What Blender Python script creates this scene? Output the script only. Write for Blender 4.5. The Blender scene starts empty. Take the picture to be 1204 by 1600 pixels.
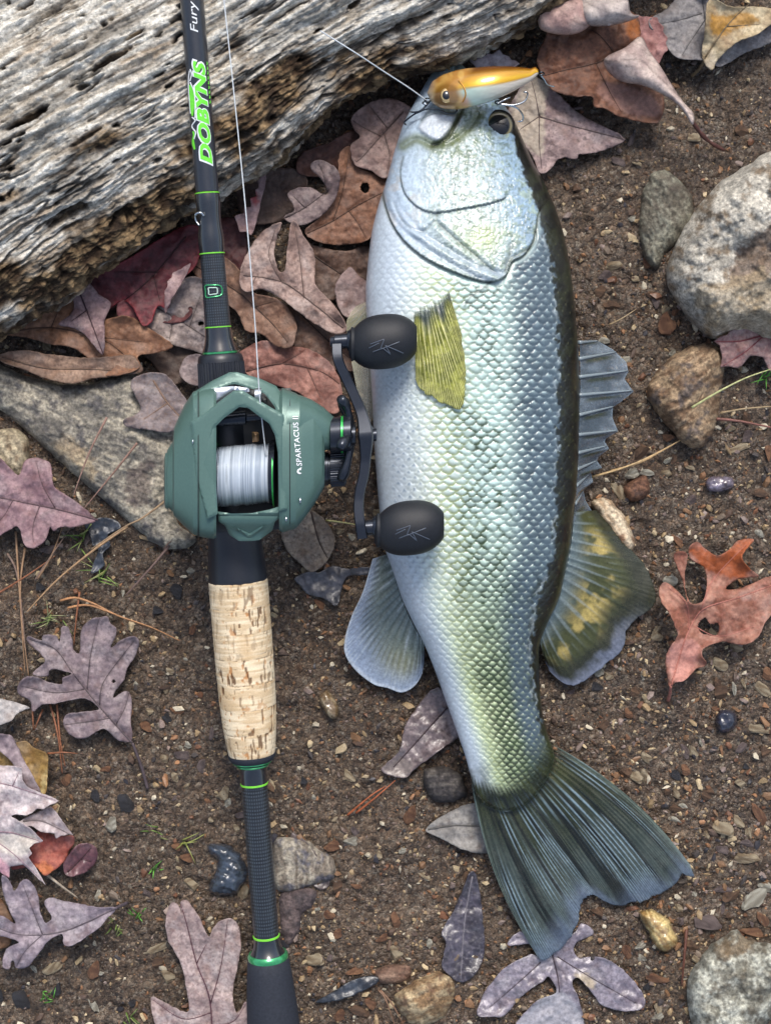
import bpy, math, random
import numpy as np
from mathutils import Vector, Matrix
from mathutils.geometry import delaunay_2d_cdt

# ---------------------------------------------------------------- camera, sky, sun, exposure
scene = bpy.context.scene
K = 0.0003                    # metres on the ground for one photograph pixel
H = 0.75                      # height of the phone above the ground
cam_d = bpy.data.cameras.new('camera')
cam = bpy.data.objects.new('camera', cam_d)
scene.collection.objects.link(cam)
cam.location = (0, 0, H)
cam_d.sensor_fit = 'VERTICAL'
cam_d.angle = 2*math.atan(800*K/H)
cam_d.clip_start = 0.01
cam_d.clip_end = 200
scene.camera = cam

SUN_EL, SUN_AZ = math.radians(52), math.radians(8)      # azimuth from +Y towards +X
world = bpy.data.worlds.new('World'); scene.world = world
world.use_nodes = True
nt = world.node_tree; nt.nodes.clear()
wo = nt.nodes.new('ShaderNodeOutputWorld'); bg = nt.nodes.new('ShaderNodeBackground')
sky = nt.nodes.new('ShaderNodeTexSky'); sky.sky_type = 'NISHITA'; sky.sun_disc = False
sky.sun_elevation = SUN_EL; sky.sun_rotation = SUN_AZ; sky.dust_density = 3.0; sky.air_density = 1.0
hs = nt.nodes.new('ShaderNodeHueSaturation'); hs.inputs['Saturation'].default_value = 0.8
nt.links.new(sky.outputs[0], hs.inputs['Color']); nt.links.new(hs.outputs[0], bg.inputs[0])
bg.inputs[1].default_value = 0.12
nt.links.new(bg.outputs[0], wo.inputs[0])
sd = bpy.data.lights.new('sun', 'SUN'); sd.energy = 1.5; sd.angle = math.radians(18); sd.color = (1, 0.95, 0.89)
sun = bpy.data.objects.new('sun', sd); scene.collection.objects.link(sun)
sdir = Vector((math.sin(SUN_AZ)*math.cos(SUN_EL), math.cos(SUN_AZ)*math.cos(SUN_EL), math.sin(SUN_EL)))
sun.rotation_euler = sdir.to_track_quat('Z', 'Y').to_euler()
sun.location = sdir*3
scene.view_settings.view_transform = 'Standard'
scene.view_settings.look = 'None'
scene.view_settings.exposure = 0.78
scene.view_settings.gamma = 1
scene.render.engine = 'CYCLES'
scene.cycles.max_bounces = 6
scene.cycles.use_denoising = True

# ---------------------------------------------------------------- helpers
rng = np.random.default_rng(7)
random.seed(7)

def S(r, g, b):
    c = np.array([r, g, b], float)/255
    return np.where(c <= 0.04045, c/12.92, ((c+0.055)/1.055)**2.4)

def P(u, v, z=0.0):
    """the point at height z above the ground seen at photograph pixel (u, v)"""
    u = np.asarray(u, float); v = np.asarray(v, float); z = np.asarray(z, float)
    f = K*(1-z/H)
    u, v, z, f = np.broadcast_arrays(u, v, z, f)
    return np.stack([(u-602)*f, (800-v)*f, z], -1)

def crop(x0, y0, s, pts):
    return [(x0+x/s, y0+y/s) for x, y in pts]

def _hash(ix, iy, iz, seed):
    h = (ix.astype(np.int64)*374761393 + iy.astype(np.int64)*668265263 + iz.astype(np.int64)*2147483647 + seed*974634721) & 0xffffffff
    h = ((h ^ (h >> 13))*1274126177) & 0xffffffff
    h = ((h ^ (h >> 16))*2246822519) & 0xffffffff
    h = h ^ (h >> 15)
    return (h & 0xffff)/65535.0

def n2(x, y, seed=0):
    x = np.asarray(x, float); y = np.asarray(y, float)
    x, y = np.broadcast_arrays(x, y)
    ix = np.floor(x); iy = np.floor(y); fx = x-ix; fy = y-iy
    fx = fx*fx*(3-2*fx); fy = fy*fy*(3-2*fy)
    ix = ix.astype(np.int64); iy = iy.astype(np.int64); z = np.zeros_like(ix)
    a = _hash(ix, iy, z, seed); b = _hash(ix+1, iy, z, seed); c = _hash(ix, iy+1, z, seed); d = _hash(ix+1, iy+1, z, seed)
    return 2*((a*(1-fx)+b*fx)*(1-fy) + (c*(1-fx)+d*fx)*fy)-1

def fbm(x, y, seed=0, octaves=4, gain=0.5):
    t = 0; a = 1; n = 0
    for o in range(octaves):
        ca, sa = math.cos(0.6*o), math.sin(0.6*o)
        t = t + a*n2((np.asarray(x)*ca-np.asarray(y)*sa)*2**o+17.3*o, (np.asarray(x)*sa+np.asarray(y)*ca)*2**o-9.1*o, seed+o*13); n += a; a *= gain
    return t/n

def fbmx(x, y, seed=0, octaves=4, gain=0.5):      # keeps the axes (for grain)
    t = 0; a = 1; n = 0
    for o in range(octaves):
        t = t + a*n2(np.asarray(x)*2**o+17.3*o, np.asarray(y)*2**o-9.1*o, seed+o*13); n += a; a *= gain
    return t/n

def sm(a, b, x):
    t = np.clip((np.asarray(x, float)-a)/(b-a), 0, 1)
    return t*t*(3-2*t)

def mixc(a, b, t):
    t = np.asarray(t, float)[..., None]
    return np.asarray(a)*(1-t)+np.asarray(b)*t

def worley(x, y, seed=0):
    x = np.asarray(x, float); y = np.asarray(y, float)
    ix = np.floor(x).astype(np.int64); iy = np.floor(y).astype(np.int64)
    d1 = np.full(x.shape, 9.0); d2 = np.full(x.shape, 9.0); idv = np.zeros(x.shape)
    for dx in (-1, 0, 1):
        for dy in (-1, 0, 1):
            cx, cy = ix+dx, iy+dy; z = np.zeros_like(cx)
            px = cx+_hash(cx, cy, z, seed); py = cy+_hash(cx, cy, z+1, seed)
            d = np.hypot(x-px, y-py)
            near = d < d1
            d2 = np.where(near, d1, np.minimum(d2, d))
            idv = np.where(near, _hash(cx, cy, z+2, seed), idv)
            d1 = np.where(near, d, d1)
    return d1, d2, idv

def poly_dist(p, poly, closed=True):
    p = np.asarray(p, float); q = np.asarray(poly, float)
    a = q if closed else q[:-1]
    b = np.roll(q, -1, 0) if closed else q[1:]
    out = np.full(len(p), 1e9)
    for i in range(0, len(p), 20000):
        pp = p[i:i+20000, None]
        ab = b-a
        t = np.clip(((pp-a)*ab).sum(-1)/np.maximum((ab*ab).sum(-1), 1e-12), 0, 1)
        d = np.hypot(*np.moveaxis(pp-(a+t[..., None]*ab), -1, 0))
        out[i:i+20000] = d.min(1)
    return out

def inside(p, poly):
    p = np.asarray(p, float); q = np.asarray(poly, float)
    x1, y1 = q[:, 0], q[:, 1]; x2, y2 = np.roll(x1, -1), np.roll(y1, -1)
    r = np.zeros(len(p), bool)
    for i in range(0, len(p), 20000):
        x = p[i:i+20000, 0:1]; y = p[i:i+20000, 1:2]
        c = ((y1 > y) != (y2 > y)) & (x < (x2-x1)*(y-y1)/np.where(y2 == y1, 1e-9, y2-y1)+x1)
        r[i:i+20000] = c.sum(1) % 2 == 1
    return r

def smooth(pts, n=6, closed=True):
    """Catmull-Rom through the points"""
    p = np.asarray(pts, float); m = len(p); out = []
    rngi = range(m) if closed else range(m-1)
    for i in rngi:
        if closed: a, b, c, d = p[i-1], p[i], p[(i+1) % m], p[(i+2) % m]
        else: a, b, c, d = p[max(i-1, 0)], p[i], p[i+1], p[min(i+2, m-1)]
        for t in np.linspace(0, 1, n, endpoint=False):
            out.append(0.5*((2*b)+(-a+c)*t+(2*a-5*b+4*c-d)*t*t+(-a+3*b-3*c+d)*t**3))
    if not closed: out.append(p[-1])
    return np.array(out)

def resample(p, step, closed=True):
    p = np.asarray(p, float)
    if closed: p = np.vstack([p, p[:1]])
    d = np.r_[0, np.cumsum(np.hypot(*np.diff(p, axis=0).T))]
    n = max(3, int(round(d[-1]/step)))
    t = np.linspace(0, d[-1], n, endpoint=not closed)
    return np.stack([np.interp(t, d, p[:, 0]), np.interp(t, d, p[:, 1])], -1)

def interp1(xs, ys, x):
    """smooth monotone-ish interpolation of table ys at xs"""
    xs = np.asarray(xs, float); ys = np.asarray(ys, float)
    m = np.gradient(ys, xs)
    i = np.clip(np.searchsorted(xs, x)-1, 0, len(xs)-2)
    h = xs[i+1]-xs[i]; t = np.clip((x-xs[i])/h, 0, 1)
    return ys[i]*(1+2*t)*(1-t)**2+m[i]*h*t*(1-t)**2+ys[i+1]*t*t*(3-2*t)+m[i+1]*h*t*t*(t-1)

def fill(outline, spacing, jitter=0.3, edge=None):
    """triangulate the inside of a closed outline with points `spacing` apart"""
    o = resample(outline, edge or spacing)
    lo = o.min(0)-spacing; hi = o.max(0)+spacing
    gx = np.arange(lo[0], hi[0], spacing); gy = np.arange(lo[1], hi[1], spacing*0.87)
    X, Y = np.meshgrid(gx, gy); X[1::2] += spacing/2
    r = np.random.default_rng(int(abs(lo[0]*13+lo[1]*7)) % 99991)
    g = np.stack([X.ravel(), Y.ravel()], -1)+r.uniform(-jitter, jitter, (X.size, 2))*spacing
    g = g[inside(g, o)]
    if len(g): g = g[poly_dist(g, o) > 0.55*spacing]
    pts = np.vstack([o, g]); n = len(o)
    res = delaunay_2d_cdt([Vector(p) for p in pts], [(i, (i+1) % n) for i in range(n)], [], 0, 1e-6, False)
    V = np.array([tuple(p) for p in res[0]]); F = np.array([tuple(f) for f in res[2]])
    c = V[F].mean(1)
    F = F[inside(c, o)]
    a = V[F]; ar = (a[:, 1, 0]-a[:, 0, 0])*(a[:, 2, 1]-a[:, 0, 1])-(a[:, 1, 1]-a[:, 0, 1])*(a[:, 2, 0]-a[:, 0, 0])
    F = np.where((ar > 0)[:, None], F[:, ::-1], F)       # photo y points down: keep normals up
    return V, F

def boundary(F):
    e = np.vstack([F[:, [0, 1]], F[:, [1, 2]], F[:, [2, 0]]])
    k = np.sort(e, 1); key = k[:, 0].astype(np.int64)*10000019+k[:, 1]
    u, idx, cnt = np.unique(key, return_index=True, return_counts=True)
    return e[idx[cnt == 1]]

def mesh(name, V, F, col=None, sharp=None, smooth_=True, uv=None):
    V = np.ascontiguousarray(V, dtype=np.float32); me = bpy.data.meshes.new(name)
    Fs = [np.asarray(f, dtype=np.int32) for f in (F if isinstance(F, list) else [F]) if len(f)]
    me.vertices.add(len(V)); me.vertices.foreach_set('co', V.ravel())
    lv = np.concatenate([f.ravel() for f in Fs]); sizes = np.concatenate([np.full(len(f), f.shape[1]) for f in Fs])
    me.loops.add(len(lv)); me.loops.foreach_set('vertex_index', lv)
    me.polygons.add(len(sizes)); st = np.r_[0, np.cumsum(sizes)[:-1]].astype(np.int32)
    me.polygons.foreach_set('loop_start', st)
    me.polygons.foreach_set('use_smooth', np.full(len(sizes), bool(smooth_)))
    me.update(calc_edges=True); me.validate()
    if col is not None:
        a = me.color_attributes.new('Col', 'FLOAT_COLOR', 'POINT')
        c = np.ones((len(V), 4), np.float32); col = np.asarray(col); c[:, :col.shape[1]] = np.clip(col, 0, 1)
        a.data.foreach_set('color', c.ravel())
    if uv is not None:
        l = me.uv_layers.new(name='UVMap'); l.data.foreach_set('uv', np.asarray(uv, np.float32)[lv].ravel())
    if sharp is not None: me.set_sharp_from_angle(angle=math.radians(sharp))
    return me

def put(name, me, mat, parent=None, loc=(0, 0, 0)):
    o = bpy.data.objects.new(name, me)
    if mat is not None and len(me.materials) == 0: me.materials.append(mat)
    scene.collection.objects.link(o); o.parent = parent; o.location = loc
    return o

def tag(o, label, cat, group=None, kind=None):
    o['label'] = label
    if cat: o['category'] = cat
    if group: o['group'] = group
    if kind: o['kind'] = kind
    return o

class Thing:
    """an Empty at the thing's base; parts are meshes given in world coordinates"""
    def __init__(s, name, label, cat, loc, group=None):
        s.e = bpy.data.objects.new(name, None); scene.collection.objects.link(s.e)
        s.loc = np.array(loc, float); s.e.location = tuple(s.loc); s.e.empty_display_size = 0.01
        tag(s.e, label, cat, group)
    def part(s, name, V, F, mat, col=None, sharp=None, parent=None, smooth_=True, uv=None):
        return put(name, mesh(name, np.asarray(V)-s.loc, F, col, sharp, smooth_, uv), mat, parent or s.e)

def solo(name, V, F, mat, label, cat, col=None, group=None, kind=None, sharp=None, smooth_=True):
    c = np.array([V[:, 0].mean(), V[:, 1].mean(), V[:, 2].min()])
    o = put(name, mesh(name, V-c, F, col, sharp, smooth_), mat, None, tuple(c))
    return tag(o, label, cat, group, kind)

def grid_faces(nr, nc, wrap=False):
    c = np.arange(nc if wrap else nc-1); r = np.arange(nr-1)
    R, C = np.meshgrid(r, c, indexing='ij'); C2 = (C+1) % nc
    return np.stack([R*nc+C, R*nc+C2, (R+1)*nc+C2, (R+1)*nc+C], -1).reshape(-1, 4)

def tube(path, rad, n=8, cap=True):
    """round tube along a 3-D path; rad scalar or per point"""
    p = np.asarray(path, float); m = len(p); rad = np.broadcast_to(np.asarray(rad, float), (m,))
    t = np.gradient(p, axis=0); t /= np.linalg.norm(t, axis=1)[:, None]+1e-12
    up = np.array([0, 0, 1.0]) if abs(t[0, 2]) < 0.9 else np.array([1.0, 0, 0])
    V = []
    for i in range(m):
        a = np.cross(t[i], up); a /= np.linalg.norm(a)+1e-12; b = np.cross(a, t[i]); up = b
        ang = np.arange(n)*2*math.pi/n
        V.append(p[i]+rad[i]*(np.cos(ang)[:, None]*a+np.sin(ang)[:, None]*b))
    V = np.vstack(V); F = [grid_faces(m, n, True)]
    if cap:
        V = np.vstack([V, p[:1], p[-1:]]); k = np.arange(n)
        F.append(np.stack([(k+1) % n, k, np.full(n, m*n)], -1))
        F.append(np.stack([(m-1)*n+k, (m-1)*n+(k+1) % n, np.full(n, m*n+1)], -1))
    return V, F

def join(parts):
    Vs, Fs, off = [], {3: [], 4: []}, 0
    for V, F in parts:
        for f in (F if isinstance(F, list) else [F]):
            f = np.asarray(f); Fs[f.shape[1]].append(f+off)
        Vs.append(V); off += len(V)
    return np.vstack(Vs), [np.vstack(f) for f in Fs.values() if f]

# ---------------------------------------------------------------- materials
def new_mat(name):
    m = bpy.data.materials.new(name); m.use_nodes = True
    n = m.node_tree; b = n.nodes['Principled BSDF']
    return m, n, b

def add_bump(n, b, scale, strength, dist=0.0004, detail=4, rough=0.6, coord='Object', stretch=None):
    tc = n.nodes.new('ShaderNodeTexCoord'); no = n.nodes.new('ShaderNodeTexNoise')
    no.inputs['Scale'].default_value = scale; no.inputs['Detail'].default_value = detail; no.inputs['Roughness'].default_value = rough
    src = tc.outputs[coord]
    if stretch:
        mp = n.nodes.new('ShaderNodeMapping'); mp.inputs['Scale'].default_value = stretch[0]; mp.inputs['Rotation'].default_value = stretch[1]
        n.links.new(src, mp.inputs[0]); src = mp.outputs[0]
    n.links.new(src, no.inputs['Vector'])
    bu = n.nodes.new('ShaderNodeBump'); bu.inputs['Strength'].default_value = strength; bu.inputs['Distance'].default_value = dist
    n.links.new(no.outputs['Fac'], bu.inputs['Height']); n.links.new(bu.outputs[0], b.inputs['Normal'])
    return no

def mat_attr(name, rough=0.6, spec=0.4, bump=None, var=None, coat=0, coat_rough=0.2, metallic=0, alpha=None, sss=0, rough_var=None):
    """colour from the mesh's own pigment attribute, broken up by fine procedural noise"""
    m, n, b = new_mat(name)
    at = n.nodes.new('ShaderNodeVertexColor'); at.layer_name = 'Col'
    src = at.outputs['Color']
    tc = n.nodes.new('ShaderNodeTexCoord')
    if var:
        sc, lo, hi = var
        no = n.nodes.new('ShaderNodeTexNoise'); no.inputs['Scale'].default_value = sc; no.inputs['Detail'].default_value = 5; no.inputs['Roughness'].default_value = 0.65
        n.links.new(tc.outputs['Object'], no.inputs['Vector'])
        mr = n.nodes.new('ShaderNodeMapRange'); mr.inputs[1].default_value = 0.3; mr.inputs[2].default_value = 0.7; mr.inputs[3].default_value = lo; mr.inputs[4].default_value = hi
        n.links.new(no.outputs['Fac'], mr.inputs[0])
        mx = n.nodes.new('ShaderNodeMix'); mx.data_type = 'RGBA'; mx.blend_type = 'MULTIPLY'; mx.inputs[0].default_value = 1
        n.links.new(src, mx.inputs[6]); n.links.new(mr.outputs[0], mx.inputs[7]); src = mx.outputs[2]
    n.links.new(src, b.inputs['Base Color'])
    b.inputs['Roughness'].default_value = rough; b.inputs['Specular IOR Level'].default_value = spec
    b.inputs['Metallic'].default_value = metallic
    b.inputs['Coat Weight'].default_value = coat; b.inputs['Coat Roughness'].default_value = coat_rough
    if rough_var:
        no = n.nodes.new('ShaderNodeTexNoise'); no.inputs['Scale'].default_value = rough_var[0]; no.inputs['Detail'].default_value = 3
        n.links.new(tc.outputs['Object'], no.inputs['Vector'])
        mr = n.nodes.new('ShaderNodeMapRange'); mr.inputs[1].default_value = 0.35; mr.inputs[2].default_value = 0.65; mr.inputs[3].default_value = rough_var[1]; mr.inputs[4].default_value = rough_var[2]
        n.links.new(no.outputs['Fac'], mr.inputs[0]); n.links.new(mr.outputs[0], b.inputs['Roughness'])
    if bump: add_bump(n, b, *bump)
    if alpha is not None:                     # see-through membrane, thinning out where the pigment's own alpha fades
        mu = n.nodes.new('ShaderNodeMath'); mu.operation = 'MULTIPLY'; mu.inputs[1].default_value = alpha
        n.links.new(at.outputs['Alpha'], mu.inputs[0]); n.links.new(mu.outputs[0], b.inputs['Alpha'])
    return m

def mat_flat(name, c, rough=0.5, spec=0.5, metallic=0, coat=0, bump=None, alpha=None, var=None):
    m, n, b = new_mat(name)
    b.inputs['Base Color'].default_value = (*c, 1); b.inputs['Roughness'].default_value = rough
    b.inputs['Specular IOR Level'].default_value = spec; b.inputs['Metallic'].default_value = metallic; b.inputs['Coat Weight'].default_value = coat
    b.inputs['Coat Roughness'].default_value = 0.08
    no = n.nodes.new('ShaderNodeTexNoise'); no.inputs['Scale'].default_value = 900; no.inputs['Detail'].default_value = 4
    tc = n.nodes.new('ShaderNodeTexCoord'); n.links.new(tc.outputs['Object'], no.inputs['Vector'])
    mr = n.nodes.new('ShaderNodeMapRange'); lo, hi = var or (0.9, 1.1)
    mr.inputs[1].default_value = 0.3; mr.inputs[2].default_value = 0.7; mr.inputs[3].default_value = lo; mr.inputs[4].default_value = hi
    n.links.new(no.outputs['Fac'], mr.inputs[0])
    mx = n.nodes.new('ShaderNodeMix'); mx.data_type = 'RGBA'; mx.blend_type = 'MULTIPLY'; mx.inputs[0].default_value = 1
    mx.inputs[6].default_value = (*c, 1); n.links.new(mr.outputs[0], mx.inputs[7]); n.links.new(mx.outputs[2], b.inputs['Base Color'])
    if bump: add_bump(n, b, *bump)
    if alpha is not None: b.inputs['Alpha'].default_value = alpha
    return m
# ---------------------------------------------------------------- ground
def ground_low(x, y):
    return 0.0026*fbm(x/0.07, y/0.07, 3, 2)
def ground_z(x, y):
    z = ground_low(x, y)
    z = z + 0.0030*fbm(x/0.012, y/0.012, 11, 4, 0.64)
    d1, d2, i = worley(x/0.0042+0.4*n2(x/0.004, y/0.004, 5), y/0.0042, 21)
    z = z + 0.0017*(i-0.35)*sm(0.0, 0.45, d2-d1)
    return z

ax = np.r_[-25, -8, -3, -1.2, -0.6, -0.35, np.arange(-0.225, 0.2251, 0.001), 0.35, 0.6, 1.2, 3, 8, 25]
ay = np.r_[-25, -8, -3, -1.2, -0.6, -0.4, np.arange(-0.285, 0.2851, 0.001), 0.4, 0.6, 1.2, 3, 8, 25]
GX, GY = np.meshgrid(ax, ay)
gx, gy = GX.ravel(), GY.ravel()
gz = ground_z(gx, gy)
far = np.maximum(np.abs(gx)/0.24, np.abs(gy)/0.3) > 1
gz = np.where(far, gz*0.5, gz)
# soil pigment: damp brown loam, paler dry silt, dark humus crumbs
w1 = fbm(gx/0.05, gy/0.05, 31, 3); w2 = fbm(gx/0.006, gy/0.006, 32, 3, 0.6); w3 = fbm(gx/0.0016, gy/0.0016, 33, 2)
gc = mixc(S(62, 49, 39), S(106, 88, 70), sm(-0.35, 0.45, w2+0.4*w1))
gc = mixc(gc, S(45, 36, 31), sm(0.12, 0.5, w3-0.35*w1)*0.8)
gc = mixc(gc, S(140, 120, 94), sm(0.3, 0.6, w3+0.3*w2)*0.4)
gc = mixc(gc, S(96, 68, 46), sm(0.15, 0.6, fbm(gx/0.03, gy/0.03, 35, 3))*0.45)
def soil_material():
    """loam made of grains: every Voronoi cell is one grain with its own tone"""
    m, n, b = new_mat('soil'); L = n.links.new
    at = n.nodes.new('ShaderNodeVertexColor'); at.layer_name = 'Col'
    tc = n.nodes.new('ShaderNodeTexCoord'); warp = n.nodes.new('ShaderNodeTexNoise'); warp.inputs['Scale'].default_value = 500; warp.inputs['Detail'].default_value = 3
    L(tc.outputs['Object'], warp.inputs['Vector'])
    va = n.nodes.new('ShaderNodeVectorMath'); va.operation = 'MULTIPLY_ADD'; va.inputs[1].default_value = (0.0016,)*3
    L(warp.outputs['Color'], va.inputs[0]); L(tc.outputs['Object'], va.inputs[2])
    src = at.outputs['Color']; heights = []
    for sc, lo, hi, tint in ((300, 0.45, 1.6, 0.3), (700, 0.25, 1.85, 0.42), (1700, 0.6, 1.4, 0.2)):
        vo = n.nodes.new('ShaderNodeTexVoronoi'); vo.inputs['Scale'].default_value = sc; L(va.outputs[0], vo.inputs['Vector'])
        sx = n.nodes.new('ShaderNodeSeparateColor'); L(vo.outputs['Color'], sx.inputs[0])
        pw = n.nodes.new('ShaderNodeMath'); pw.operation = 'POWER'; pw.inputs[1].default_value = 1.5; L(sx.outputs[0], pw.inputs[0])
        mr = n.nodes.new('ShaderNodeMapRange'); mr.inputs[3].default_value = lo; mr.inputs[4].default_value = hi; L(pw.outputs[0], mr.inputs[0])
        mx = n.nodes.new('ShaderNodeMix'); mx.data_type = 'RGBA'; mx.blend_type = 'MULTIPLY'; mx.inputs[0].default_value = 1
        L(src, mx.inputs[6]); L(mr.outputs[0], mx.inputs[7])
        ra = n.nodes.new('ShaderNodeValToRGB'); e = ra.color_ramp.elements; e[0].color = (0.085, 0.055, 0.036, 1); e[1].color = (0.42, 0.37, 0.29, 1); e.new(0.3).color = (0.02, 0.018, 0.018, 1); e.new(0.62).color = (0.13, 0.082, 0.05, 1); e.new(0.86).color = (0.17, 0.12, 0.08, 1)
        L(sx.outputs[1], ra.inputs[0])
        m2 = n.nodes.new('ShaderNodeMix'); m2.data_type = 'RGBA'; m2.inputs[0].default_value = tint
        L(mx.outputs[2], m2.inputs[6]); L(ra.outputs[0], m2.inputs[7]); src = m2.outputs[2]
        heights.append((vo.outputs['Distance'], sx.outputs[2], sc))
    L(src, b.inputs['Base Color'])
    nrm = None
    for d, idv, sc in heights:
        sb = n.nodes.new('ShaderNodeMath'); sb.operation = 'SUBTRACT'; L(idv, sb.inputs[0]); L(d, sb.inputs[1])
        bu = n.nodes.new('ShaderNodeBump'); bu.inputs['Strength'].default_value = 0.9; bu.inputs['Distance'].default_value = 0.45/sc
        L(sb.outputs[0], bu.inputs['Height'])
        if nrm is not None: L(nrm, bu.inputs['Normal'])
        nrm = bu.outputs[0]
    L(nrm, b.inputs['Normal'])
    no = n.nodes.new('ShaderNodeTexNoise'); no.inputs['Scale'].default_value = 70; no.inputs['Detail'].default_value = 4; L(tc.outputs['Object'], no.inputs['Vector'])
    mr = n.nodes.new('ShaderNodeMapRange'); mr.inputs[1].default_value = 0.35; mr.inputs[2].default_value = 0.65; mr.inputs[3].default_value = 0.22; mr.inputs[4].default_value = 0.8
    L(no.outputs['Fac'], mr.inputs[0]); L(mr.outputs[0], b.inputs['Roughness']); b.inputs['Specular IOR Level'].default_value = 0.45
    return m
gc = gc*(1+0.32*fbm(gx/0.045, gy/0.045, 36, 3)-0.10*sm(0.1, 0.5, fbm(gx/0.02, gy/0.02, 37, 3)))[:, None]
M_SOIL = soil_material()
g = put('ground', mesh('ground', np.stack([gx, gy, gz], -1), grid_faces(len(ay), len(ax)), gc), M_SOIL)
tag(g, 'damp brown soil with fine grit and crumbs', None, None, 'structure')

# ---------------------------------------------------------------- stones
M_STONE = mat_attr('stone', rough=0.7, spec=0.4, bump=(900, 0.9, 0.0009, 7, 0.72), var=(620, 0.42, 1.5))
M_WET = mat_attr('wet_stone', rough=0.22, spec=0.6, bump=(700, 0.35, 0.0005, 5, 0.6), var=(500, 0.7, 1.3), coat=0.6)

OUTLINES = []
def stone(name, label, pts, h, cols, band=0.0, seed=1, rim=18, rough=0.25, mat=None, spacing=2.4, z0=0.0, flat=0.5, n_sm=5, group=None, facet=0.0, speck=0.35, iso=0.0, patches=()):
    o = smooth(pts, n_sm); c0 = o.mean(0)
    ang = np.arange(len(o)); o = o+(np.stack([n2(o[:, 0]/9, o[:, 1]/9, seed), n2(o[:, 0]/9, o[:, 1]/9, seed+50)], -1))*min(2.5, rim*0.15)
    OUTLINES.append(o); V, F = fill(o, spacing)
    d = poly_dist(V, resample(o, spacing)); dm = d.max()
    t = np.clip(d/min(rim, dm), 0, 1)
    dome = np.sqrt(np.maximum(1-(1-t)**2, 0)); big = np.clip(d/dm, 0, 1)
    z = h*(dome*(1-flat)+flat*np.sqrt(np.maximum(1-(1-big)**2, 0)))
    z = z+h*rough*dome*fbm(V[:, 0]/40, V[:, 1]/40, seed+3, 3)
    ca, sa = math.cos(band), math.sin(band)
    a = (V[:, 0]*ca+V[:, 1]*sa); b = (-V[:, 0]*sa+V[:, 1]*ca)
    gr = fbmx((a+9*fbm(a/40, b/40, seed+40, 2))/34, (b+7*fbm(a/28, b/28, seed+41, 3))/4.2, seed+5, 4, 0.6)*(1-iso)+iso*fbm(a/9, b/9, seed+42, 4, 0.65)
    if facet:
        d1, d2, idv = worley(V[:, 0]/42, V[:, 1]/42, seed+6)
        z = z+facet*(idv-0.5)*sm(0, 0.12, d2-d1)*dome
    z = z+0.0009*dome*gr+0.0007*dome*fbm(V[:, 0]/5, V[:, 1]/5, seed+8, 2)
    base = ground_low(*P(V[:, 0], V[:, 1], 0)[:, :2].T)*0.6+z0
    W = P(V[:, 0], V[:, 1], z+base)
    c1, c2, c3 = [np.array(c) for c in cols]
    col = mixc(c1, c2, sm(-0.35, 0.4, gr+0.5*fbm(V[:, 0]/22, V[:, 1]/22, seed+9, 3)))
    col = mixc(col, c3, sm(0.05, 0.5, fbm(V[:, 0]/14, V[:, 1]/14, seed+10, 4, 0.6)+0.25*gr)*0.85)
    col = col*(1+speck*fbm(V[:, 0]/2.5, V[:, 1]/2.5, seed+11, 2))[:, None]
    for (poly, cc, st) in patches:
        pi = smooth(poly, 4); dd = np.where(inside(V, pi), 1, -1)*poly_dist(V, pi); col = mixc(col, cc, sm(-6, 8, dd+26*fbm(V[:, 0]/14, V[:, 1]/14, seed+43, 4, 0.65))*st)
    e = boundary(F); n = len(V)
    # skirt that runs down into the soil, then a closed underside
    loop = np.unique(e); idx = {int(k): n+i for i, k in enumerate(loop)}
    lowv = W[loop].copy(); lowv[:, 2] = -0.009; cen = W.mean(0); cen[2] = -0.011
    Fs = [F, np.array([[a_, idx[int(a_)], idx[int(b_)], b_] for a_, b_ in e]), np.array([[idx[int(b_)], idx[int(a_)], n+len(loop)] for a_, b_ in e])]
    Wall = np.vstack([W, lowv, cen[None]]); colall = np.vstack([col, col[loop], c1[None]])
    return solo(name, Wall, Fs, mat or M_STONE, label, 'stone', colall, group)

c5 = lambda p: crop(0, 380, 2.867, p)
stone('slab_stone', 'broad flat grey and tan schist slab beside the green reel', c5([(-90, 520), (0, 540), (110, 590), (330, 630), (500, 600), (600, 590), (700, 640), (800, 800), (800, 980), (770, 1160), (810, 1270), (880, 1330), (800, 1375), (700, 1350), (600, 1270), (430, 1120), (250, 960), (130, 850), (0, 740), (-90, 690)]),
      0.012, (S(116, 112, 104), S(176, 168, 150), S(84, 82, 84)), band=0.35, seed=101, rim=16, rough=0.22, flat=0.35, facet=0.0016, iso=0.15, patches=(([(70, 690), (110, 690), (150, 730), (140, 750), (95, 720)], S(176, 152, 114), 0.45), ([(60, 640), (95, 660), (90, 700), (60, 690)], S(70, 68, 68), 0.6), ([(190, 740), (230, 720), (240, 780), (200, 790)], S(92, 78, 74), 0.6)))
stone('stone', 'small cream stone poking out under the dusty rose oak leaf', [(-25, 690), (0, 672), (30, 670), (46, 690), (46, 730), (32, 752), (0, 735), (-25, 720)], 0.011, (S(150, 138, 116), S(196, 182, 152), S(112, 92, 70)), band=1.0, seed=111)
stone('boulder', 'large pale weathered rock with rust brown patch beside bare soil', [(1042, 445), (1050, 392), (1072, 345), (1118, 292), (1168, 257), (1215, 235), (1270, 250), (1300, 360), (1290, 520), (1240, 560), (1195, 535), (1160, 522), (1110, 528), (1072, 494)],
      0.034, (S(150, 146, 136), S(206, 200, 186), S(118, 100, 78)), band=-0.55, seed=121, rim=55, rough=0.22, flat=0.35, facet=0.003, iso=0.5, patches=(([(1150, 395), (1175, 360), (1300, 340), (1300, 440), (1190, 440), (1130, 450)], S(112, 92, 76), 0.8), ([(1090, 460), (1150, 430), (1300, 430), (1300, 540), (1130, 530)], S(162, 144, 114), 0.6)))
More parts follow.
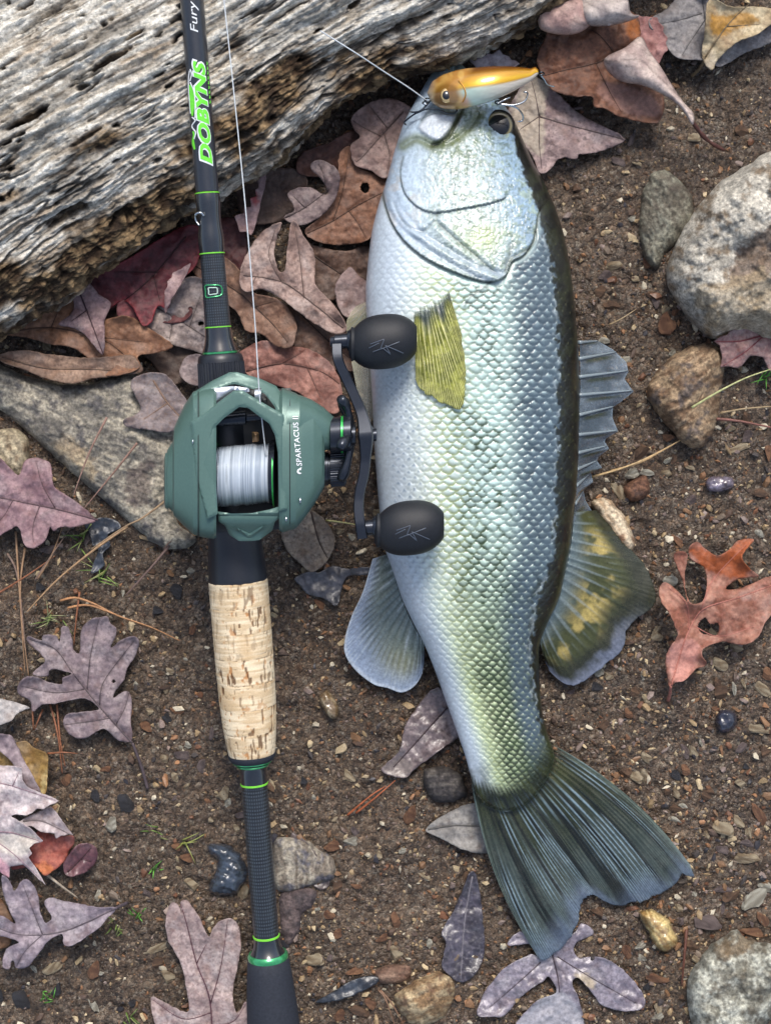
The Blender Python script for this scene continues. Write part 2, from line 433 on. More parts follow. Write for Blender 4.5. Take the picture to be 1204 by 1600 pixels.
stone('stone', 'tilted brown banded schist stone beside the spiny dorsal fin', [(1010, 612), (1030, 575), (1062, 548), (1100, 536), (1126, 546), (1130, 580), (1122, 640), (1110, 686), (1086, 702), (1058, 684), (1022, 642)],
      0.020, (S(112, 88, 66), S(172, 148, 118), S(86, 78, 76)), band=-0.6, seed=131, rim=34, rough=0.3, facet=0.002)
stone('stone', 'greyish green flaky stone half sunk in soil above boulder', [(1000, 312), (1014, 276), (1040, 264), (1066, 288), (1082, 312), (1076, 352), (1044, 392), (1022, 420), (1000, 382)],
      0.009, (S(96, 90, 78), S(140, 138, 122), S(74, 66, 58)), band=1.1, seed=141, rim=22, rough=0.4)
stone('stone', 'cream and tan quartz stone touching the soft dorsal fin', [(922, 786), (944, 778), (970, 800), (990, 838), (984, 864), (960, 848), (936, 812)], 0.010, (S(170, 146, 118), S(214, 198, 170), S(130, 92, 66)), band=0.9, seed=151, rim=14)
stone('stone', 'grey white lichen-like crusted rock with rounded lumps', [(1072, 1545), (1090, 1500), (1128, 1466), (1150, 1453), (1170, 1470), (1215, 1478), (1250, 1510), (1215, 1570), (1185, 1620), (1150, 1650), (1088, 1625)],
      0.020, (S(120, 118, 106), S(190, 190, 176), S(92, 84, 70)), band=0.4, seed=161, rim=34, rough=0.3, iso=0.9, patches=(([(1120, 1480), (1150, 1453), (1180, 1475), (1140, 1500)], S(112, 92, 66), 0.8),))
c8 = lambda p: crop(900, 1200, 3.96, p)
stone('stone', 'glossy yellow brown pebble below the notch of tail fin', c8([(385, 905), (430, 876), (510, 905), (580, 960), (622, 1050), (612, 1112), (540, 1132), (480, 1092), (430, 1000)]), 0.010, (S(150, 118, 72), S(206, 184, 128), S(110, 88, 66)), band=0.9, seed=171, rim=16, mat=M_WET)
c6 = lambda p: crop(340, 1200, 3.01, p)
stone('stone', 'lumpy tan quartz rock beside black wet leaf sliver', c6([(828, 1090), (880, 1030), (960, 988), (1040, 956), (1112, 1000), (1114, 1080), (1060, 1170), (960, 1215), (880, 1180)]), 0.013, (S(142, 114, 82), S(196, 176, 140), S(104, 76, 58)), band=-0.4, seed=181, rim=26, rough=0.4)
stone('stone', 'grey fibrous looking layered stone beside the dark carbon shaft', c6([(262, 345), (390, 330), (470, 375), (545, 430), (548, 520), (480, 545), (420, 565), (350, 585), (272, 565)]), 0.007, (S(120, 110, 98), S(170, 162, 146), S(92, 92, 104)), band=1.45, seed=191, rim=12, rough=0.3)
cb5 = lambda p: crop(0, 1200, 3.01, p)
stone('stone', 'shiny wet black stone with blue sheen beside carbon shaft', cb5([(978, 362), (1040, 352), (1112, 388), (1152, 440), (1165, 500), (1135, 562), (1080, 604), (1000, 594), (975, 560), (1004, 490), (1012, 430), (985, 412)]), 0.009, (S(46, 52, 60), S(66, 76, 90), S(34, 36, 38)), band=0.5, seed=201, rim=22, rough=0.15, mat=M_WET, speck=0.15)
stone('stone', 'dark mauve flat stone under fibrous grey stone', c6([(300, 590), (400, 560), (470, 580), (450, 650), (400, 690), (380, 780), (330, 840), (300, 800), (290, 690)]), 0.005, (S(82, 70, 70), S(108, 94, 92), S(64, 58, 60)), seed=211, rim=12)
stone('stone', 'reddish brown flat stone chip next to tan quartz rock', c6([(735, 960), (800, 925), (900, 930), (910, 985), (850, 1015), (760, 1010)]), 0.006, (S(108, 82, 68), S(142, 116, 98), S(84, 66, 58)), seed=221, rim=10)
stone('stone', 'purple grey stone chip with a polished face on open soil', crop(820, 380, 3.135, [(880, 1170), (920, 1140), (1010, 1150), (1020, 1195), (960, 1215), (900, 1210)]), 0.006, (S(104, 96, 108), S(138, 130, 146), S(84, 70, 70)), seed=231, rim=8, mat=M_WET)
stone('stone', 'square rust brown stone chip close to fin and quartz', crop(820, 380, 3.135, [(480, 1200), (540, 1150), (590, 1140), (610, 1210), (580, 1250), (510, 1265)]), 0.007, (S(92, 62, 48), S(126, 90, 68), S(70, 52, 46)), seed=241, rim=9)
stone('stone', 'round black wet pebble below the orange oak leaf', crop(820, 800, 3.135, [(930, 1010), (960, 970), (1010, 970), (1040, 1010), (1020, 1070), (970, 1085), (935, 1055)]), 0.007, (S(40, 42, 54), S(58, 62, 80), S(30, 30, 34)), seed=251, rim=12, mat=M_WET, speck=0.1)
stone('stone', 'dark mottled stone under the belly near grey pointed leaf', crop(520, 820, 3.168, [(450, 1220), (520, 1195), (600, 1215), (640, 1250), (660, 1330), (600, 1370), (500, 1360), (450, 1300)]), 0.008, (S(64, 60, 60), S(104, 98, 92), S(48, 44, 44)), seed=261, rim=16)
stone('stone', 'oval brown quartz pebble with pale stripes between grip and anal fin', crop(260, 840, 3.168, [(755, 785), (790, 755), (825, 785), (852, 840), (848, 890), (815, 900), (780, 860)]), 0.007, (S(112, 92, 66), S(176, 162, 134), S(84, 66, 48)), band=1.1, seed=271, rim=9, mat=M_WET)
# ---------------------------------------------------------------- log
def build_log():
    zc = 0.026
    A = P(0, 508, zc)[:2]; B = P(845, 8, zc)[:2]
    d = (B-A)/np.linalg.norm(B-A); nrm = np.array([-d[1], d[0]])      # towards the upper left
    rw, rh = 0.100, 0.044
    L = np.linalg.norm(B-A)
    ta = np.r_[np.linspace(-0.5, -0.03, 30, endpoint=False), np.arange(-0.03, L+0.03, 0.0010), np.linspace(L+0.03, L+0.45, 30)]
    # angle 0 = the side facing the fish, 90 = top
    th = np.radians(np.r_[np.linspace(-110, -45, 14, endpoint=False), np.linspace(-45, 8, 55, endpoint=False), np.linspace(8, 112, 300, endpoint=False), np.linspace(112, 250, 40, endpoint=False)])
    T, TH = np.meshgrid(ta, th, indexing='ij')
    # arc length across the grain
    dth = np.gradient(th); ds = np.hypot(rw*np.sin(th), rh*np.cos(th))*dth; arc = np.cumsum(ds); arc -= np.interp(0, th, arc)
    ARC = np.broadcast_to(arc, T.shape)
    wob = 0.0045*fbm(T/0.11, ARC/0.06, 41, 2)+0.0007*fbm(T/0.008, ARC/0.006, 411, 2)                       # the grain wanders
    a = T; b = ARC+wob
    fib = fbmx(a/0.034, b/0.0026, 42, 5, 0.68)                       # fibres
    fine = fbmx(a/0.009, b/0.0011, 43, 3, 0.65)
    lay = fbmx(a/0.038, b/0.010, 44, 5, 0.62)                       # layers broken away
    step = np.floor(lay*5+0.5*fib)/5
    rid = 1-np.abs(fbmx(a/0.05, b/0.0060, 45, 3))*2
    crumb = fbm(a/0.0035, b/0.0035, 46, 4, 0.6)
    # crumbly rot in patches along the grain; browner and crumblier towards the lower flank
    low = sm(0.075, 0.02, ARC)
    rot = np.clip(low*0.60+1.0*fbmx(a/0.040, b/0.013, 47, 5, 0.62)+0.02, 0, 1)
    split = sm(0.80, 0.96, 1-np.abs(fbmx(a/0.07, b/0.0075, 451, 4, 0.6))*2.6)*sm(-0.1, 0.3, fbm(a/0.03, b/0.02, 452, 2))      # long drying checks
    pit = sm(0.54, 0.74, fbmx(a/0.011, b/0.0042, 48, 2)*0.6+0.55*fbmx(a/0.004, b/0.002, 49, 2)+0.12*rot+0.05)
    knot = sm(0.45, 0.62, fbm(a/0.016, b/0.011, 50, 2))*0.5
    disp = 0.0045*fbm(T/0.06, ARC/0.04, 40, 3)+0.0048*step+0.0024*fib*(1-0.5*rot)-0.0034*split+0.0007*fine+0.0010*rid*(1-rot)+0.0030*crumb*rot-0.0055*pit-0.003*knot*rot
    # individual holes: long slot and small bores
    for (hu, hv, la, lb, dep) in [(52, 190, 0.0075, 0.0026, 0.010), (45, 22, 0.004, 0.002, 0.005), (215, 62, 0.004, 0.002, 0.005), (365, 205, 0.008, 0.0035, 0.006), (490, 110, 0.009, 0.0030, 0.007), (560, 6, 0.003, 0.0018, 0.006), (500, 48, 0.002, 0.0012, 0.004), (600, 60, 0.004, 0.002, 0.006), (185, 95, 0.010, 0.003, 0.005), (140, 215, 0.006, 0.0018, 0.004), (105, 330, 0.009, 0.004, 0.005), (645, 30, 0.009, 0.0028, 0.006), (395, 22, 0.005, 0.0016, 0.004), (255, 322, 0.008, 0.003, 0.005)]:
        q = P(hu, hv, 0.06)[:2]-A; t0 = q@d; dist = q@nrm
        ang = math.acos(max(-1, min(1, 1-dist/rw))); a0 = np.interp(ang, th, arc)
        e = ((T-t0)/(la*1.3))**2+((ARC-a0)/(lb*0.62))**2+0.9*fib+0.7*crumb
        disp = disp-dep*sm(1.0, 0.35, e)
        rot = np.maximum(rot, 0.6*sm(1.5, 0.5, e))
    # slow change of girth so that the outline wavers as in the photograph
    gir = 0.004*np.sin(T/0.05+1.0)+0.0035*np.sin(T/0.021+2.2)*low+0.004*n2(T/0.03, T*0, 52)*low
    R = disp+gir
    nx, nz = np.cos(TH)/rw, np.sin(TH)/rh; nl = np.hypot(nx, nz); nx, nz = nx/nl, nz/nl
    off = rw-(rw*np.cos(TH)+R*nx)           # inward distance from the silhouette line
    z = zc+rh*np.sin(TH)+R*nz
    XY = A+T[..., None]*d+off[..., None]*nrm
    V = np.concatenate([XY, z[..., None]], -1).reshape(-1, 3)
    pale = mixc(S(178, 168, 152), S(234, 230, 218), sm(-0.35, 0.3, 0.8*fib+0.5*fine+0.4*crumb))
    grey = S(138, 134, 126)
    c = mixc(pale, grey, sm(0.0, 0.5, fbmx(a/0.03, b/0.006, 55, 4))*0.7)
    c = mixc(c, S(146, 118, 84), sm(0.2, 0.6, fbmx(a/0.04, b/0.004, 56, 3))*0.5)
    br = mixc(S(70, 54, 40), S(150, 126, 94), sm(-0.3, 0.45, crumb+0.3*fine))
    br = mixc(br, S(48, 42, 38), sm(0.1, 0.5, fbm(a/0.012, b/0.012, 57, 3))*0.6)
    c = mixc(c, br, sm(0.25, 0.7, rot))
    c = mixc(c, S(58, 46, 36), sm(0.45, 0.75, fbmx(a/0.02, b/0.0011, 58, 3)+0.15)*0.7)
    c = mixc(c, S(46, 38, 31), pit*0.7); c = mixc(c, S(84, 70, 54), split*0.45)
    c = c*(1+0.30*fbm(a/0.0022, b/0.0016, 59, 2))[..., None]
    c = c.reshape(-1, 3)
    nr, nc = T.shape
    F = [grid_faces(nr, nc, True)]
    ends = []
    for r in (0, nr-1):
        ends.append(V[r*nc:(r+1)*nc].mean(0))
    n0 = len(V); V = np.vstack([V, ends]); c = np.vstack([c, c[:2]*0.6])
    k = np.arange(nc)
    F.append(np.stack([(k+1) % nc, k, np.full(nc, n0)], -1)); F.append(np.stack([(nr-1)*nc+k, (nr-1)*nc+(k+1) % nc, np.full(nc, n0+1)], -1))
    F[0] = F[0][:, ::-1]
    m = mat_attr('weathered_wood', rough=0.85, spec=0.2, bump=(900, 1.0, 0.0009, 7, 0.75, 'Object', ((0.35, 2.4, 1.5), (0, 0, math.atan2(d[1], d[0])*-1))), var=(750, 0.55, 1.42))
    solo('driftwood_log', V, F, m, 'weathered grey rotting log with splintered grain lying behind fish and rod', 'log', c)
build_log()
# ---------------------------------------------------------------- fish
cf = lambda p: crop(540, 60, 3.344, p)
def build_fish():
    Lp = np.array([(697, 88), (688, 93), (672, 117), (651, 153), (630, 192), (615, 239), (604, 281), (590, 323), (581, 359), (575, 404), (571, 449), (572, 490), (577, 560), (581, 620), (584, 690), (590, 770), (598, 850), (611, 885), (628, 937), (646, 975), (662, 1005), (679, 1047), (697, 1098), (713, 1142), (728, 1186), (737, 1221), (746, 1246), (764, 1260), (786, 1268)], float)
    Rp = np.array([(704, 88), (717, 95), (740, 122), (775, 150), (800, 180), (815, 215), (834, 257), (851, 287), (869, 329), (881, 368), (890, 413), (897, 473), (903, 540), (905, 600), (905, 650), (903, 720), (899, 780), (893, 830), (889, 864), (874, 935), (852, 980), (841, 1010), (842, 1060), (846, 1110), (856, 1150), (867, 1180), (862, 1200), (851, 1222), (836, 1243), (818, 1259), (796, 1268)], float)
    vs = np.arange(89.0, 1267.2, 1.45); nr = len(vs)
    uL = np.interp(vs, Lp[:, 1], Lp[:, 0]); uR = np.interp(vs, Rp[:, 1], Rp[:, 0])
    k = np.ones(15)/15
    sl = lambda q: np.convolve(np.pad(q, 7, mode='edge'), k, 'valid')
    uL[8:-12] = sl(uL)[8:-12]; uR[8:-60] = sl(uR)[8:-60]
    thick = interp1([86, 100, 140, 195, 260, 330, 450, 600, 750, 900, 1000, 1080, 1160, 1215, 1268], [0.004, 0.012, 0.025, 0.036, 0.045, 0.051, 0.056, 0.057, 0.055, 0.048, 0.040, 0.032, 0.023, 0.0135, 0.003], vs)
    zc = thick/2+0.002+0.0115*sm(1060, 1265, vs)
    nt_, nb = 300, 22
    tht = np.linspace(0, math.pi, nt_); thb = np.linspace(0, math.pi, nb+2)[1:-1][::-1]
    TH = np.broadcast_to(tht, (nr, nt_)); VV = np.broadcast_to(vs[:, None], TH.shape)
    W = (1-np.cos(TH))/2
    U = uL[:, None]+(uR-uL)[:, None]*W
    q = 0.82
    prof = np.sin(TH)**q
    # keel-shaped back and belly: the flank bulges a little towards the belly
    Z = zc[:, None]+(thick/2)[:, None]*prof*(1+0.05*np.cos(TH))
    pts = np.stack([U.ravel(), VV.ravel()], -1)
    def near(c, pad):
        c = np.asarray(c); lo, hi = c.min(0)-pad, c.max(0)+pad
        return (pts[:, 0] > lo[0]) & (pts[:, 0] < hi[0]) & (pts[:, 1] > lo[1]) & (pts[:, 1] < hi[1])
    def D(curve, closed=False):
        m = near(curve, 90); r = np.full(len(pts), 200.0); r[m] = poly_dist(pts[m], curve, closed); return r.reshape(U.shape)
    def IN(poly):
        m = near(poly, 2); r = np.zeros(len(pts), bool); r[m] = inside(pts[m], poly); return r.reshape(U.shape)
    # ---- head boundary and bones (pixels of the photograph)
    gill = smooth(cf([(1080, 820), (1010, 900), (990, 1000), (975, 1060), (930, 1130), (868, 1165), (832, 1240), (770, 1268), (700, 1264), (600, 1232), (480, 1182), (380, 1122), (300, 1050), (240, 960), (205, 860), (190, 780)]), 6, False)
    headpoly = np.vstack([gill, [(590, 290), (560, 60), (900, 60), (905, 300)]])
    head = IN(headpoly); dg = D(gill)
    hd = np.where(head, dg, -dg)                  # >0 on the head
    disp = np.zeros_like(U)                       # metres along the upward normal
    # gill cover stands proud and ends in a free edge
    disp += np.where(hd > 0, 0.0020*np.exp(-hd/26), -0.0012*np.exp(hd/7))
    branch = smooth(cf([(215, 790), (260, 900), (330, 985), (420, 1060), (560, 1150), (700, 1225), (790, 1250)]), 6, False)
    db = D(branch); disp += 0.0007*np.exp(-(db/4.5)**2)-0.0008*np.exp(-((db-9)/4)**2)
    pre = smooth(cf([(830, 835), (760, 858), (660, 878), (560, 896), (470, 908), (400, 893), (340, 850), (300, 790), (285, 700), (300, 620)]), 6, False)
    dp = D(pre); insp = IN(np.vstack([pre, cf([(420, 560), (560, 560), (740, 640), (850, 700)])]))
    disp += np.where(insp, 0.0010*np.exp(-dp/14), -0.0008*np.exp(-dp/5))
    sub = smooth(cf([(478, 965), (560, 1040), (680, 1140), (790, 1235)]), 6, False); ds = D(sub)
    disp += -0.0010*np.exp(-(ds/3.2)**2)+0.0006*np.exp(-((ds-8)/5)**2)
    low1 = smooth(cf([(480, 910), (460, 960), (400, 1010), (330, 985), (280, 930), (250, 860)]), 6, False); dl1 = D(low1)
    disp += -0.0009*np.exp(-(dl1/3.0)**2)+0.0005*np.exp(-((dl1-7)/4)**2)
    notch = smooth(cf([(985, 1000), (985, 1060), (935, 1110), (865, 1150), (830, 1220)]), 6, False); dn = D(notch)
    notch2 = smooth(cf([(860, 1080), (855, 1130), (830, 1180)]), 6, False); dn2 = D(notch2)
    disp += -0.0010*np.exp(-(dn/3)**2)-0.0007*np.exp(-(dn2/4)**2)
    crease = smooth(cf([(300, 560), (370, 525), (450, 555), (540, 545), (640, 470), (690, 400)]), 6, False); dc = D(crease)
    disp += -0.0013*np.exp(-(dc/3.6)**2)
    maxi = smooth(cf([(365, 470), (400, 410), (450, 380), (530, 380), (590, 385), (625, 400), (600, 470), (545, 520), (480, 548), (410, 515)]), 6); inm = IN(maxi); dm = D(maxi, True)
    disp += np.where(inm, 0.0022*sm(0, 8, dm), 0)
    maxil = smooth(cf([(520, 545), (560, 470), (590, 400)]), 6, False); dml = D(maxil)
    disp += -0.0012*np.exp(-(dml/2.6)**2)*inm
    jaw = smooth(cf([(520, 130), (470, 230), (420, 330), (360, 440), (320, 540), (290, 640)]), 6, False); dj = D(jaw)
    disp += 0.0008*np.exp(-(dj/9)**2)
    jaw2 = smooth(cf([(575, 120), (560, 220), (470, 330), (395, 430)]), 6, False); dj2 = D(jaw2)
    disp += -0.0012*np.exp(-(dj2/3.5)**2)
    gp0 = smooth([(722, 166), (716, 184), (706, 202), (690, 220), (676, 228)], 6, False); disp += -0.0016*np.exp(-(D(gp0)/4)**2)
    eyec = np.array((779, 196)); de = np.hypot(U-eyec[0], (VV-eyec[1]))
    disp += 0.0012*np.exp(-((de-25)/4)**2)-0.003*sm(24, 14, de)
    nos = np.hypot(U-768, VV-160); disp += -0.0010*np.exp(-(nos/4)**2)
    # cheek: fine scale-like mottling ; gill plate: tiny pits
    mott = fbm(U/7, VV/7, 61, 3); mott2 = fbm(U/3.2, VV/3.2, 62, 2)
    wa_, wb_, wc_ = worley(U/6.5, VV/5.0, 691)
    disp += np.where(hd > 0, 0.00030*mott+0.00014*mott2-0.00030*sm(0.25, 0.0, wb_-wa_)*sm(600, 700, U), 0)
    # ---- scales: staggered overlapping discs, free edge towards the tail
    pv = interp1([250, 450, 700, 950, 1100, 1250], [13.5, 15.0, 16.0, 14.0, 12.0, 10.0], vs)   # pitch across
    J = np.cumsum(1.45/(pv*0.58)); Wd = (uR-uL)
    arcw = Wd[:, None]*(0.5*W+0.5*TH/math.pi*1.12)
    mid = Wd*(0.25+0.28)
    X = (arcw-mid[:, None])/pv[:, None]; Y = np.broadcast_to(J[:, None], X.shape)
    X = X+0.30*fbm(U/40, VV/40, 63, 2)+0.10*fbm(U/9, VV/9, 631, 2); Y = Y+0.40*fbm(U/30, VV/30, 64, 2)+0.16*fbm(U/8, VV/8, 641, 2)+0.5*np.cos(TH)*0.8
    best_r = np.full(X.shape, 2.0); best_y = np.zeros(X.shape); sid = np.zeros(X.shape); done = np.zeros(X.shape, bool)
    j0 = np.floor(Y)
    for dj_ in (-3, -2, -1, 0):
        j = j0+dj_; yc = j; off = 0.5*(np.mod(j, 2))
        xc = np.round(X-off)+off
        yy = (Y-yc)/1.95; xx = (X-xc)/0.74
        r = np.sqrt(xx**2+yy**2)
        ok = (~done) & (r < 1)
        best_r = np.where(ok, r, best_r); best_y = np.where(ok, yy, best_y)
        sid = np.where(ok, _hash((xc*2).astype(np.int64), j.astype(np.int64), j.astype(np.int64)*0, 5), sid); done |= ok
    best_r = np.minimum(best_r, 1.0)
    edge = sm(0.60, 0.97, best_r)
    body = sm(-4, -14, hd)                         # where scales begin behind the gill
    # boundary between pale flank and dark back
    Bp = np.array([(760, 150), (790, 178), (800, 205), (806, 233), (821, 281), (839, 326), (854, 377), (864, 434), (870, 480), (872, 539), (872, 635), (871, 731), (869, 826), (866, 862), (846, 925), (833, 975), (829, 1010), (835, 1071), (840, 1119), (852, 1165), (862, 1200), (870, 1260)], float)
    ub = np.interp(vs, Bp[:, 1], Bp[:, 0]); db_ = U-ub[:, None]+6.0*fbm(U/9, VV/9, 65, 3)+7*(sid-0.5)*body
    back = sm(-2.5, 2.5, db_)*sm(130, 200, VV)
    wn = (U-uL[:, None])/np.maximum(ub-uL, 20)[:, None]      # 0 belly .. 1 at the dark back
    amp = 0.00050*(0.35+0.65*sm(0.05, 0.25, wn))*(1-0.5*back)*np.minimum(pv/13, 1.0)[:, None]*sm(0.02, 0.10, wn)
    tailfade = sm(1246, 1215, VV)
    disp += amp*body*tailfade*(0.75*(best_y-0.3)+0.7*(1-best_r**3)-0.9*edge+0.3*(sid-0.5)-0.2)
    disp += body*0.00006*mott2
    # soft vertical bellies of muscle
    disp += 0.0006*fbm(U/70, VV/110, 66, 2)*body
    nz = np.sin(TH)**0.8; side = np.cos(TH)
    Z = Z+disp*nz
    # ---- pigment, with scale highlights painted in
    n_lo = fbm(U/38, VV/46, 67, 3); n_hi = fbm(U/12, VV/14, 68, 3)
    tailw = sm(760, 1120, VV)
    belly = S(190, 202, 212); pearl = S(222, 234, 228); mint = S(192, 216, 208); blue = S(110, 128, 138); lime = S(176, 186, 112)
    c = mixc(belly, pearl, sm(0.10, 0.30, wn))
    c = mixc(c, mint, sm(0.30, 0.55, wn+0.10*n_lo))
    c = mixc(c, blue, sm(0.70, 0.98, wn+0.08*n_lo)*0.85)
    c = mixc(c, S(170, 184, 120), tailw*sm(0.10, 0.35, wn)*sm(1.0, 0.6, wn)*0.75)
    c = mixc(c, S(100, 114, 84), tailw*sm(0.45, 0.95, wn)*0.85)
    # each scale: middle with a painted highlight, dark free edge; lime skin between on the lower flank
    ed_col = mixc(S(128, 142, 156), S(150, 160, 92), sm(0.15, 0.35, wn))
    ed_col = mixc(ed_col, S(44, 62, 42), sm(0.40, 0.60, wn+0.12*n_lo))
    ed_col = mixc(ed_col, S(26, 36, 40), sm(0.66, 0.9, wn))
    ed_col = mixc(ed_col, S(30, 40, 10), tailw*sm(0.22, 0.45, wn)*0.92)
    est = (0.25+0.75*sm(0.12, 0.5, wn))*body*tailfade
    est = est*(0.55+0.45*sm(-0.35, 0.3, n_lo+0.6*n_hi))
    c = mixc(c, ed_col, np.clip(edge*est*0.95, 0, 1))
    c = mixc(c, S(232, 240, 236), sm(0.55, 0.1, best_r)*sm(0.25, 0.4, wn)*sm(0.85, 0.6, wn)*sm(0.35, 0.9, sid)*body*0.55)  # pale glint put into the colour of some scales
    c = mixc(c, ed_col*0.9, sm(0.42, 0.82, best_r)*tailw*sm(0.30, 0.5, wn)*body*tailfade*0.75)
    # bluish dimple in belly-side scales
    dim = sm(0.68, 0.3, best_r)*sm(0.05, 0.11, wn)*sm(0.34, 0.2, wn)*sm(470, 640, VV)*sm(980, 820, VV)*body
    c = mixc(c, S(116, 134, 154), np.clip(dim*1.3, 0, 1)*0.75)
    # pale spot in the upper rows, on darker ground
    up = sm(0.66, 0.85, wn)*body
    c = mixc(c, S(70, 86, 98), up*sm(0.30, 0.62, best_r)*0.85)
    c = mixc(c, S(206, 218, 216), up*sm(0.42, 0.12, best_r)*0.75)
    # broken dark green lateral blotches
    lat = np.exp(-((wn-0.62-0.05*np.sin(VV/37))/0.17)**2)*sm(520, 760, VV)
    blot = sm(0.0, 0.35, n_hi+0.5*n_lo-0.12+0.25*tailw)*lat
    c = mixc(c, S(58, 74, 42), np.clip(blot*(0.30+0.70*edge)*body, 0, 1)*0.95)
    c = mixc(c, S(34, 44, 36), sm(0.25, 0.5, n_hi)*sm(0.86, 0.99, wn)*sm(680, 800, VV)*0.8)
    c = c*(1+0.30*(sid-0.5)*body*sm(0.1, 0.4, wn))[..., None]*(1+0.10*mott2)[..., None]
    # head
    hc = mixc(S(172, 190, 206), S(190, 204, 204), sm(0.1, 0.45, wn))
    hc = mixc(hc, S(138, 164, 186), sm(0.6, 0.95, wn))
    hc = mixc(hc, S(150, 166, 140), sm(0.1, 0.5, mott+0.3*mott2)*sm(0.25, 0.45, wn)*0.65)
    hc = mixc(hc, S(92, 110, 100), sm(0.0, 0.5, fbm(U/5, VV/4, 69, 3)+0.2*n_hi)*sm(0.2, 0.5, wn)*0.75)
    w1_, w2_, w3_ = worley(U/6.5, VV/5.0, 691); hc = mixc(hc, S(128, 146, 140), sm(0.22, 0.0, w2_-w1_)*sm(0.15, 0.45, wn)*0.5); hc = hc*(1+0.22*(w3_-0.5))[..., None]
    opx = np.exp(-(((U-755)/34)**2+((VV-372)/26)**2)); hc = mixc(hc, S(182, 196, 120), opx*0.55)
    chk = np.exp(-(((U-712)/48)**2+((VV-235)/36)**2)); hc = mixc(hc, S(84, 104, 74), chk*sm(-0.25, 0.35, mott)*0.8)
    hc = mixc(hc, S(96, 104, 60), np.exp(-((dc-3)/7)**2)*0.75)
    hc = mixc(hc, S(198, 206, 214), (inm*sm(2, 7, dm))*0.9); hc = mixc(hc, S(84, 92, 52), np.exp(-(dml/5)**2)*inm*0.8)
    hc = mixc(hc, S(120, 140, 128), sm(150, 110, VV)*0.5)
    hc = mixc(hc, S(206, 190, 168), sm(0.1, 0.4, n_hi)*sm(0.35, 0.12, wn)*sm(230, 300, VV)*0.4)
    for dd, wdt, am in ((dp, 2.2, .55), (ds, 1.9, .6), (dl1, 1.7, .45), (dn, 2.4, .75), (dn2, 4.0, .6), (dj2, 2.5, .5)):
        hc = mixc(hc, S(92, 100, 92), np.exp(-(dd/wdt)**2)*am)
    gape = smooth([(722, 166), (716, 184), (706, 202), (690, 220), (676, 228)], 6, False); dgp = D(gape); hc = mixc(hc, S(58, 64, 34), np.exp(-(dgp/5.5)**2)*0.85)
    hc = hc*0.95*(1+0.16*mott2)[..., None]
    c = mixc(c, hc, sm(-2, 2, hd))
    # soft membrane rim of the gill cover, olive line behind
    c = mixc(c, S(150, 164, 180), np.exp(-((db-6)/6)**2)*0.6)
    c = mixc(c, S(74, 78, 54), np.exp(-((hd+1)/2.4)**2)*0.75)
    shoulder = smooth(cf([(760, 1268), (700, 1320), (650, 1350), (620, 1400)]), 6, False); dsh = D(shoulder); c = mixc(c, S(66, 74, 74), np.exp(-(dsh/2.2)**2)*0.7)
    # dark back with pale flecks
    bk = mixc(S(13, 16, 12), S(32, 36, 22), sm(-0.3, 0.4, n_hi))
    bk = mixc(bk, S(122, 124, 84), sm(0.45, 0.15, best_r)*sm(0.35, 0.8, sid)*0.6*body)
    c = mixc(c, bk, back)
    c = mixc(c, S(196, 206, 208), np.exp(-((db_+3)/2.0)**2)*sm(210, 260, VV)*0.30*sm(-0.2, 0.4, n_hi))
    # caudal peduncle goes dark olive where the tail starts
    tb0 = smooth([(725, 1225), (750, 1258), (786, 1270), (820, 1261), (852, 1226), (874, 1180)], 8, False); dtb = D(tb0)
    c = mixc(c, S(52, 60, 34), sm(56, 12, dtb+10*n_hi)*sm(4, 24, U-(728+(VV-1186)*0.27))*0.92); c = mixc(c, S(112, 126, 132), sm(30, 4, dtb+12*mott)*sm(0, 0.5, n_hi+0.2)*0.25); c = mixc(c, S(46, 54, 32), sm(30, 11, dtb+9*n_hi)*0.92)
    top = P(U, VV, Z)
    THB = np.broadcast_to(thb, (nr, nb)); WB = (1-np.cos(THB))/2
    UB = uL[:, None]+(uR-uL)[:, None]*WB
    ZB = zc[:, None]-(thick/2)[:, None]*np.sin(THB)**0.9
    bot = P(UB, np.broadcast_to(vs[:, None], UB.shape), ZB)
    V = np.concatenate([top, bot], 1); nc = nt_+nb
    cb = np.broadcast_to(S(190, 196, 196), bot.shape).copy()
    C = np.concatenate([c, cb], 1).reshape(-1, 3)
    V = V.reshape(-1, 3); F = [grid_faces(nr, nc, True)]
    n0 = len(V); V = np.vstack([V, P((uL[0]+uR[0])/2, vs[0]-1.5, zc[0])[None], P((uL[-1]+uR[-1])/2, vs[-1]+2, zc[-1])[None]])
    C = np.vstack([C, C[:1], C[-1:]]); kk = np.arange(nc)
    F.append(np.stack([(kk+1) % nc, kk, np.full(nc, n0)], -1)); F.append(np.stack([(nr-1)*nc+kk, (nr-1)*nc+(kk+1) % nc, np.full(nc, n0+1)], -1))
    F = [f[:, ::-1] for f in F]

    T = Thing('bass_fish', 'largemouth bass lying on its side with a gold lure across its mouth', 'fish', P(740, 700, 0))
    m = mat_attr('fish_skin', rough=0.34, spec=0.5, bump=(1800, 0.12, 0.0003, 4, 0.6), var=(700, 0.88, 1.12), coat=0.4, coat_rough=0.14, rough_var=(90, 0.28, 0.5))
    T.part('body', V, F, m, C)
    def zbody(u, v):
        i = int(round((v-vs[0])/1.45)); i = max(0, min(nr-1, i)); row = U[i]
        return float(np.interp(u, row, Z[i]))
    # ---- eye
    ez = zbody(779, 196)
    def dome(u, v, ru, rv, h, z, n=28, rings=9, pw=2):
        Vv = []; Ff = []
        for r in range(rings):
            f = 1-0.985*r/(rings-1)
            a = np.arange(n)*2*math.pi/n
            Vv.append(P(u+ru*f*np.cos(a), v+rv*f*np.sin(a), z+h*math.sqrt(max(0, 1-f**pw))))
        Vv = np.vstack(Vv); return Vv, grid_faces(rings, n, True)[:, ::-1]
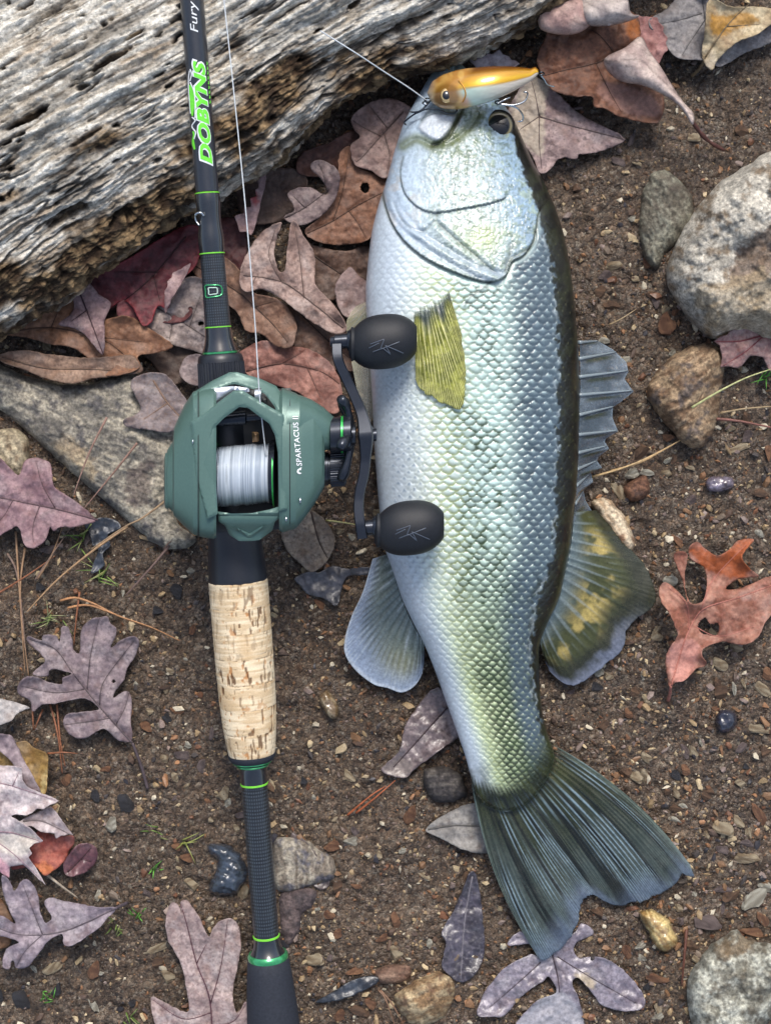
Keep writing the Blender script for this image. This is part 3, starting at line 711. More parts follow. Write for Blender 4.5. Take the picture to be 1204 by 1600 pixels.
    Vd, Fd = dome(779, 196, 25, 25, 0.0034, ez-0.0008)
    rr = np.hypot(Vd[:, 0]-Vd[:, 0].mean(), Vd[:, 1]-Vd[:, 1].mean()); rr /= rr.max()
    ce = mixc(S(14, 16, 22), S(40, 44, 46), sm(0.55, 0.72, rr)); ce = mixc(ce, S(160, 146, 104), np.exp(-((rr-0.68)/0.035)**2)*0.9); ce = mixc(ce, S(28, 30, 30), sm(0.82, 0.95, rr))
    T.part('eye', Vd, Fd, mat_attr('fish_eye', rough=0.12, spec=0.5, coat=0.3, coat_rough=0.05), ce)

    # ---- fins: a fan of rays from a base curve to a tip curve
    M_FIN = mat_attr('fin_membrane', rough=0.42, spec=0.45, coat=0.3, coat_rough=0.15, alpha=0.84, var=(700, 0.7, 1.3), rough_var=(160, 0.28, 0.6))
    M_FINC = mat_attr('clear_fin_membrane', rough=0.3, spec=0.5, coat=0.4, coat_rough=0.12, alpha=0.52, var=(700, 0.75, 1.25))
    def fin(name, base, tip, nray, zb, zt, colf, mat, bow=0.0, amp=0.00035, ns=None, nj=70, ripple=0.0008, seed=0, spines=None, branch=True, drape=None, fade=0.0):
        base = np.asarray(base, float); tip = np.asarray(tip, float)
        ns = ns or nray*9
        s = np.linspace(0, 1, ns); j = np.linspace(0, 1, nj)
        def par(c, s):
            d = np.r_[0, np.cumsum(np.hypot(*np.diff(c, axis=0).T))]; d /= d[-1]
            return np.stack([np.interp(s, d, c[:, 0]), np.interp(s, d, c[:, 1])], -1)
        b = par(base, s); t = par(tip, s)
        Sg, Jg = np.meshgrid(s, j, indexing='ij')
        pos = b[:, None]*(1-Jg[..., None])+t[:, None]*Jg[..., None]
        chord = t-b; nn = np.stack([-chord[:, 1], chord[:, 0]], -1)
        pos = pos+nn[:, None]*(bow*(Jg*(1-Jg))*4)[..., None]*(Sg-0.5)[..., None]*2
        ph = Sg*nray+0.55*n2(Sg*nray/2.3, Jg*0.7, 810+seed)
        ray = np.cos(2*math.pi*ph)*0.5+0.5
        if branch:
            ray2 = np.cos(4*math.pi*ph)*0.5+0.5; ray3 = np.cos(8*math.pi*ph)*0.5+0.5
            ray = ray*sm(0.55, 0.3, Jg)+ray2*sm(0.3, 0.55, Jg)*sm(0.9, 0.65, Jg)+ray3*sm(0.65, 0.9, Jg)
        z = zb(Sg)*(1-Jg)**1.2+zt(Sg)*(1-(1-Jg)**1.2)+amp*(ray-0.3)*(1-0.5*Jg)*(0.55+0.6*n2(Sg*nray/1.5, Jg*1.3, 820+seed)**2+0.3*n2(Sg*nray/4, Jg*2, 830+seed))+ripple*fbm(pos[..., 0]/26, pos[..., 1]/26, 80+seed, 2)*Jg
        if drape:                               # lies on the flank, or runs up on to the tail root
            zs = np.array([zbody(a_, b_) for a_, b_ in pos.reshape(-1, 2)]).reshape(z.shape)
            if drape == 'flank':
                zp = np.pad(zs, 9, mode='edge')
                for ax_ in (0, 1): zp = sum(np.roll(zp, k_, ax_) for k_ in range(-8, 9))/17
                zs = zp[9:-9, 9:-9]
            lim = np.interp(pos[..., 1], vs, uR) > pos[..., 0]; lim &= (np.interp(pos[..., 1], vs, uL) < pos[..., 0]) & (pos[..., 1] < vs[-1])
            z = np.where(lim, np.maximum(z, zs+0.0004), z) if drape == 'root' else zs+0.0010+0.0008*Jg+amp*(ray-0.3)+0.0004*fbm(pos[..., 0]/18, pos[..., 1]/18, 80+seed, 2)
        Wp = P(pos[..., 0], pos[..., 1], z)
        col = colf(Sg, Jg, ray, pos[..., 0], pos[..., 1]).reshape(-1, 3)
        col = np.c_[col, (sm(0.0, fade, Jg+0.35*fade*(ray-0.5)) if fade else np.ones_like(Jg)).ravel()]
        Vt = Wp.reshape(-1, 3); Vb = Vt-np.array([0, 0, 0.0003]); n1 = len(Vt)
        Ft = grid_faces(ns, nj); 
        e = np.concatenate([np.arange(nj), np.arange(1, ns)*nj+nj-1, (ns-1)*nj+np.arange(nj-1)[::-1], np.arange(1, ns-1)[::-1]*nj])
        e2 = np.roll(e, -1)
        F_ = [Ft, Ft[:, ::-1]+n1, np.stack([e, e+n1, e2+n1, e2], -1)]
        o = T.part(name, np.vstack([Vt, Vb]), F_, mat, np.vstack([col, col]))
        if spines:
            for (sp, ln) in spines:
                bb = par(base, np.array([sp]))[0]; tt = par(tip, np.array([sp]))[0]
                jj = np.linspace(-0.04, ln, 14); path2 = bb+(tt-bb)*jj[:, None]
                zz = zb(sp)*(1-np.clip(jj, 0, 1))**1.2+zt(sp)*(1-(1-np.clip(jj, 0, 1))**1.2)+0.0005
                pp = P(path2[:, 0], path2[:, 1], zz)
                Vs, Fs = tube(pp, np.linspace(0.0009, 0.0003, 14), 8)
                T.part('spine', Vs, Fs, M_SPINE, np.broadcast_to(S(128, 140, 146), (len(Vs), 3)), parent=o)
        return o
    M_SPINE = mat_attr('fin_spine', rough=0.25, spec=0.5, coat=0.5)

    # caudal fin
    def c_tail(s, j, ray, x, y):
        a = mixc(S(40, 46, 24), S(64, 74, 70), sm(0.15, 0.8, j+0.35*fbm(s*14, j*2, 91, 2)))
        a = mixc(a, S(20, 25, 20), sm(-0.05, 0.35, fbmx(s*30, j*1.6, 92, 4))*0.95)
        a = mixc(a, S(150, 176, 190), sm(0.55, 1.0, ray)*sm(0.05, 0.3, j)*sm(-0.15, 0.35, fbmx(s*13, j*1.5, 93, 2))*0.6)
        a = mixc(a, S(84, 90, 40), sm(0.3, 0.0, j)*sm(0, 0.5, fbm(s*9, j*6, 94, 2)+0.2)*0.6)
        a = mixc(a, S(92, 106, 128), sm(0.84, 0.99, j+0.1*fbmx(s*16, j*2, 931, 2))*0.6)
        return mixc(a, S(112, 128, 120), (sm(0.05, 0.0, s)+sm(0.95, 1.0, s))*0.5)
    tb = smooth([(734, 1206), (752, 1218), (786, 1226), (814, 1214), (836, 1188), (857, 1160)], 8, False)
    tt = np.vstack([smooth([(836, 1490), (846, 1500), (868, 1488), (889, 1467), (903, 1436), (906, 1414)], 6, False), smooth([(909, 1407), (918, 1400), (927, 1398), (945, 1409), (966, 1416), (994, 1408)], 6, False), smooth([(998, 1411), (1012, 1404), (1029, 1397), (1053, 1383), (1066, 1364)], 6, False), smooth([(1072, 1368), (1083, 1369), (1078, 1352)], 4, False)])
    jag = np.stack([n2(np.arange(len(tt))*0.9, tt[:, 0]*0, 95), n2(np.arange(len(tt))*0.9, tt[:, 0]*0, 96)], -1)*1.6; tt = tt+jag
    fin('tail_fin', tb, tt, 26, lambda s: 0.0150+0*s, lambda s: 0.0055+0.002*np.sin(s*9), c_tail, M_FIN, bow=-0.06, ns=330, nj=84, amp=0.0006, seed=1, drape='root', fade=0.16)
    # spiny dorsal
    def c_sp(s, j, ray, x, y):
        ph = np.mod(s*9.5, 1)
        a = mixc(S(92, 106, 118), S(126, 140, 152), sm(-0.3, 0.5, fbm(x/22, y/14, 97, 3)))
        a = mixc(a, S(62, 70, 44), sm(0.03, 0.1, ph)*sm(0.34, 0.16, ph)*sm(0.05, 0.25, j)*sm(0.98, 0.6, j)*0.8)
        return mixc(a, S(150, 168, 182), sm(0.93, 1.0, j)*0.6)
    db1 = smooth([(905, 532), (906, 600), (904, 660), (901, 730), (898, 785), (895, 815)], 8, False)
    dt1 = np.array([(930, 531), (957, 546), (978, 566), (981, 581), (975, 592), (989, 612), (972, 626), (957, 636), (956, 652), (965, 674), (946, 685), (944, 690), (951, 701), (934, 714), (932, 720), (940, 731), (922, 738), (926, 753), (911, 766), (914, 782), (925, 800)])
    fin('spiny_dorsal_fin', db1, dt1, 10, lambda s: 0.026+0*s, lambda s: 0.010-0.002*s, c_sp, M_FINC, ns=200, nj=44, amp=0.0002, seed=2, ripple=0.0012, branch=False,
        spines=[(0.01, 1.0), (0.10, 1.0), (0.20, 0.99), (0.30, 1.0), (0.41, 0.97), (0.52, 1.0), (0.62, 0.98), (0.71, 0.98), (0.80, 1.0), (0.90, 1.0)])
    # soft dorsal
    def c_so(s, j, ray, x, y):
        nn = fbm(x/20, y/20, 98, 3)
        a = mixc(S(96, 112, 116), S(68, 72, 40), sm(0.0, 0.35, j))
        pt = np.exp(-(((j-0.45)/0.20)**2))*sm(-0.25, 0.15, nn+0.25*np.sin(s*13+0.6))*sm(0.06, 0.2, s)*sm(1.0, 0.85, s)
        a = mixc(a, S(186, 166, 98), pt*0.85)
        a = mixc(a, S(44, 46, 36), sm(0.55, 0.8, j+0.1*nn)*0.85)
        a = mixc(a, S(118, 126, 146), sm(0.80, 0.97, j+0.12*nn)*sm(0.40, 0.7, s)*0.8)
        return mixc(a, S(134, 148, 150), sm(0.7, 1.0, ray)*sm(0.75, 0.2, j)*0.55)
    db2 = smooth([(896, 800), (894, 830), (889, 864), (880, 905), (871, 937), (852, 975), (842, 1000)], 8, False)
    dt2 = smooth([(930, 797), (955, 822), (980, 852), (1008, 886), (1024, 927), (1018, 950), (994, 966), (977, 988), (973, 1011), (948, 1036), (916, 1061), (893, 1071), (868, 1060), (851, 1036)], 8, False)
    dt2 = dt2+np.stack([n2(np.arange(len(dt2))*0.7, dt2[:, 0]*0, 99), n2(np.arange(len(dt2))*0.7, dt2[:, 0]*0, 100)], -1)*1.3
    fin('soft_dorsal_fin', db2, dt2, 15, lambda s: 0.025-0.006*s, lambda s: 0.008+0*s, c_so, M_FIN, ns=200, nj=60, amp=0.0006, seed=3)
    # anal fin
    def c_an(s, j, ray, x, y):
        a = mixc(S(120, 134, 132), S(150, 166, 190), sm(0.35, 0.85, j))
        a = mixc(a, S(70, 82, 78), sm(0.45, 0.0, ray)*sm(0.95, 0.6, j)*0.55)
        a = mixc(a, S(196, 208, 214), sm(0.7, 1.0, ray)*sm(-0.2, 0.3, fbmx(s*16, j*3, 101, 2))*0.5)
        a = mixc(a, S(150, 146, 84), np.exp(-(((s-0.75)/0.16)**2+((j-0.62)/0.25)**2))*0.5)
        return mixc(a, S(206, 216, 224), sm(0.93, 1.0, j)*0.7)
    ab = smooth([(604, 866), (612, 888), (622, 920), (634, 952), (650, 985), (662, 1005)], 8, False)
    at_ = smooth([(582, 873), (567, 924), (549, 963), (539, 997), (539, 1022), (555, 1047), (583, 1069), (605, 1075), (627, 1082), (646, 1073), (659, 1053), (663, 1026)], 8, False)
    fin('anal_fin', ab, at_, 13, lambda s: 0.022-0.002*s, lambda s: 0.008+0*s, c_an, M_FIN, ns=170, nj=60, amp=0.0011, seed=4)
    # pectoral fin lies on the flank
    def c_pe(s, j, ray, x, y):
        a = mixc(S(108, 114, 36), S(156, 160, 68), sm(-0.2, 0.4, fbm(x/14, y/14, 102, 3)))
        a = mixc(a, S(84, 96, 30), sm(0.25, 0.6, fbm(x/9, y/9, 103, 2))*sm(0.5, 0.1, s)*0.7)
        a = mixc(a, S(226, 222, 152), sm(0.62, 0.95, ray)*sm(0.08, 0.25, j)*0.75)
        a = mixc(a, S(60, 72, 76), sm(0.30, 0.06, j+0.08*np.sin(s*17))*0.92)
        return mixc(a, S(70, 76, 56), sm(0.97, 1.0, s)*0.6)
    pb = smooth([(646, 486), (656, 478), (674, 470), (690, 462), (700, 452)], 8, False)
    pt = smooth([(650, 590), (657, 609), (678, 622), (696, 632), (718, 639), (725, 612), (727, 574), (721, 524)], 8, False); pt = pt+np.stack([n2(np.arange(len(pt))*0.8, pt[:, 0]*0, 121), n2(np.arange(len(pt))*0.8, pt[:, 0]*0, 122)], -1)*2.2
    def zbl(s): return np.vectorize(lambda q_: zbody(646+54*q_, 486-34*q_))(s)+0.0016
    def ztl(s): return np.vectorize(lambda q_: zbody(652+74*q_, 605-20*q_))(s)+0.0028
    bs = np.linspace(0, 1, 20); zb_t = zbl(bs); zt_t = ztl(bs)
    fin('pectoral_fin', pb, pt, 14, lambda s: np.interp(s, bs, zb_t), lambda s: np.interp(s, bs, zt_t), c_pe, mat_attr('pectoral_membrane', rough=0.4, spec=0.45, coat=0.3, alpha=0.74, var=(700, 0.7, 1.3)), ns=180, nj=56, amp=0.0003, seed=5, drape='flank', fade=0.14)
    # pelvic fin shows beyond the belly, behind the reel handle
    def c_pl(s, j, ray, x, y):
        a = mixc(S(210, 208, 176), S(170, 168, 158), sm(0.3, 0.9, s))
        return mixc(a, S(222, 226, 220), sm(0.6, 1, ray)*0.5)
    qb = smooth([(574, 470), (574, 485), (575, 500), (577, 512)], 6, False)
    qt = smooth([(556, 478), (546, 492), (541, 510), (548, 560), (560, 620), (572, 672), (582, 650)], 6, False)
    fin('pelvic_fin', qb, qt, 9, lambda s: 0.026+0*s, lambda s: 0.012+0.004*s, c_pl, mat_attr('glassy_fin_membrane', rough=0.25, spec=0.5, coat=0.5, alpha=0.42), ns=120, nj=50, amp=0.0005, seed=6)
    return zbody
fish_z = build_fish()
# ---------------------------------------------------------------- fishing rod
def rod_u(v): return 300+0.0794*np.asarray(v, float)
def rod_z(v): return 0.0145+(1600-np.asarray(v, float))*3.35e-5
def rod_c(v): return P(rod_u(v), v, rod_z(v))
_a = rod_c(0.0); _b = rod_c(1600.0)
ROD_D = (_b-_a)/np.linalg.norm(_b-_a)                       # towards the butt
ROD_R = np.cross(ROD_D, (0, 0, 1.0)); ROD_R /= np.linalg.norm(ROD_R)
if ROD_R[0] < 0: ROD_R = -ROD_R                             # to the handle side
ROD_N = np.cross(ROD_R, ROD_D); ROD_N *= np.sign(ROD_N[2])  # up
def rod_scale(v): return K*(1-rod_z(v)/H)

def rod_lathe(prof, n=72, dv=None):
    """prof: (v, radius px) pairs along the rod"""
    p = np.asarray(prof, float)
    if dv:
        vv = np.arange(p[0, 0], p[-1, 0]+dv/2, dv); rr = np.interp(vv, p[:, 0], p[:, 1])
    else: vv, rr = p[:, 0], p[:, 1]
    a = np.arange(n)*2*math.pi/n
    C = rod_c(vv); R = (rr*rod_scale(vv))
    dirs = np.cos(a)[:, None]*ROD_R+np.sin(a)[:, None]*ROD_N
    V = (C[:, None]+R[:, None, None]*dirs[None]).reshape(-1, 3)
    m = len(vv); F = [grid_faces(m, n, True)]
    k = np.arange(n); n0 = len(V); V = np.vstack([V, C[:1], C[-1:]])
    F.append(np.stack([(k+1) % n, k, np.full(n, n0)], -1)); F.append(np.stack([(m-1)*n+k, (m-1)*n+(k+1) % n, np.full(n, n0+1)], -1))
    VV = np.repeat(vv, n); AA = np.tile(a, m)
    return V, F, np.r_[VV, vv[0], vv[-1]], np.r_[AA, 0, 0]

def on_rod(v, lat, lift, rpx):
    """point on the rod's surface: v along, lat = pixels to the right round the girth, lift metres"""
    v = np.asarray(v, float); ang = math.pi/2-np.asarray(lat, float)/rpx
    r = (rpx*rod_scale(v)+lift)
    return rod_c(v)+r[..., None]*(np.cos(ang)[..., None]*ROD_R+np.sin(ang)[..., None]*ROD_N)

def text_mesh(txt, size, shear=0, offset=0, spacing=1.0, bold=0.0):
    cu = bpy.data.curves.new('lettering', 'FONT'); cu.body = txt; cu.size = size; cu.shear = shear; cu.offset = offset; cu.space_character = spacing
    cu.resolution_u = 3
    o = bpy.data.objects.new('lettering', cu); scene.collection.objects.link(o)
    dg = bpy.context.evaluated_depsgraph_get(); dg.update()
    me = bpy.data.meshes.new_from_object(o.evaluated_get(dg)); bpy.data.objects.remove(o); bpy.data.curves.remove(cu)
    me.calc_loop_triangles()
    V = np.array([v.co[:] for v in me.vertices]); F = np.array([t.vertices[:] for t in me.loop_triangles])
    bpy.data.meshes.remove(me)
    # split long triangles so that the print can follow a curved surface
    for _ in range(3):
        e = V[F]; ln = np.linalg.norm(e-np.roll(e, -1, 1), axis=2).max(1)
        big = ln > size*0.35
        if not big.any(): break
        new = []; Vl = list(V); keep = list(F[~big]); cache = {}
        def md(a, b):
            k = (min(a, b), max(a, b))
            if k not in cache: cache[k] = len(Vl); Vl.append((Vl[a]+Vl[b])/2)
            return cache[k]
        for a, b, c in F[big]:
            x, y, z = md(a, b), md(b, c), md(c, a); keep += [(a, x, z), (x, b, y), (z, y, c), (x, y, z)]
        V = np.array(Vl); F = np.array(keep)
    return V, F

def slab_of(V, F, top, low):
    """close a sheet of print into a thin slab"""
    n = len(V); e = boundary(F)
    return np.vstack([top, low]), [F, F[:, ::-1]+n, np.stack([e[:, 0], e[:, 0]+n, e[:, 1]+n, e[:, 1]], -1)]

def build_rod():
    T = Thing('fishing_rod', 'black casting rod with cork grip and green trim propped on the log', 'fishing rod', rod_c(1600.0)*np.array([1, 1, 0]))
    M_BLK = mat_flat('rod_gloss_black', S(36, 40, 48), rough=0.32, spec=0.6, coat=0.5, var=(0.85, 1.15))
    M_WRAP = mat_flat('rod_epoxy_wrap', S(30, 34, 40), rough=0.10, spec=0.6, coat=1.0)
    M_GRN = mat_flat('green_anodised_trim', S(70, 170, 110), rough=0.2, spec=0.6, metallic=0.6, coat=0.6)
    M_LIME = mat_flat('lime_thread', S(120, 205, 60), rough=0.35)
    M_EVA = mat_flat('black_foam_grip', S(40, 44, 53), rough=0.75, spec=0.35, bump=(3000, 0.4, 0.0003, 3, 0.6), var=(0.8, 1.2))
    M_SEAT = mat_flat('reel_seat_plastic', S(33, 36, 43), rough=0.38, spec=0.5)
    def lathe(name, prof, mat, dv=None, n=72, parent=None, sharp=40):
        V, F, vv, aa = rod_lathe(prof, n, dv); return T.part(name, V, F, mat, None, sharp, parent)
    blank = lathe('blank', [(-420, 17.0), (-100, 18.0), (0, 18.4), (301, 18.2)], M_BLK, 20)
    w = lathe('winding', [(301, 18.3), (304, 19.2), (318, 19.4), (330, 18.4), (345, 18.0), (356, 18.4), (366, 20.0), (380, 20.2), (396, 19.2)], M_WRAP)
    # carbon weave between two thread bands
    def weave(name, prof, nn, cell):
        V, F, vv, aa = rod_lathe(prof, nn*5, 1.3)
        gx_ = aa/(2*math.pi)*nn; gy_ = vv/cell
        a = np.abs(np.mod(gx_, 1)-0.5)*2; b = np.abs(np.mod(gy_, 1)-0.5)*2
        m = sm(0.75, 0.25, np.maximum(a, b))
        cen = rod_c(vv); rad = V-cen; V = V+rad*(0.02*m)[:, None]
        col = mixc(S(26, 29, 33), S(72, 80, 88), m)
        return T.part(name, V, F, mat_attr('carbon_weave', rough=0.28, spec=0.5, coat=0.3), col)
    weave('carbon_section', [(396, 18.6), (430, 18.8), (512, 20.2)], 34, 4.2)
    lathe('winding', [(512, 20.2), (516, 20.6), (528, 21.4), (538, 23.6), (545, 26.0), (549, 27.0)], M_WRAP)
    for v, r, m, h in ((302, 19.4, M_LIME, 1.3), (396, 20.0, M_LIME, 1.3), (511, 21.0, M_LIME, 1.2), (551, 27.6, M_GRN, 2.2)):
        lathe('trim_ring', [(v-h, r-1.5), (v-h*0.6, r), (v+h*0.6, r), (v+h, r-1.5)], m)
    # hook keeper
    q = smooth([(352, -16), (344, -19), (335, -15), (333, -9), (338, -6)], 6, False)
    pp = on_rod(q[:, 0], q[:, 1], np.interp(np.linspace(0, 1, len(q)), [0, .5, 1], [0.0003, 0.0022, 0.0003]), 18.5)
    V, F = tube(pp, 0.00045, 8); T.part('hook_keeper', V, F, mat_flat('steel_wire', S(196, 200, 204), rough=0.2, metallic=1.0))
    # printed D badge
    for nm, pts in (('badge', [(445, -15), (465, -15), (465, 15), (445, 15)]),):
        def band(p, wid=2.2):
            p = resample(p, 1.5); V2, F2 = [], []
            n = len(p)
            t = np.roll(p, -1, 0)-np.roll(p, 1, 0); t /= np.linalg.norm(t, axis=1)[:, None]; nn = np.stack([-t[:, 1], t[:, 0]], -1)
            V2 = np.vstack([p-nn*wid/2, p+nn*wid/2]); k = np.arange(n); k2 = (k+1) % n
            return V2, np.vstack([np.stack([k, k2, k2+n], -1), np.stack([k, k2+n, k+n], -1)])
        Vb, Fb = band(smooth([(446, -14), (455, -14.5), (464, -14), (464, 0), (463, 9), (459, 13), (451, 13), (447, 9), (446, 0)], 4))
        top = on_rod(Vb[:, 0], Vb[:, 1], np.full(len(Vb), 0.00028), 20.0); low = on_rod(Vb[:, 0], Vb[:, 1], np.full(len(Vb), -0.0001), 20.0)
        V, F = slab_of(Vb, Fb, top, low); T.part('badge', V, F, M_GRN)
        Vb, Fb = band(smooth([(450, -8), (455, -8), (460, -8), (460, 0), (459, 5), (451, 5), (450, 0)], 4), 1.6)
        top = on_rod(Vb[:, 0], Vb[:, 1], np.full(len(Vb), 0.00028), 20.0); low = on_rod(Vb[:, 0], Vb[:, 1], np.full(len(Vb), -0.0001), 20.0)
        V, F = slab_of(Vb, Fb, top, low); T.part('badge', V, F, mat_flat('badge_silver', S(190, 214, 200), rough=0.3))
    # reel seat: knurled nut, body under the reel, taper to the cork
    n = 96; prof = np.array([(553, 31), (556, 34), (562, 35.5), (566, 36)]); lathe('seat_hood', prof, M_SEAT)
    V, F, vv, aa = rod_lathe([(566, 36), (604, 37)], 150, 2.0)
    rib = np.where(np.cos(aa*42) > 0.1, 1.0, 0.0); cen = rod_c(vv); V = V+(V-cen)*(0.035*rib-0.02)[:, None]
    T.part('locking_nut', V, F, M_SEAT, None, 30)
    lathe('reel_seat', [(604, 33), (640, 36), (700, 40), (800, 41), (850, 42), (880, 44.5), (900, 45.4), (905, 45.6), (907, 45)], M_SEAT)
    # cork: rings glued end to end, lenticels as real dents
    prof = [(906.5, 45.5), (909, 46.2), (960, 46.2), (1030, 45.6), (1090, 44.4), (1130, 42.2), (1160, 38.8), (1176, 36.4), (1179, 35.2)]
    V, F, vv, aa = rod_lathe(prof, 200, 1.15)
    g_ = aa*45
    ringid = np.floor((vv-906)/39.0); rp = np.mod(vv-906, 39.0)
    gl = np.exp(-((rp-0.8)/0.9)**2)*sm(-0.2, 0.4, n2(g_/9, ringid*3.3, 301))
    gv = g_+ringid*371
    lines = fbmx(gv/40, vv/3.0, 302, 3)                                   # fine grain round the girth
    crk = sm(0.30, 0.48, fbmx(gv/4.2, vv/17, 303, 2)+0.30*n2(gv/25, vv/25, 304))   # long checks along the rod
    blk = sm(0.42, 0.62, fbmx(gv/6.5, vv/9, 305, 2))                      # rusty lenticels
    hc = sm(0.88, 1.0, 1-np.abs(fbmx(gv/30, vv/6.5, 306, 2))*4)*sm(0.0, 0.3, n2(gv/14, vv/12, 307))
    cal = sm(0.35, -0.25, n2(gv/60, ringid*1.7+0.5, 308))                 # some rings are clear
    crk = crk*(0.35+0.65*cal); blk = blk*(0.3+0.7*cal)
    dent = np.clip(crk+0.6*blk+0.5*hc+0.7*gl, 0, 1)
    cen = rod_c(vv); V = V-(V-cen)*(0.030*dent+0.006*lines)[:, None]
    col = mixc(S(206, 182, 146), S(232, 214, 182), sm(-0.4, 0.4, lines+0.4*n2(gv/20, vv/20, 309)))
    col = mixc(col, S(196, 164, 120), sm(0.0, 0.6, n2(gv/35, ringid*2.1, 310))*0.5)
    col = mixc(col, S(178, 122, 70), blk*0.85); col = mixc(col, S(92, 62, 38), np.clip(crk*0.85+hc*0.7, 0, 1)); col = mixc(col, S(150, 118, 82), gl*0.5)
    T.part('cork_grip', V, F, mat_attr('cork', rough=0.7, spec=0.3, bump=(2500, 0.3, 0.0003), var=(1400, 0.88, 1.12)), col)
    lathe('grip_cap', [(1177.5, 36.6), (1181, 37), (1186, 34), (1190, 30)], M_EVA)
    lathe('winding', [(1189, 29), (1193, 25), (1200, 22.4), (1210, 21.4), (1229, 20.8)], M_WRAP)
    lathe('trim_ring', [(1186.5, 31), (1188, 31.8), (1190, 31.2), (1191.5, 28)], M_GRN); lathe('trim_ring', [(1193.5, 25.5), (1195, 26), (1196.5, 25)], M_GRN)
    lathe('trim_ring', [(1222, 20), (1223, 21.6), (1225.4, 21.6), (1226.4, 20)], M_LIME)
    weave('carbon_section', [(1228, 20.3), (1340, 20.0), (1460, 19.4)], 34, 5.4)
    lathe('winding', [(1458, 19.8), (1466, 20.0), (1476, 21.5), (1484, 24.5), (1490, 28.5)], M_WRAP)
    lathe('trim_ring', [(1460, 19), (1461, 20.9), (1463.4, 20.9), (1464.4, 19)], M_LIME)
    lathe('trim_ring', [(1488, 29), (1491, 31.5), (1496, 32), (1498, 31)], M_GRN)
    lathe('butt_grip', [(1496, 30), (1498, 32), (1520, 35), (1560, 38.5), (1600, 41), (1660, 42.5), (1720, 40), (1738, 34)], M_EVA)
    # ---- print on the blank: letters read from butt to tip
    M_WHITE = mat_flat('white_print', S(222, 226, 228), rough=0.4); M_GP = mat_flat('green_print', S(110, 220, 60), rough=0.4)
    def print_text(txt, v0, v1, lat, hpx, mat, shear=0.0, offset=0.0, lift=0.0002, spacing=1.0, parent=None):
        V2, F2 = text_mesh(txt, 1.0, shear, offset, spacing)
        x0, x1 = V2[:, 0].min(), V2[:, 0].max(); y0, y1 = V2[:, 1].min(), V2[:, 1].max()
        vv = v0+(V2[:, 0]-x0)/(x1-x0)*(v1-v0); ll = lat-(V2[:, 1]-y0)/(y1-y0)*hpx
        top = on_rod(vv, ll, np.full(len(vv), lift), 18.4); low = on_rod(vv, ll, np.full(len(vv), -0.0001), 18.4)
        V, F = slab_of(V2, F2, top, low)
        return T.part('lettering', V, F, mat, None, 30, parent, False)
    print_text('Fury', 54, 5, 11.0, 15, M_WHITE, shear=0.25)
    print_text('DOBYNS', 262, 94, 15.5, 22.5, M_WHITE, shear=0.3, offset=0.075, lift=0.00012, spacing=1.02)
    print_text('DOBYNS', 258.5, 97.5, 14.0, 18.5, M_GP, shear=0.3, offset=0.04, lift=0.00025, spacing=1.02)
    # leaping fish emblem beside the name
    def ribbon(path, wid, mat, lift):
        p = resample(smooth(path, 6, False), 1.2, False); t = np.gradient(p, axis=0); t /= np.linalg.norm(t, axis=1)[:, None]; nn = np.stack([-t[:, 1], t[:, 0]], -1)
        wv = np.broadcast_to(wid, (len(p),)) if np.ndim(wid) == 0 else np.interp(np.linspace(0, 1, len(p)), np.linspace(0, 1, len(wid)), wid)
        V2 = np.vstack([p-nn*wv[:, None]/2, p+nn*wv[:, None]/2]); m = len(p); k = np.arange(m-1)
        F2 = np.vstack([np.stack([k, k+1, k+1+m], -1), np.stack([k, k+1+m, k+m], -1)])
        top = on_rod(V2[:, 0], V2[:, 1], np.full(len(V2), lift), 18.4); low = on_rod(V2[:, 0], V2[:, 1], np.full(len(V2), -0.0001), 18.4)
        V, F = slab_of(V2, F2, top, low); T.part('emblem', V, F, mat, None, 30, None, False)
    ribbon([(234, -14), (222, -17), (212, -13), (206, -15)], (3, 6, 4, 2), M_GP, 0.0002)
    ribbon([(218, -13), (208, -9), (198, -16), (190, -8), (184, -14)], 1.6, M_WHITE, 0.0003)
    ribbon([(182, -13), (170, -12), (158, -10.5), (146, -11), (134, -13)], (3, 8, 10, 9, 3), M_GP, 0.0002)
    ribbon([(186, -8), (172, -6.5), (156, -5.5), (142, -7), (130, -12)], 1.4, M_WHITE, 0.0003)
    ribbon([(178, -17), (160, -17), (140, -17), (124, -15), (112, -11)], 1.4, M_WHITE, 0.0003)
    ribbon([(128, -12), (118, -8), (110, -10)], 1.4, M_WHITE, 0.0003)
    for k_ in range(9): ribbon([(164-k_*7.5, 19), (161-k_*7.5, 20.8), (159.5-k_*7.5, 19.5)], 1.3, M_GP, 0.0002)
build_rod()
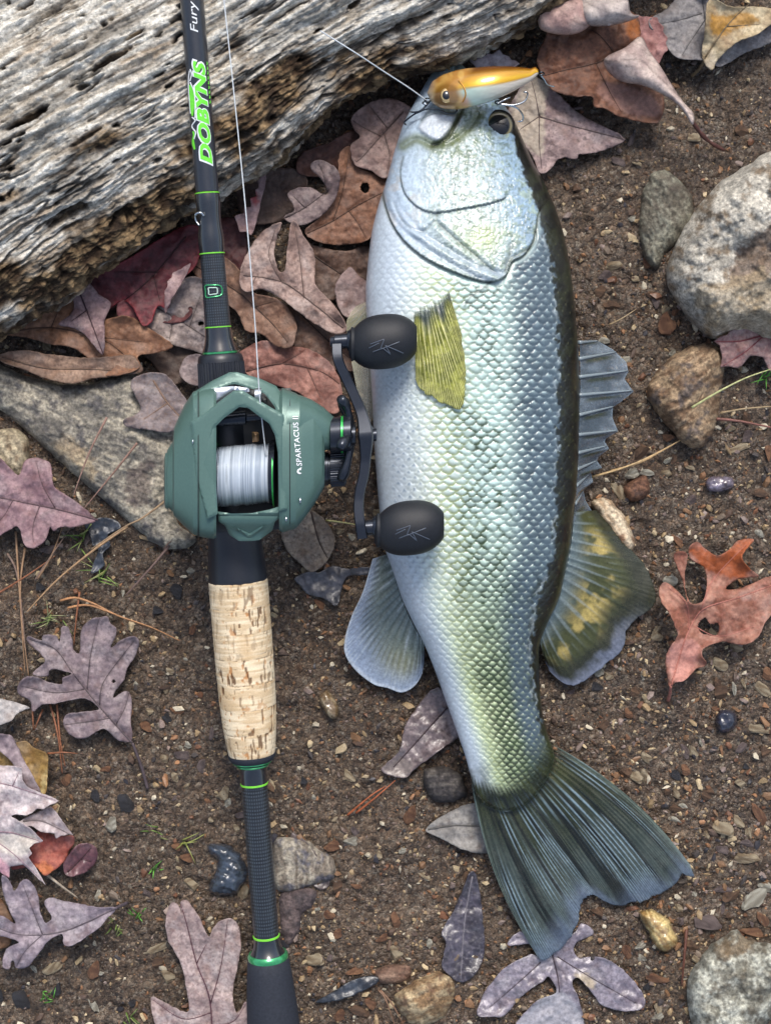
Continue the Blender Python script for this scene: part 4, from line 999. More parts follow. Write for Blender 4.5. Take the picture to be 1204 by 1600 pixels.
# ---------------------------------------------------------------- reel
def build_reel():
    ZR = float(rod_z(720)); TIL = -0.0794
    T = Thing('fishing_reel', 'green low profile baitcasting reel with black double handle mounted on rod', 'fishing reel', P(375, 720, ZR))
    GR = S(82, 110, 103)
    M_G = mat_flat('green_satin_paint', GR, rough=0.32, spec=0.5, metallic=0.2, bump=(5000, 0.2, 0.0002, 2, 0.5), var=(0.95, 1.05))
    M_B = mat_flat('black_anodised', S(46, 51, 60), rough=0.24, spec=0.6, metallic=0.55)
    M_D = mat_flat('dark_frame', S(24, 27, 30), rough=0.5)
    M_S = mat_flat('brushed_silver', S(190, 196, 204), rough=0.28, metallic=0.9)
    M_GRN = mat_flat('green_ring', S(64, 190, 90), rough=0.2, metallic=0.5, coat=0.5)
    M_R = mat_flat('rubber_knob', S(24, 27, 33), rough=0.55, spec=0.4, bump=(3500, 0.3, 0.0002), var=(0.85, 1.15))
    M_BRASS = mat_flat('brass', S(190, 150, 110), rough=0.35, metallic=0.7)
    U0 = 378
    def tv(u): return TIL*(u-U0)                 # tilt of the spool axis in the picture
    def side(name, secs, parent=None, n=64, ex=2.9, mat=M_G, sharp=13):
        """secs: (u, v_top, v_bottom, z_low, z_high) sections across the spool axis"""
        V = []; a = np.arange(n)*2*math.pi/n
        for (u, v0, v1, z0, z1) in secs:
            ca, sa = np.cos(a), np.sin(a)
            vv = (v0+v1)/2+(v1-v0)/2*np.sign(ca)*np.abs(ca)**(2/ex)
            zz = (z0+z1)/2+(z1-z0)/2*np.sign(sa)*np.abs(sa)**(2/ex)
            V.append(P(np.full(n, u), vv, zz))
        m = len(secs); V = np.vstack(V); F = [grid_faces(m, n, True)[:, ::-1]]; k = np.arange(n); n0 = len(V)
        V = np.vstack([V, V[:n].mean(0)[None], V[(m-1)*n:m*n].mean(0)[None]])
        F.append(np.stack([k, (k+1) % n, np.full(n, n0)], -1)); F.append(np.stack([(m-1)*n+(k+1) % n, (m-1)*n+k, np.full(n, n0+1)], -1))
        return T.part(name, V, F, mat, None, sharp, parent)
    z0 = ZR+0.006; zt = ZR+0.0375
    # palm-side plate
    palm = side('palm_side_plate', [(259.5, 728, 765, z0+.012, zt-.013), (261.5, 703, 792, z0+.008, zt-.010), (270, 690, 800, z0+.006, zt-.008), (272, 668, 806, z0+.005, zt-.0065), (288, 633, 822, z0+.003, zt-.0035), (302, 612, 835, z0+.0015, zt-.0012), (318, 606, 840, z0, zt), (334, 604, 842, z0, zt+.0004), (338, 608, 840, z0+.001, zt-.0004)])
    side('side_plate_seam', [(309.2, 608.6, 838.4, z0, zt+.00015), (310.6, 608.3, 838.8, z0, zt+.00025)], palm, mat=M_D)
    V_, F_ = [], []
    # cap on the palm side
    side('palm_cap', [(256.5, 716, 786, z0+.010, zt-.014), (258.5, 708, 794, z0+.008, zt-.012), (263, 706, 797, z0+.007, zt-.011)], palm, mat=M_G)
    # handle-side plate with gear bulge
    hs_ = side('handle_side_plate', [(436, 612, 829, z0+.001, zt-.0004), (441, 606, 832, z0, zt+.0004), (462, 614, 826, z0, zt), (474, 622, 812, z0+.001, zt-.001), (490, 630, 790, z0+.002, zt-.003), (503, 640, 768, z0+.004, zt-.006), (507, 648, 760, z0+.006, zt-.008)])
    side('gear_bulge', [(448, 616, 715, z0+.005, zt-.0005), (468, 617, 710, z0+.006, zt-.0012), (486, 624, 706, z0+.007, zt-.004), (505, 636, 704, z0+.008, zt-.0065), (518, 648, 702, z0+.009, zt-.009), (522, 652, 700, z0+.010, zt-.010)], hs_, ex=2.2)
    side('side_plate_seam', [(452.2, 611, 828.4, z0, zt+.0003), (453.4, 611.4, 828.0, z0, zt+.0004)], hs_, mat=M_D)
    # plates that bridge the two sides
    def bridge(name, pts, zf, th, mat=M_G, parent=None, holes=(), spacing=3.0, bev=0.0007, sm_n=0):
        o = smooth(pts, sm_n) if sm_n else np.array(pts, float)
        V2, F2 = fill(o, spacing, 0.15)
        for h in holes: F2 = F2[~inside(V2[F2].mean(1), np.array(h))]
        z = zf(V2[:, 0], V2[:, 1]); n = len(V2); e = boundary(F2)
        top = P(V2[:, 0], V2[:, 1], z); low = P(V2[:, 0], V2[:, 1], z-th)
        d = poly_dist(V2, resample(o, spacing)); top[:, 2] -= bev*np.exp(-d/1.2)
        return T.part(name, np.vstack([top, low]), [F2, F2[:, ::-1]+n, np.stack([e[:, 0], e[:, 0]+n, e[:, 1]+n, e[:, 1]], -1)], mat, None, 30, parent)
    cr = lambda p: crop(230, 540, 2.508, p)
    hood_z = lambda u, v: zt-0.0025-0.010*sm(650, 585, v)+0.0010*np.cos((u-378)/40)
    arch_z = lambda u, v: zt+0.0012-0.0010*np.abs(u-378)/50
    hood = bridge('front_hood', cr([(176, 186), (250, 140), (322, 104), (350, 103), (440, 128), (505, 158), (530, 195), (535, 262), (505, 260), (500, 240), (462, 190), (440, 178), (345, 150), (325, 152), (228, 186), (205, 240), (200, 285), (176, 300)]), hood_z, 0.006)
    bridge('top_arch', cr([(170, 300), (228, 262), (300, 205), (340, 176), (372, 174), (430, 210), (490, 245), (535, 270), (548, 420), (548, 640), (515, 650), (512, 420), (500, 350), (478, 306), (440, 278), (395, 244), (360, 240), (300, 284), (262, 322), (250, 370), (258, 420), (270, 560), (276, 660), (236, 680), (190, 520)]), arch_z, 0.0075)
    tb = bridge('thumb_rest', cr([(276, 650), (330, 658), (410, 656), (480, 642), (524, 628), (524, 670), (500, 690), (490, 725), (440, 762), (410, 766), (360, 766), (322, 742), (305, 706), (280, 690)]), lambda u, v: zt-0.006-0.007*sm(808, 842, v)+0.0015*sm(806, 802, v), 0.010)
    bridge('thumb_ridge', cr([(330, 712), (350, 712), (400, 736), (450, 706), (472, 704), (410, 752), (392, 752)]), lambda u, v: zt-0.0058-0.007*sm(808, 842, v)+0.0008, 0.0012, parent=tb)
    bridge('frame_floor', [(318, 612), (455, 606), (458, 826), (320, 832)], lambda u, v: ZR+0.0085+0*u, 0.004, mat=M_D, spacing=8)
    # lathe about the spool axis
    def xl(name, prof, v, z, mat, parent=None, n=64, sharp=35, squash=1.0, mod=None, col=None):
        """prof: (u, radius px) pairs; axis passes (., v) at height z"""
        p = np.array(prof, float); a = np.arange(n)*2*math.pi/n; s = K*(1-z/H)
        C = P(p[:, 0], v+tv(p[:, 0])-tv(p[:, 0].mean()), z)
        ca, sa = np.cos(a), np.sin(a)*squash
        rr = p[:, 1][:, None]*np.ones(n)
        if mod is not None: rr = rr*mod(np.arange(len(p))[:, None], a[None])
        V = np.stack([C[:, 0][:, None]+0*rr, C[:, 1][:, None]+rr*s*ca, C[:, 2][:, None]+rr*s*sa], -1).reshape(-1, 3)
        m = len(p); F = [grid_faces(m, n, True)]; k = np.arange(n); n0 = len(V); V = np.vstack([V, C[:1], C[-1:]])
        F.append(np.stack([(k+1) % n, k, np.full(n, n0)], -1)); F.append(np.stack([(m-1)*n+k, (m-1)*n+(k+1) % n, np.full(n, n0+1)], -1))
        return T.part(name, V, F, mat, col, sharp, parent)
    zs = ZR+0.0165; vsp = 742
    spool = xl('spool', [(336, 20), (336.5, 50), (340, 51), (341, 46), (421, 44), (422, 50), (431, 52), (432, 20)], vsp, zs, M_B)
    xl('spool_rim', [(336.6, 47), (337.4, 51.5), (339.2, 51.5), (340, 47)], vsp, zs, M_GRN, spool)
    xl('spool_rim', [(427.2, 49), (428, 53), (429.6, 53), (430.4, 49)], vsp, zs, M_GRN, spool)
    # wound line: many fine turns, a little uneven
    uu = np.arange(340.5, 422, 0.35); r = 46.5+0.55*np.cos(uu*2*math.pi/2.1)+1.0*n2(uu/9, uu*0, 401)+0.4*n2(uu/1.7, uu*0, 402)
    n = 96
    cl = np.repeat(mixc(S(160, 172, 186), S(196, 206, 216), sm(-0.5, 0.5, n2(uu/1.1, uu*0, 403))), n, 0)*(1+0.10*n2(np.repeat(uu, n)/2.0, np.tile(np.arange(n), len(uu))/9.0, 404))[:, None]
    cl = np.vstack([cl, cl[:2]])
    xl('wound_line', np.stack([uu, r], -1), vsp, zs, mat_attr('nylon_line', rough=0.3, spec=0.5, coat=0.3), spool, n, 80, col=cl, mod=lambda i, a: 1+0.006*np.sin(a*3+i*0.13))
    # level wind: silver guard, dark worm shaft, line guide
    bridge('level_wind_guard', cr([(218, 188), (250, 168), (330, 158), (400, 166), (400, 182), (345, 180), (300, 205), (240, 250), (222, 250)]), lambda u, v: zt-0.0085+0*u, 0.004, mat=M_S, spacing=4)
    xl('worm_shaft', [(335, 9), (336, 11), (384, 11), (385, 9), (386, 7), (440, 7)], 653, ZR+0.021, M_B)
    bridge('line_guide', cr([(385, 170), (425, 176), (470, 205), (472, 230), (440, 225), (400, 200)]), lambda u, v: zt-0.0088+0*u, 0.006, mat=M_D, spacing=4)
    xl('line_guide_eye', [(398, 9), (399, 12), (408, 12), (409, 9)], 618, zt-0.0085, M_S)
    bridge('brass_nut', cr([(410, 338), (436, 338), (438, 376), (412, 378)]), lambda u, v: ZR+0.017+0*u, 0.004, mat=M_BRASS, spacing=4)
    # drag and spool tension knobs
    zg = ZR+0.0225
    xl('drive_boss', [(515, 24), (517, 28), (532, 28.5), (533, 26), (536, 26), (537, 29), (548, 29), (550, 25)], 679, zg, M_B)
    xl('green_band', [(532.6, 27), (533, 29.6), (536.2, 29.6), (536.6, 27)], 679, zg, M_GRN)
    kn = xl('tension_knob', [(503, 24), (504, 27), (513, 27), (514, 25), (516, 25), (517, 29), (538, 29), (541, 26), (541.5, 10)], 731, ZR+0.0150, M_B, n=180, mod=lambda i, a: 1+0.03*(np.cos(a*45) > 0)*((i > 4) & (i < 7)))
    # star drag: five curved arms round the drive shaft
    star = xl('star_drag', [(549, 10), (549.5, 17), (555, 17), (556, 10)], 680, zg, M_B)
    s = K*(1-zg/H); c0 = P(551, 680, zg)
    for k in range(5):
        a0 = math.radians(20+72*k); pts = []
        for t in np.linspace(0, 1, 12):
            r = (12+58*t)*s; a = a0+0.30*t*t
            pts.append(c0+np.array([(-0.0012+0.0040*t*t*(-1 if t > .0 else 1)), math.cos(a)*r, math.sin(a)*r*0.62]))
        V, F = tube(np.array(pts), np.interp(np.linspace(0, 1, 12), [0, .5, .85, 1], [0.0020, 0.0017, 0.0025, 0.0018]), 10)
        T.part('star_arm', V, F, M_B, None, None, star)
    # handle: flat swept bar with a hub nut and two knobs
    ctr = smooth([(526, 537), (528, 562), (541, 592), (555, 622), (566, 650), (571, 680), (571, 712), (568, 742), (562, 768), (560, 795), (563, 822), (566, 842)], 6, False)
    wdt = np.interp(ctr[:, 1], [537, 600, 650, 680, 715, 770, 842], [21, 20, 22, 31, 21, 20, 21])
    t = np.gradient(ctr, axis=0); t /= np.linalg.norm(t, axis=1)[:, None]; nn = np.stack([-t[:, 1], t[:, 0]], -1)
    zh = ZR+0.0235
    hz = np.interp(ctr[:, 1], [537, 560, 600, 640, 680, 720, 780, 820, 842], [0.0030, 0.0042, 0.0032, 0.0034, 0.0056, 0.0034, 0.0032, 0.0042, 0.0030])
    secs = []
    for (a, b) in ((-1, -.8), (-.8, -1), (.8, -1), (1, -.8), (1, .8), (.8, 1), (-.8, 1), (-1, .8)):
        q = ctr+nn*(wdt*0.5*a*0.8)[:, None]; secs.append(P(q[:, 0], q[:, 1], zh+hz*b))
    V = np.stack(secs, 1).reshape(-1, 3); m = len(ctr); F = [grid_faces(m, 8, True), np.arange(8)[None, ::-1], (np.arange(8)+(m-1)*8)[None]]
    handle = T.part('handle', V, [F[0]], M_B, None, 35)
    T.part('handle_tip', *tube(np.array([P(526, 535, zh), P(526, 538, zh)]), 0.0019, 12), M_B, None, 35, handle)
    xl('handle_nut', [(566, 8), (567, 15), (580, 15), (582, 13), (583, 10), (588, 10), (589, 7)], 680, zh, M_B, handle)
    def knob(u0, u1, v, r):
        L = u1-u0
        pr = [(u0-8, 9), (u0-7, 12), (u0+1, 12), (u0+1.5, 16), (u0+6, 18)]
        tt = np.linspace(0, 1, 26)
        rad = r*(np.clip(1-(np.abs(tt-0.52)/0.53)**2.7, 0, 1))**0.5*(0.93+0.07*np.sin(tt*math.pi))
        body = [(u0+4+(L-4)*t_, max(r_, 0.5)) for t_, r_ in zip(tt, rad)]
        body[0] = (u0+4, 20); body[1] = (u0+4+(L-4)*tt[1], max(body[1][1], 27))
        o = xl('knob', body, v, zh, M_R, handle, 64, 50, squash=0.82)
        xl('knob_collar', pr, v-1, zh, M_B, o)
        xl('bolt_cap', [(u0-26, 5), (u0-25, 8), (u0-19, 9), (u0-18, 11), (u0-6, 11)], v, zh, M_B, o)
        # zigzag mark cut in the top of the grip
        s_ = K*(1-zh/H)
        for path in ([(-22, -4), (0, -12), (-6, 4), (24, -8)], [(-18, 8), (-2, 2), (10, 12), (2, -2), (30, 10)], [(-24, 2), (-8, -6)]):
            p = resample(np.array(path, float), 2.0, False)
            uc = (u0+u1)/2+4
            uq = uc+p[:, 0]; lq = p[:, 1]+8
            rq = np.interp(uq, [b_[0] for b_ in body], [b_[1] for b_ in body])
            zz = zh+s_*0.82*np.sqrt(np.maximum(rq**2-lq**2, 0))+0.00005
            W = P(uq, v+lq, zz); Vq, Fq = tube(W, 0.00022, 6)
            T.part('knob_mark', Vq, Fq, mat_flat('knob_mark', S(70, 78, 90), rough=0.3) if 'knob_mark' not in bpy.data.materials else bpy.data.materials['knob_mark'], None, None, o)
        return o
    knob(541, 651, 534, 43); knob(581, 693, 825, 43)
    # small screw on the handle side plate
    xl('screw', [(300.6, 2), (301, 3.6), (302.4, 3.6), (303, 2)], 690, zt-0.0006, M_S, palm); xl('screw', [(446, 2), (446.4, 4.0), (448, 4.0), (448.6, 2)], 811, zt-0.0022, M_S, hs_)
    xl('screw', [(468, 2), (468.4, 4.6), (470, 4.6), (470.6, 2)], 782, zt-0.0018, M_S, hs_)
    # print on the side plate
    V2, F2 = text_mesh('SPARTACUS II', 1.0, 0, 0.012, 1.05)
    x0, x1 = V2[:, 0].min(), V2[:, 0].max(); y0, y1 = V2[:, 1].min(), V2[:, 1].max()
    xx = (V2[:, 0]-x0)/(x1-x0); yy = (V2[:, 1]-y0)/(y1-y0)
    def spot(xx, yy, lift):
        v = 728-xx*78; u = 472-8.5*yy-4.5*np.sin(xx*1.4)-2*xx
        z = np.interp(u, [441, 462, 474, 490], [zt+.0004, zt, zt-.001, zt-.003])
        # follow the plate's rounded section
        mid = np.interp(u, [441, 462, 474, 490], [719, 720, 717, 710]); hv = np.interp(u, [441, 462, 474, 490], [113, 106, 95, 80]); zl = z0
        f = np.clip(np.abs(v-mid)/hv, 0, 0.99); zz = (zl+z)/2+(z-zl)/2*(1-f**2.5)**(1/2.5)
        # the gear bulge stands over the upper half
        gz_ = np.interp(u, [448, 468, 486], [zt-.0005, zt-.0012, zt-.004]); gm = np.interp(u, [448, 468, 486], [665.5, 663.5, 665]); gh = np.interp(u, [448, 468, 486], [49.5, 46.5, 41]); g0 = z0+.006
        fg = np.clip(np.abs(v-gm)/gh, 0, 0.999); zg_ = (g0+gz_)/2+(gz_-g0)/2*(1-fg**2.2)**(1/2.2)
        zz = np.maximum(zz, np.where(np.abs(v-gm) < gh, zg_, -1))
        return P(u, v, zz+lift)
    V, F = slab_of(V2, F2, spot(xx, yy, 0.00035), spot(xx, yy, -0.0002))
    MW = bpy.data.materials['white_print']
    T.part('lettering', V, F, MW, None, None, hs_, False)
    crest = np.array([(0.0, 0.1), (-0.05, 0.9), (-0.10, 1.1), (-0.14, 0.9), (-0.145, 0.5), (-0.12, 0.2), (-0.115, 0.55), (-0.09, 0.75), (-0.06, 0.6), (-0.07, 0.3)])
    Vc, Fc = fill(crest*np.array([60, 8]), 0.8); Vc = Vc/np.array([60, 8])
    V, F = slab_of(Vc, Fc, spot(Vc[:, 0]-0.02, Vc[:, 1], 0.00035), spot(Vc[:, 0]-0.02, Vc[:, 1], -0.0002))
    T.part('helmet_mark', V, F, MW, None, None, hs_, False)
build_reel()
# ---------------------------------------------------------------- lure
def build_lure():
    ctr = np.array([(668, 149), (690, 145), (712, 141), (740, 135), (770, 128), (800, 121), (825, 115), (841, 111)], float)
    topv = cf([(425, 285), (440, 245), (480, 206), (560, 172), (700, 150), (850, 146), (960, 156), (1004, 166), (1008, 176)])
    botv = cf([(425, 290), (440, 322), (480, 355), (560, 371), (680, 352), (800, 312), (900, 262), (1000, 192), (1008, 182)])
    us = np.arange(667.5, 841, 0.9)
    vt = interp1([p[0] for p in topv], [p[1] for p in topv], us); vb = interp1([p[0] for p in botv], [p[1] for p in botv], us)
    zb = interp1([667, 695, 730, 770, 841], [0.031, 0.0375, 0.042, 0.0435, 0.040], us); half = (vb-vt)/2; mid = (vb+vt)/2
    s = K*(1-0.045/H); thick = interp1([667, 675, 695, 740, 800, 841], [0.0015, 0.0040, 0.0062, 0.0066, 0.0045, 0.0015], us)
    n = 64; a = np.arange(n)*2*math.pi/n
    # a = 0 towards the top of the picture (back of the lure), 90 = up
    Vg = mid[:, None]-half[:, None]*np.cos(a); Zg = zb[:, None]+0.004+thick[:, None]*np.sin(a); Ug = np.broadcast_to(us[:, None], Vg.shape)
    V = P(Ug, Vg, Zg).reshape(-1, 3); m = len(us)
    F = [grid_faces(m, n, True)]; k = np.arange(n); n0 = len(V); V = np.vstack([V, V[:n].mean(0)[None], V[-n:].mean(0)[None]])
    F.append(np.stack([(k+1) % n, k, np.full(n, n0)], -1)); F.append(np.stack([(m-1)*n+k, (m-1)*n+(k+1) % n, np.full(n, n0+1)], -1))
    w = (1-np.cos(a))[None]/2+0*Ug            # 0 back .. 1 belly
    x = (Ug-667)/174
    c = mixc(S(112, 66, 14), S(190, 138, 14), sm(0.10, 0.34, w+0.1*x)); c = mixc(c, S(212, 168, 22), sm(0.30, 0.42, w)*sm(0.6, 0.46, w)*0.8)
    belly = mixc(S(172, 196, 184), S(206, 196, 180), sm(0.3, 0.8, x))
    cut = 0.50+0.10*sm(0.35, 0.9, x); c = mixc(c, belly, sm(cut-0.025, cut+0.025, w))
    c = mixc(c, S(130, 110, 40), np.exp(-((w-cut)/0.03)**2)*0.5)
    hd = sm(0.40, 0.30, x+0.06*np.cos((w-0.5)*5)); hdc = mixc(S(190, 136, 64), S(210, 166, 88), sm(-0.3, 0.4, fbm(Ug/9, Vg/9, 501, 2))); hdc = mixc(hdc, S(222, 208, 190), sm(0.10, 0.0, x)*0.7)
    ey = np.hypot(Ug-698, Vg-149.5); hdc = mixc(hdc, S(132, 84, 20), sm(23, 16, ey)*0.85); c = mixc(c, hdc, hd*0.9)
    c = mixc(c, S(206, 140, 124), np.exp(-(((Ug-727)/7)**2+((Vg-160)/8)**2))*0.6)
    c = c*(1+0.12*fbmx(Ug/14, Vg/2.5, 502, 2))[..., None]
    C = np.vstack([c.reshape(-1, 3), c[0, :1], c[-1, :1]])
    T = Thing('fishing_lure', 'gold and silver minnow lure with treble hooks across the mouth of fish', 'fishing lure', P(755, 135, 0.035))
    body = T.part('lure_body', V, F, mat_attr('lure_lacquer', rough=0.30, spec=0.5, metallic=0.25, coat=0.5, coat_rough=0.08), C)
    ez = float(np.interp(698, us, zb+0.004+thick))
    def disc(name, u, v, r0, z, h, mat, parent, col=None):
        Vv = []; n_ = 28; aa = np.arange(n_)*2*math.pi/n_
        for f in (1, 0.97, 0.85, 0.6, 0.3, 0.02): Vv.append(P(u+r0*f*np.cos(aa), v+1.15*r0*f*np.sin(aa), z+h*math.sqrt(1-f*f)))
        return T.part(name, np.vstack(Vv), grid_faces(6, n_, True)[:, ::-1], mat, None, None, parent)
    e = disc('lure_eye', 698, 149, 10.5, ez-0.0012, 0.0016, mat_flat('gold_eye', S(226, 190, 130), rough=0.15, metallic=0.6, coat=1), body)
    disc('pupil', 697, 148.5, 6.2, ez+0.00005, 0.0007, mat_flat('black_pupil', S(12, 12, 14), rough=0.08, coat=1), e)
    # gill slash
    q = smooth([(716, 126), (724, 136), (727, 148), (722, 160)], 6, False); zq = [float(np.interp(p[0], us, zb+0.004+thick)) for p in q]
    T.part('gill_line', *tube(P(q[:, 0], q[:, 1], np.array(zq)-0.0016+0.0016*np.cos((q[:, 1]-141)/26)), 0.0003, 6), mat_flat('gill_line', S(170, 120, 40), rough=0.3, metallic=0.4), None, None, body)
    M_W = mat_flat('hook_wire', S(178, 184, 190), rough=0.18, metallic=1.0); M_DK = mat_flat('dark_hook_wire', S(70, 76, 82), rough=0.25, metallic=0.9)
    def wire(name, pts, zz, r, mat, parent=None):
        p = np.array(pts, float); z = np.array(zz, float); d = np.r_[0, np.cumsum(np.hypot(*np.diff(p, axis=0).T))]; d /= d[-1]
        q = smooth(np.c_[p, z*1e4], 6, False) if len(p) > 2 else np.c_[p, z*1e4]
        rr = np.full(len(q), r); rr[-3:] *= (0.75, 0.5, 0.15) if name == 'hook' else 1
        return T.part(name, *tube(P(q[:, 0], q[:, 1], q[:, 2]/1e4), rr, 8), mat, None, None, parent)
    def ring(u, v, r, z, mat, name='split_ring', tilt=0.5):
        aa = np.linspace(0, 2*math.pi, 25); return wire(name, np.c_[u+r*np.cos(aa), v+r*tilt*np.sin(aa)], z+r*K*0.8*np.sin(aa), 0.00035, mat)
    # belly treble beside the eye of the fish
    zf = 0.047
    ring(778, 160, 5, zf, M_DK)
    wire('hook', cf([(790, 340), (830, 345), (880, 348), (930, 330), (948, 300), (945, 282), (925, 280)]), [zf, zf, zf, zf-.001, zf-.003, zf-.004, zf-.004], 0.00042, M_W)
    wire('hook', cf([(800, 345), (850, 350), (890, 362), (918, 390), (926, 415), (918, 432), (895, 434)]), [zf, zf, zf-.001, zf-.004, zf-.006, zf-.007, zf-.006], 0.00042, M_W)
    wire('hook', cf([(790, 340), (810, 330), (835, 318), (862, 305)]), [zf, zf, zf, zf-.001], 0.00042, M_W)
    # tail ring and treble, mostly hidden by the leaf
    ring(845, 115, 4.5, 0.043, M_DK); wire('hook', cf([(1015, 190), (1035, 215), (1050, 240), (1075, 250), (1092, 252)]), [.043, .041, .039, .037, .036], 0.0004, M_W)
    # line tie, snap and front treble
    zn = 0.036
    ring(668, 156, 5, zn, M_DK); ring(664, 161, 4, zn, M_W)
    wire('hook', cf([(425, 335), (400, 375), (360, 395), (325, 420), (306, 440), (318, 455)]), [zn, zn, zn-.001, zn-.002, zn-.003, zn-.002], 0.0004, M_DK)
    wire('hook', cf([(400, 375), (440, 368), (490, 376), (530, 390), (560, 392), (580, 378), (572, 365)]), [zn, zn+.001, zn+.002, zn+.003, zn+.004, zn+.004, zn+.004], 0.0004, M_DK)
    wire('hook', cf([(440, 325), (420, 350), (385, 380), (345, 385), (330, 372)]), [zn, zn, zn, zn-.001, zn-.001], 0.0004, M_DK)
build_lure()

# ---------------------------------------------------------------- fishing line
M_LINE = mat_flat('nylon_strand', S(200, 206, 210), rough=0.25, spec=0.5)
def strand(label, pts, r):
    p = np.array(pts, float); q = smooth(np.c_[p[:, :2], p[:, 2]*1e4], 10, False)
    V, F = tube(P(q[:, 0], q[:, 1], q[:, 2]/1e4), r, 6); solo('fishing_line', V, F, M_LINE, label, 'fishing line')
strand('thin clear fishing line running from the reel spool up along rod', [(318, -300, 0.105), (350, 0, 0.094), (366, 150, 0.092), (384, 330, 0.090), (398, 500, 0.087), (405, 612, 0.0835), (412, 680, 0.075), (416, 712, 0.072)], 0.00026)
strand('thin clear fishing line stretched from the log to nose of lure', [(500, 48, 0.0715), (556, 83, 0.066), (600, 112, 0.055), (640, 138, 0.044), (666, 157, 0.036)], 0.00030)
# ---------------------------------------------------------------- leaves
M_LEAF = mat_attr('dry_leaf', rough=0.55, spec=0.4, bump=(700, 0.6, 0.0006, 6, 0.7), var=(520, 0.66, 1.22))
M_LEAFW = mat_attr('wet_leaf', rough=0.28, spec=0.55, bump=(700, 0.5, 0.0006, 6, 0.7), var=(520, 0.6, 1.3), coat=0.3)
_ln = [0]
def mute(c, k=0.80):
    c = np.asarray(c, float); g = c@np.array([0.3, 0.55, 0.15]); return (g+(c-g)*k)*0.94
def leaf(label, pts, c1, c2, z0=0.004, veins=(), stem=None, vcol=None, n_sm=4, curl=0.003, tilt=(0, 0), wave=0.0022, wet=False, spots=0.35, edge=None, fold=0.0, extra=(), group=None, holes=(), name='leaf', bend=None, cat='leaf', jag=0.8, stem_r=0.0007):
    _ln[0] += 1; sd = 600+_ln[0]*7
    o = smooth(pts, n_sm) if n_sm else np.array(pts, float)
    o = resample(o, 2.2); o = o+np.stack([n2(o[:, 0]/6, o[:, 1]/6, sd), n2(o[:, 0]/6, o[:, 1]/6, sd+1)], -1)*jag
    cu = o.mean(0); OUTLINES.append(o)
    mid = np.array(veins[0], float) if veins else None
    def zf(p):
        p = np.asarray(p, float); d = poly_dist(p, o)
        g = ground_low(*P(p[:, 0], p[:, 1], 0)[:, :2].T)
        z = g+z0+tilt[0]*(p[:, 0]-cu[0])*K+tilt[1]*(p[:, 1]-cu[1])*K
        z = z+wave*fbm(p[:, 0]/55, p[:, 1]/55, sd+2, 2)+0.0011*fbm(p[:, 0]/13, p[:, 1]/13, sd+3, 3)
        z = z+curl*np.exp(-d/11)*(0.25+0.9*n2(p[:, 0]/38, p[:, 1]/38, sd+4))
        if bend is not None:                       # (px, py, dx, dy, radius): rolls up beyond a line
            t = (p[:, 0]-bend[0])*bend[2]+(p[:, 1]-bend[1])*bend[3]; z = z+np.where(t > 0, t*t/bend[4], 0)*K
        if mid is not None:
            dm = poly_dist(p, mid, False); z = z-0.0006*np.exp(-(dm/4)**2)+fold*dm*K
            for vv in veins[1:]: z = z-0.00035*np.exp(-(poly_dist(p, np.array(vv, float), False)/3)**2)
        return z
    T = Thing(name, label, cat, P(cu[0], cu[1], 0), group)
    V, F = fill(o, 2.3, edge=2.1)
    for h in holes: F = F[~inside(V[F].mean(1), smooth(h, 4))]
    z = zf(V)
    d = poly_dist(V, o); m1 = fbm(V[:, 0]/24, V[:, 1]/24, sd+5, 4, 0.55); m2 = fbm(V[:, 0]/5, V[:, 1]/5, sd+6, 3, 0.6)
    c1 = mute(c1); c2 = mute(c2)
    col = mixc(c1*0.9, c2, sm(-0.4, 0.45, m1+0.45*m2))
    col = mixc(col, mute(c2, 0.5)*1.12, sm(0.1, 0.6, fbm(V[:, 0]/30, V[:, 1]/30, sd+15, 3))*0.5)
    col = mixc(col, np.asarray(c1)*np.array([0.72, 0.58, 0.50]), sm(0.1, 0.55, fbm(V[:, 0]/17, V[:, 1]/17, sd+16, 4, 0.6))*0.55)
    sp = sm(0.42, 0.62, fbm(V[:, 0]/3.4, V[:, 1]/3.4, sd+7, 2)+0.2*m1); col = mixc(col, np.asarray(c1)*0.35, sp*spots)
    if edge is not None: col = mixc(col, edge, np.exp(-d/5)*0.6)
    else: col = mixc(col, np.asarray(c1)*0.6, np.exp(-d/1.8)*0.35)
    vc = np.asarray(vcol if vcol is not None else np.asarray(c1)*0.42)
    if veins:
        allv = [np.array(v, float) for v in veins]
        dv = np.min([poly_dist(V, v, False) for v in allv], 0); col = mixc(col, vc, np.exp(-(dv/1.5)**2)*0.35)
        # tertiary net of veins
        d1, d2, i_ = worley(V[:, 0]/11, V[:, 1]/11, sd+9); col = mixc(col, vc, sm(0.14, 0.0, d2-d1)*0.40)
    for (poly, cc, st) in extra:                   # differently coloured patches
        pi = smooth(poly, 4); dd = np.where(inside(V, pi), poly_dist(V, pi), -poly_dist(V, pi)); col = mixc(col, cc, sm(-2, 5, dd+5*m2)*st)
    mat = M_LEAFW if wet else M_LEAF
    b = T.part('blade', P(V[:, 0], V[:, 1], z), F, mat, col)
    so = b.modifiers.new('thickness', 'SOLIDIFY'); so.thickness = 0.00035; so.offset = -1
    for i, v in enumerate(veins):
        p = resample(np.array(v, float) if len(v) < 3 else smooth(v, 5, False), 5, False); zz = zf(p)+0.00012
        r = np.linspace(0.00042, 0.00018, len(p)) if i == 0 else np.linspace(0.00026, 0.0001, len(p))
        T.part('midrib' if i == 0 else 'vein', *tube(P(p[:, 0], p[:, 1], zz), r, 6), M_LEAF, None)
        me = scene.collection.objects[-1].data if False else None
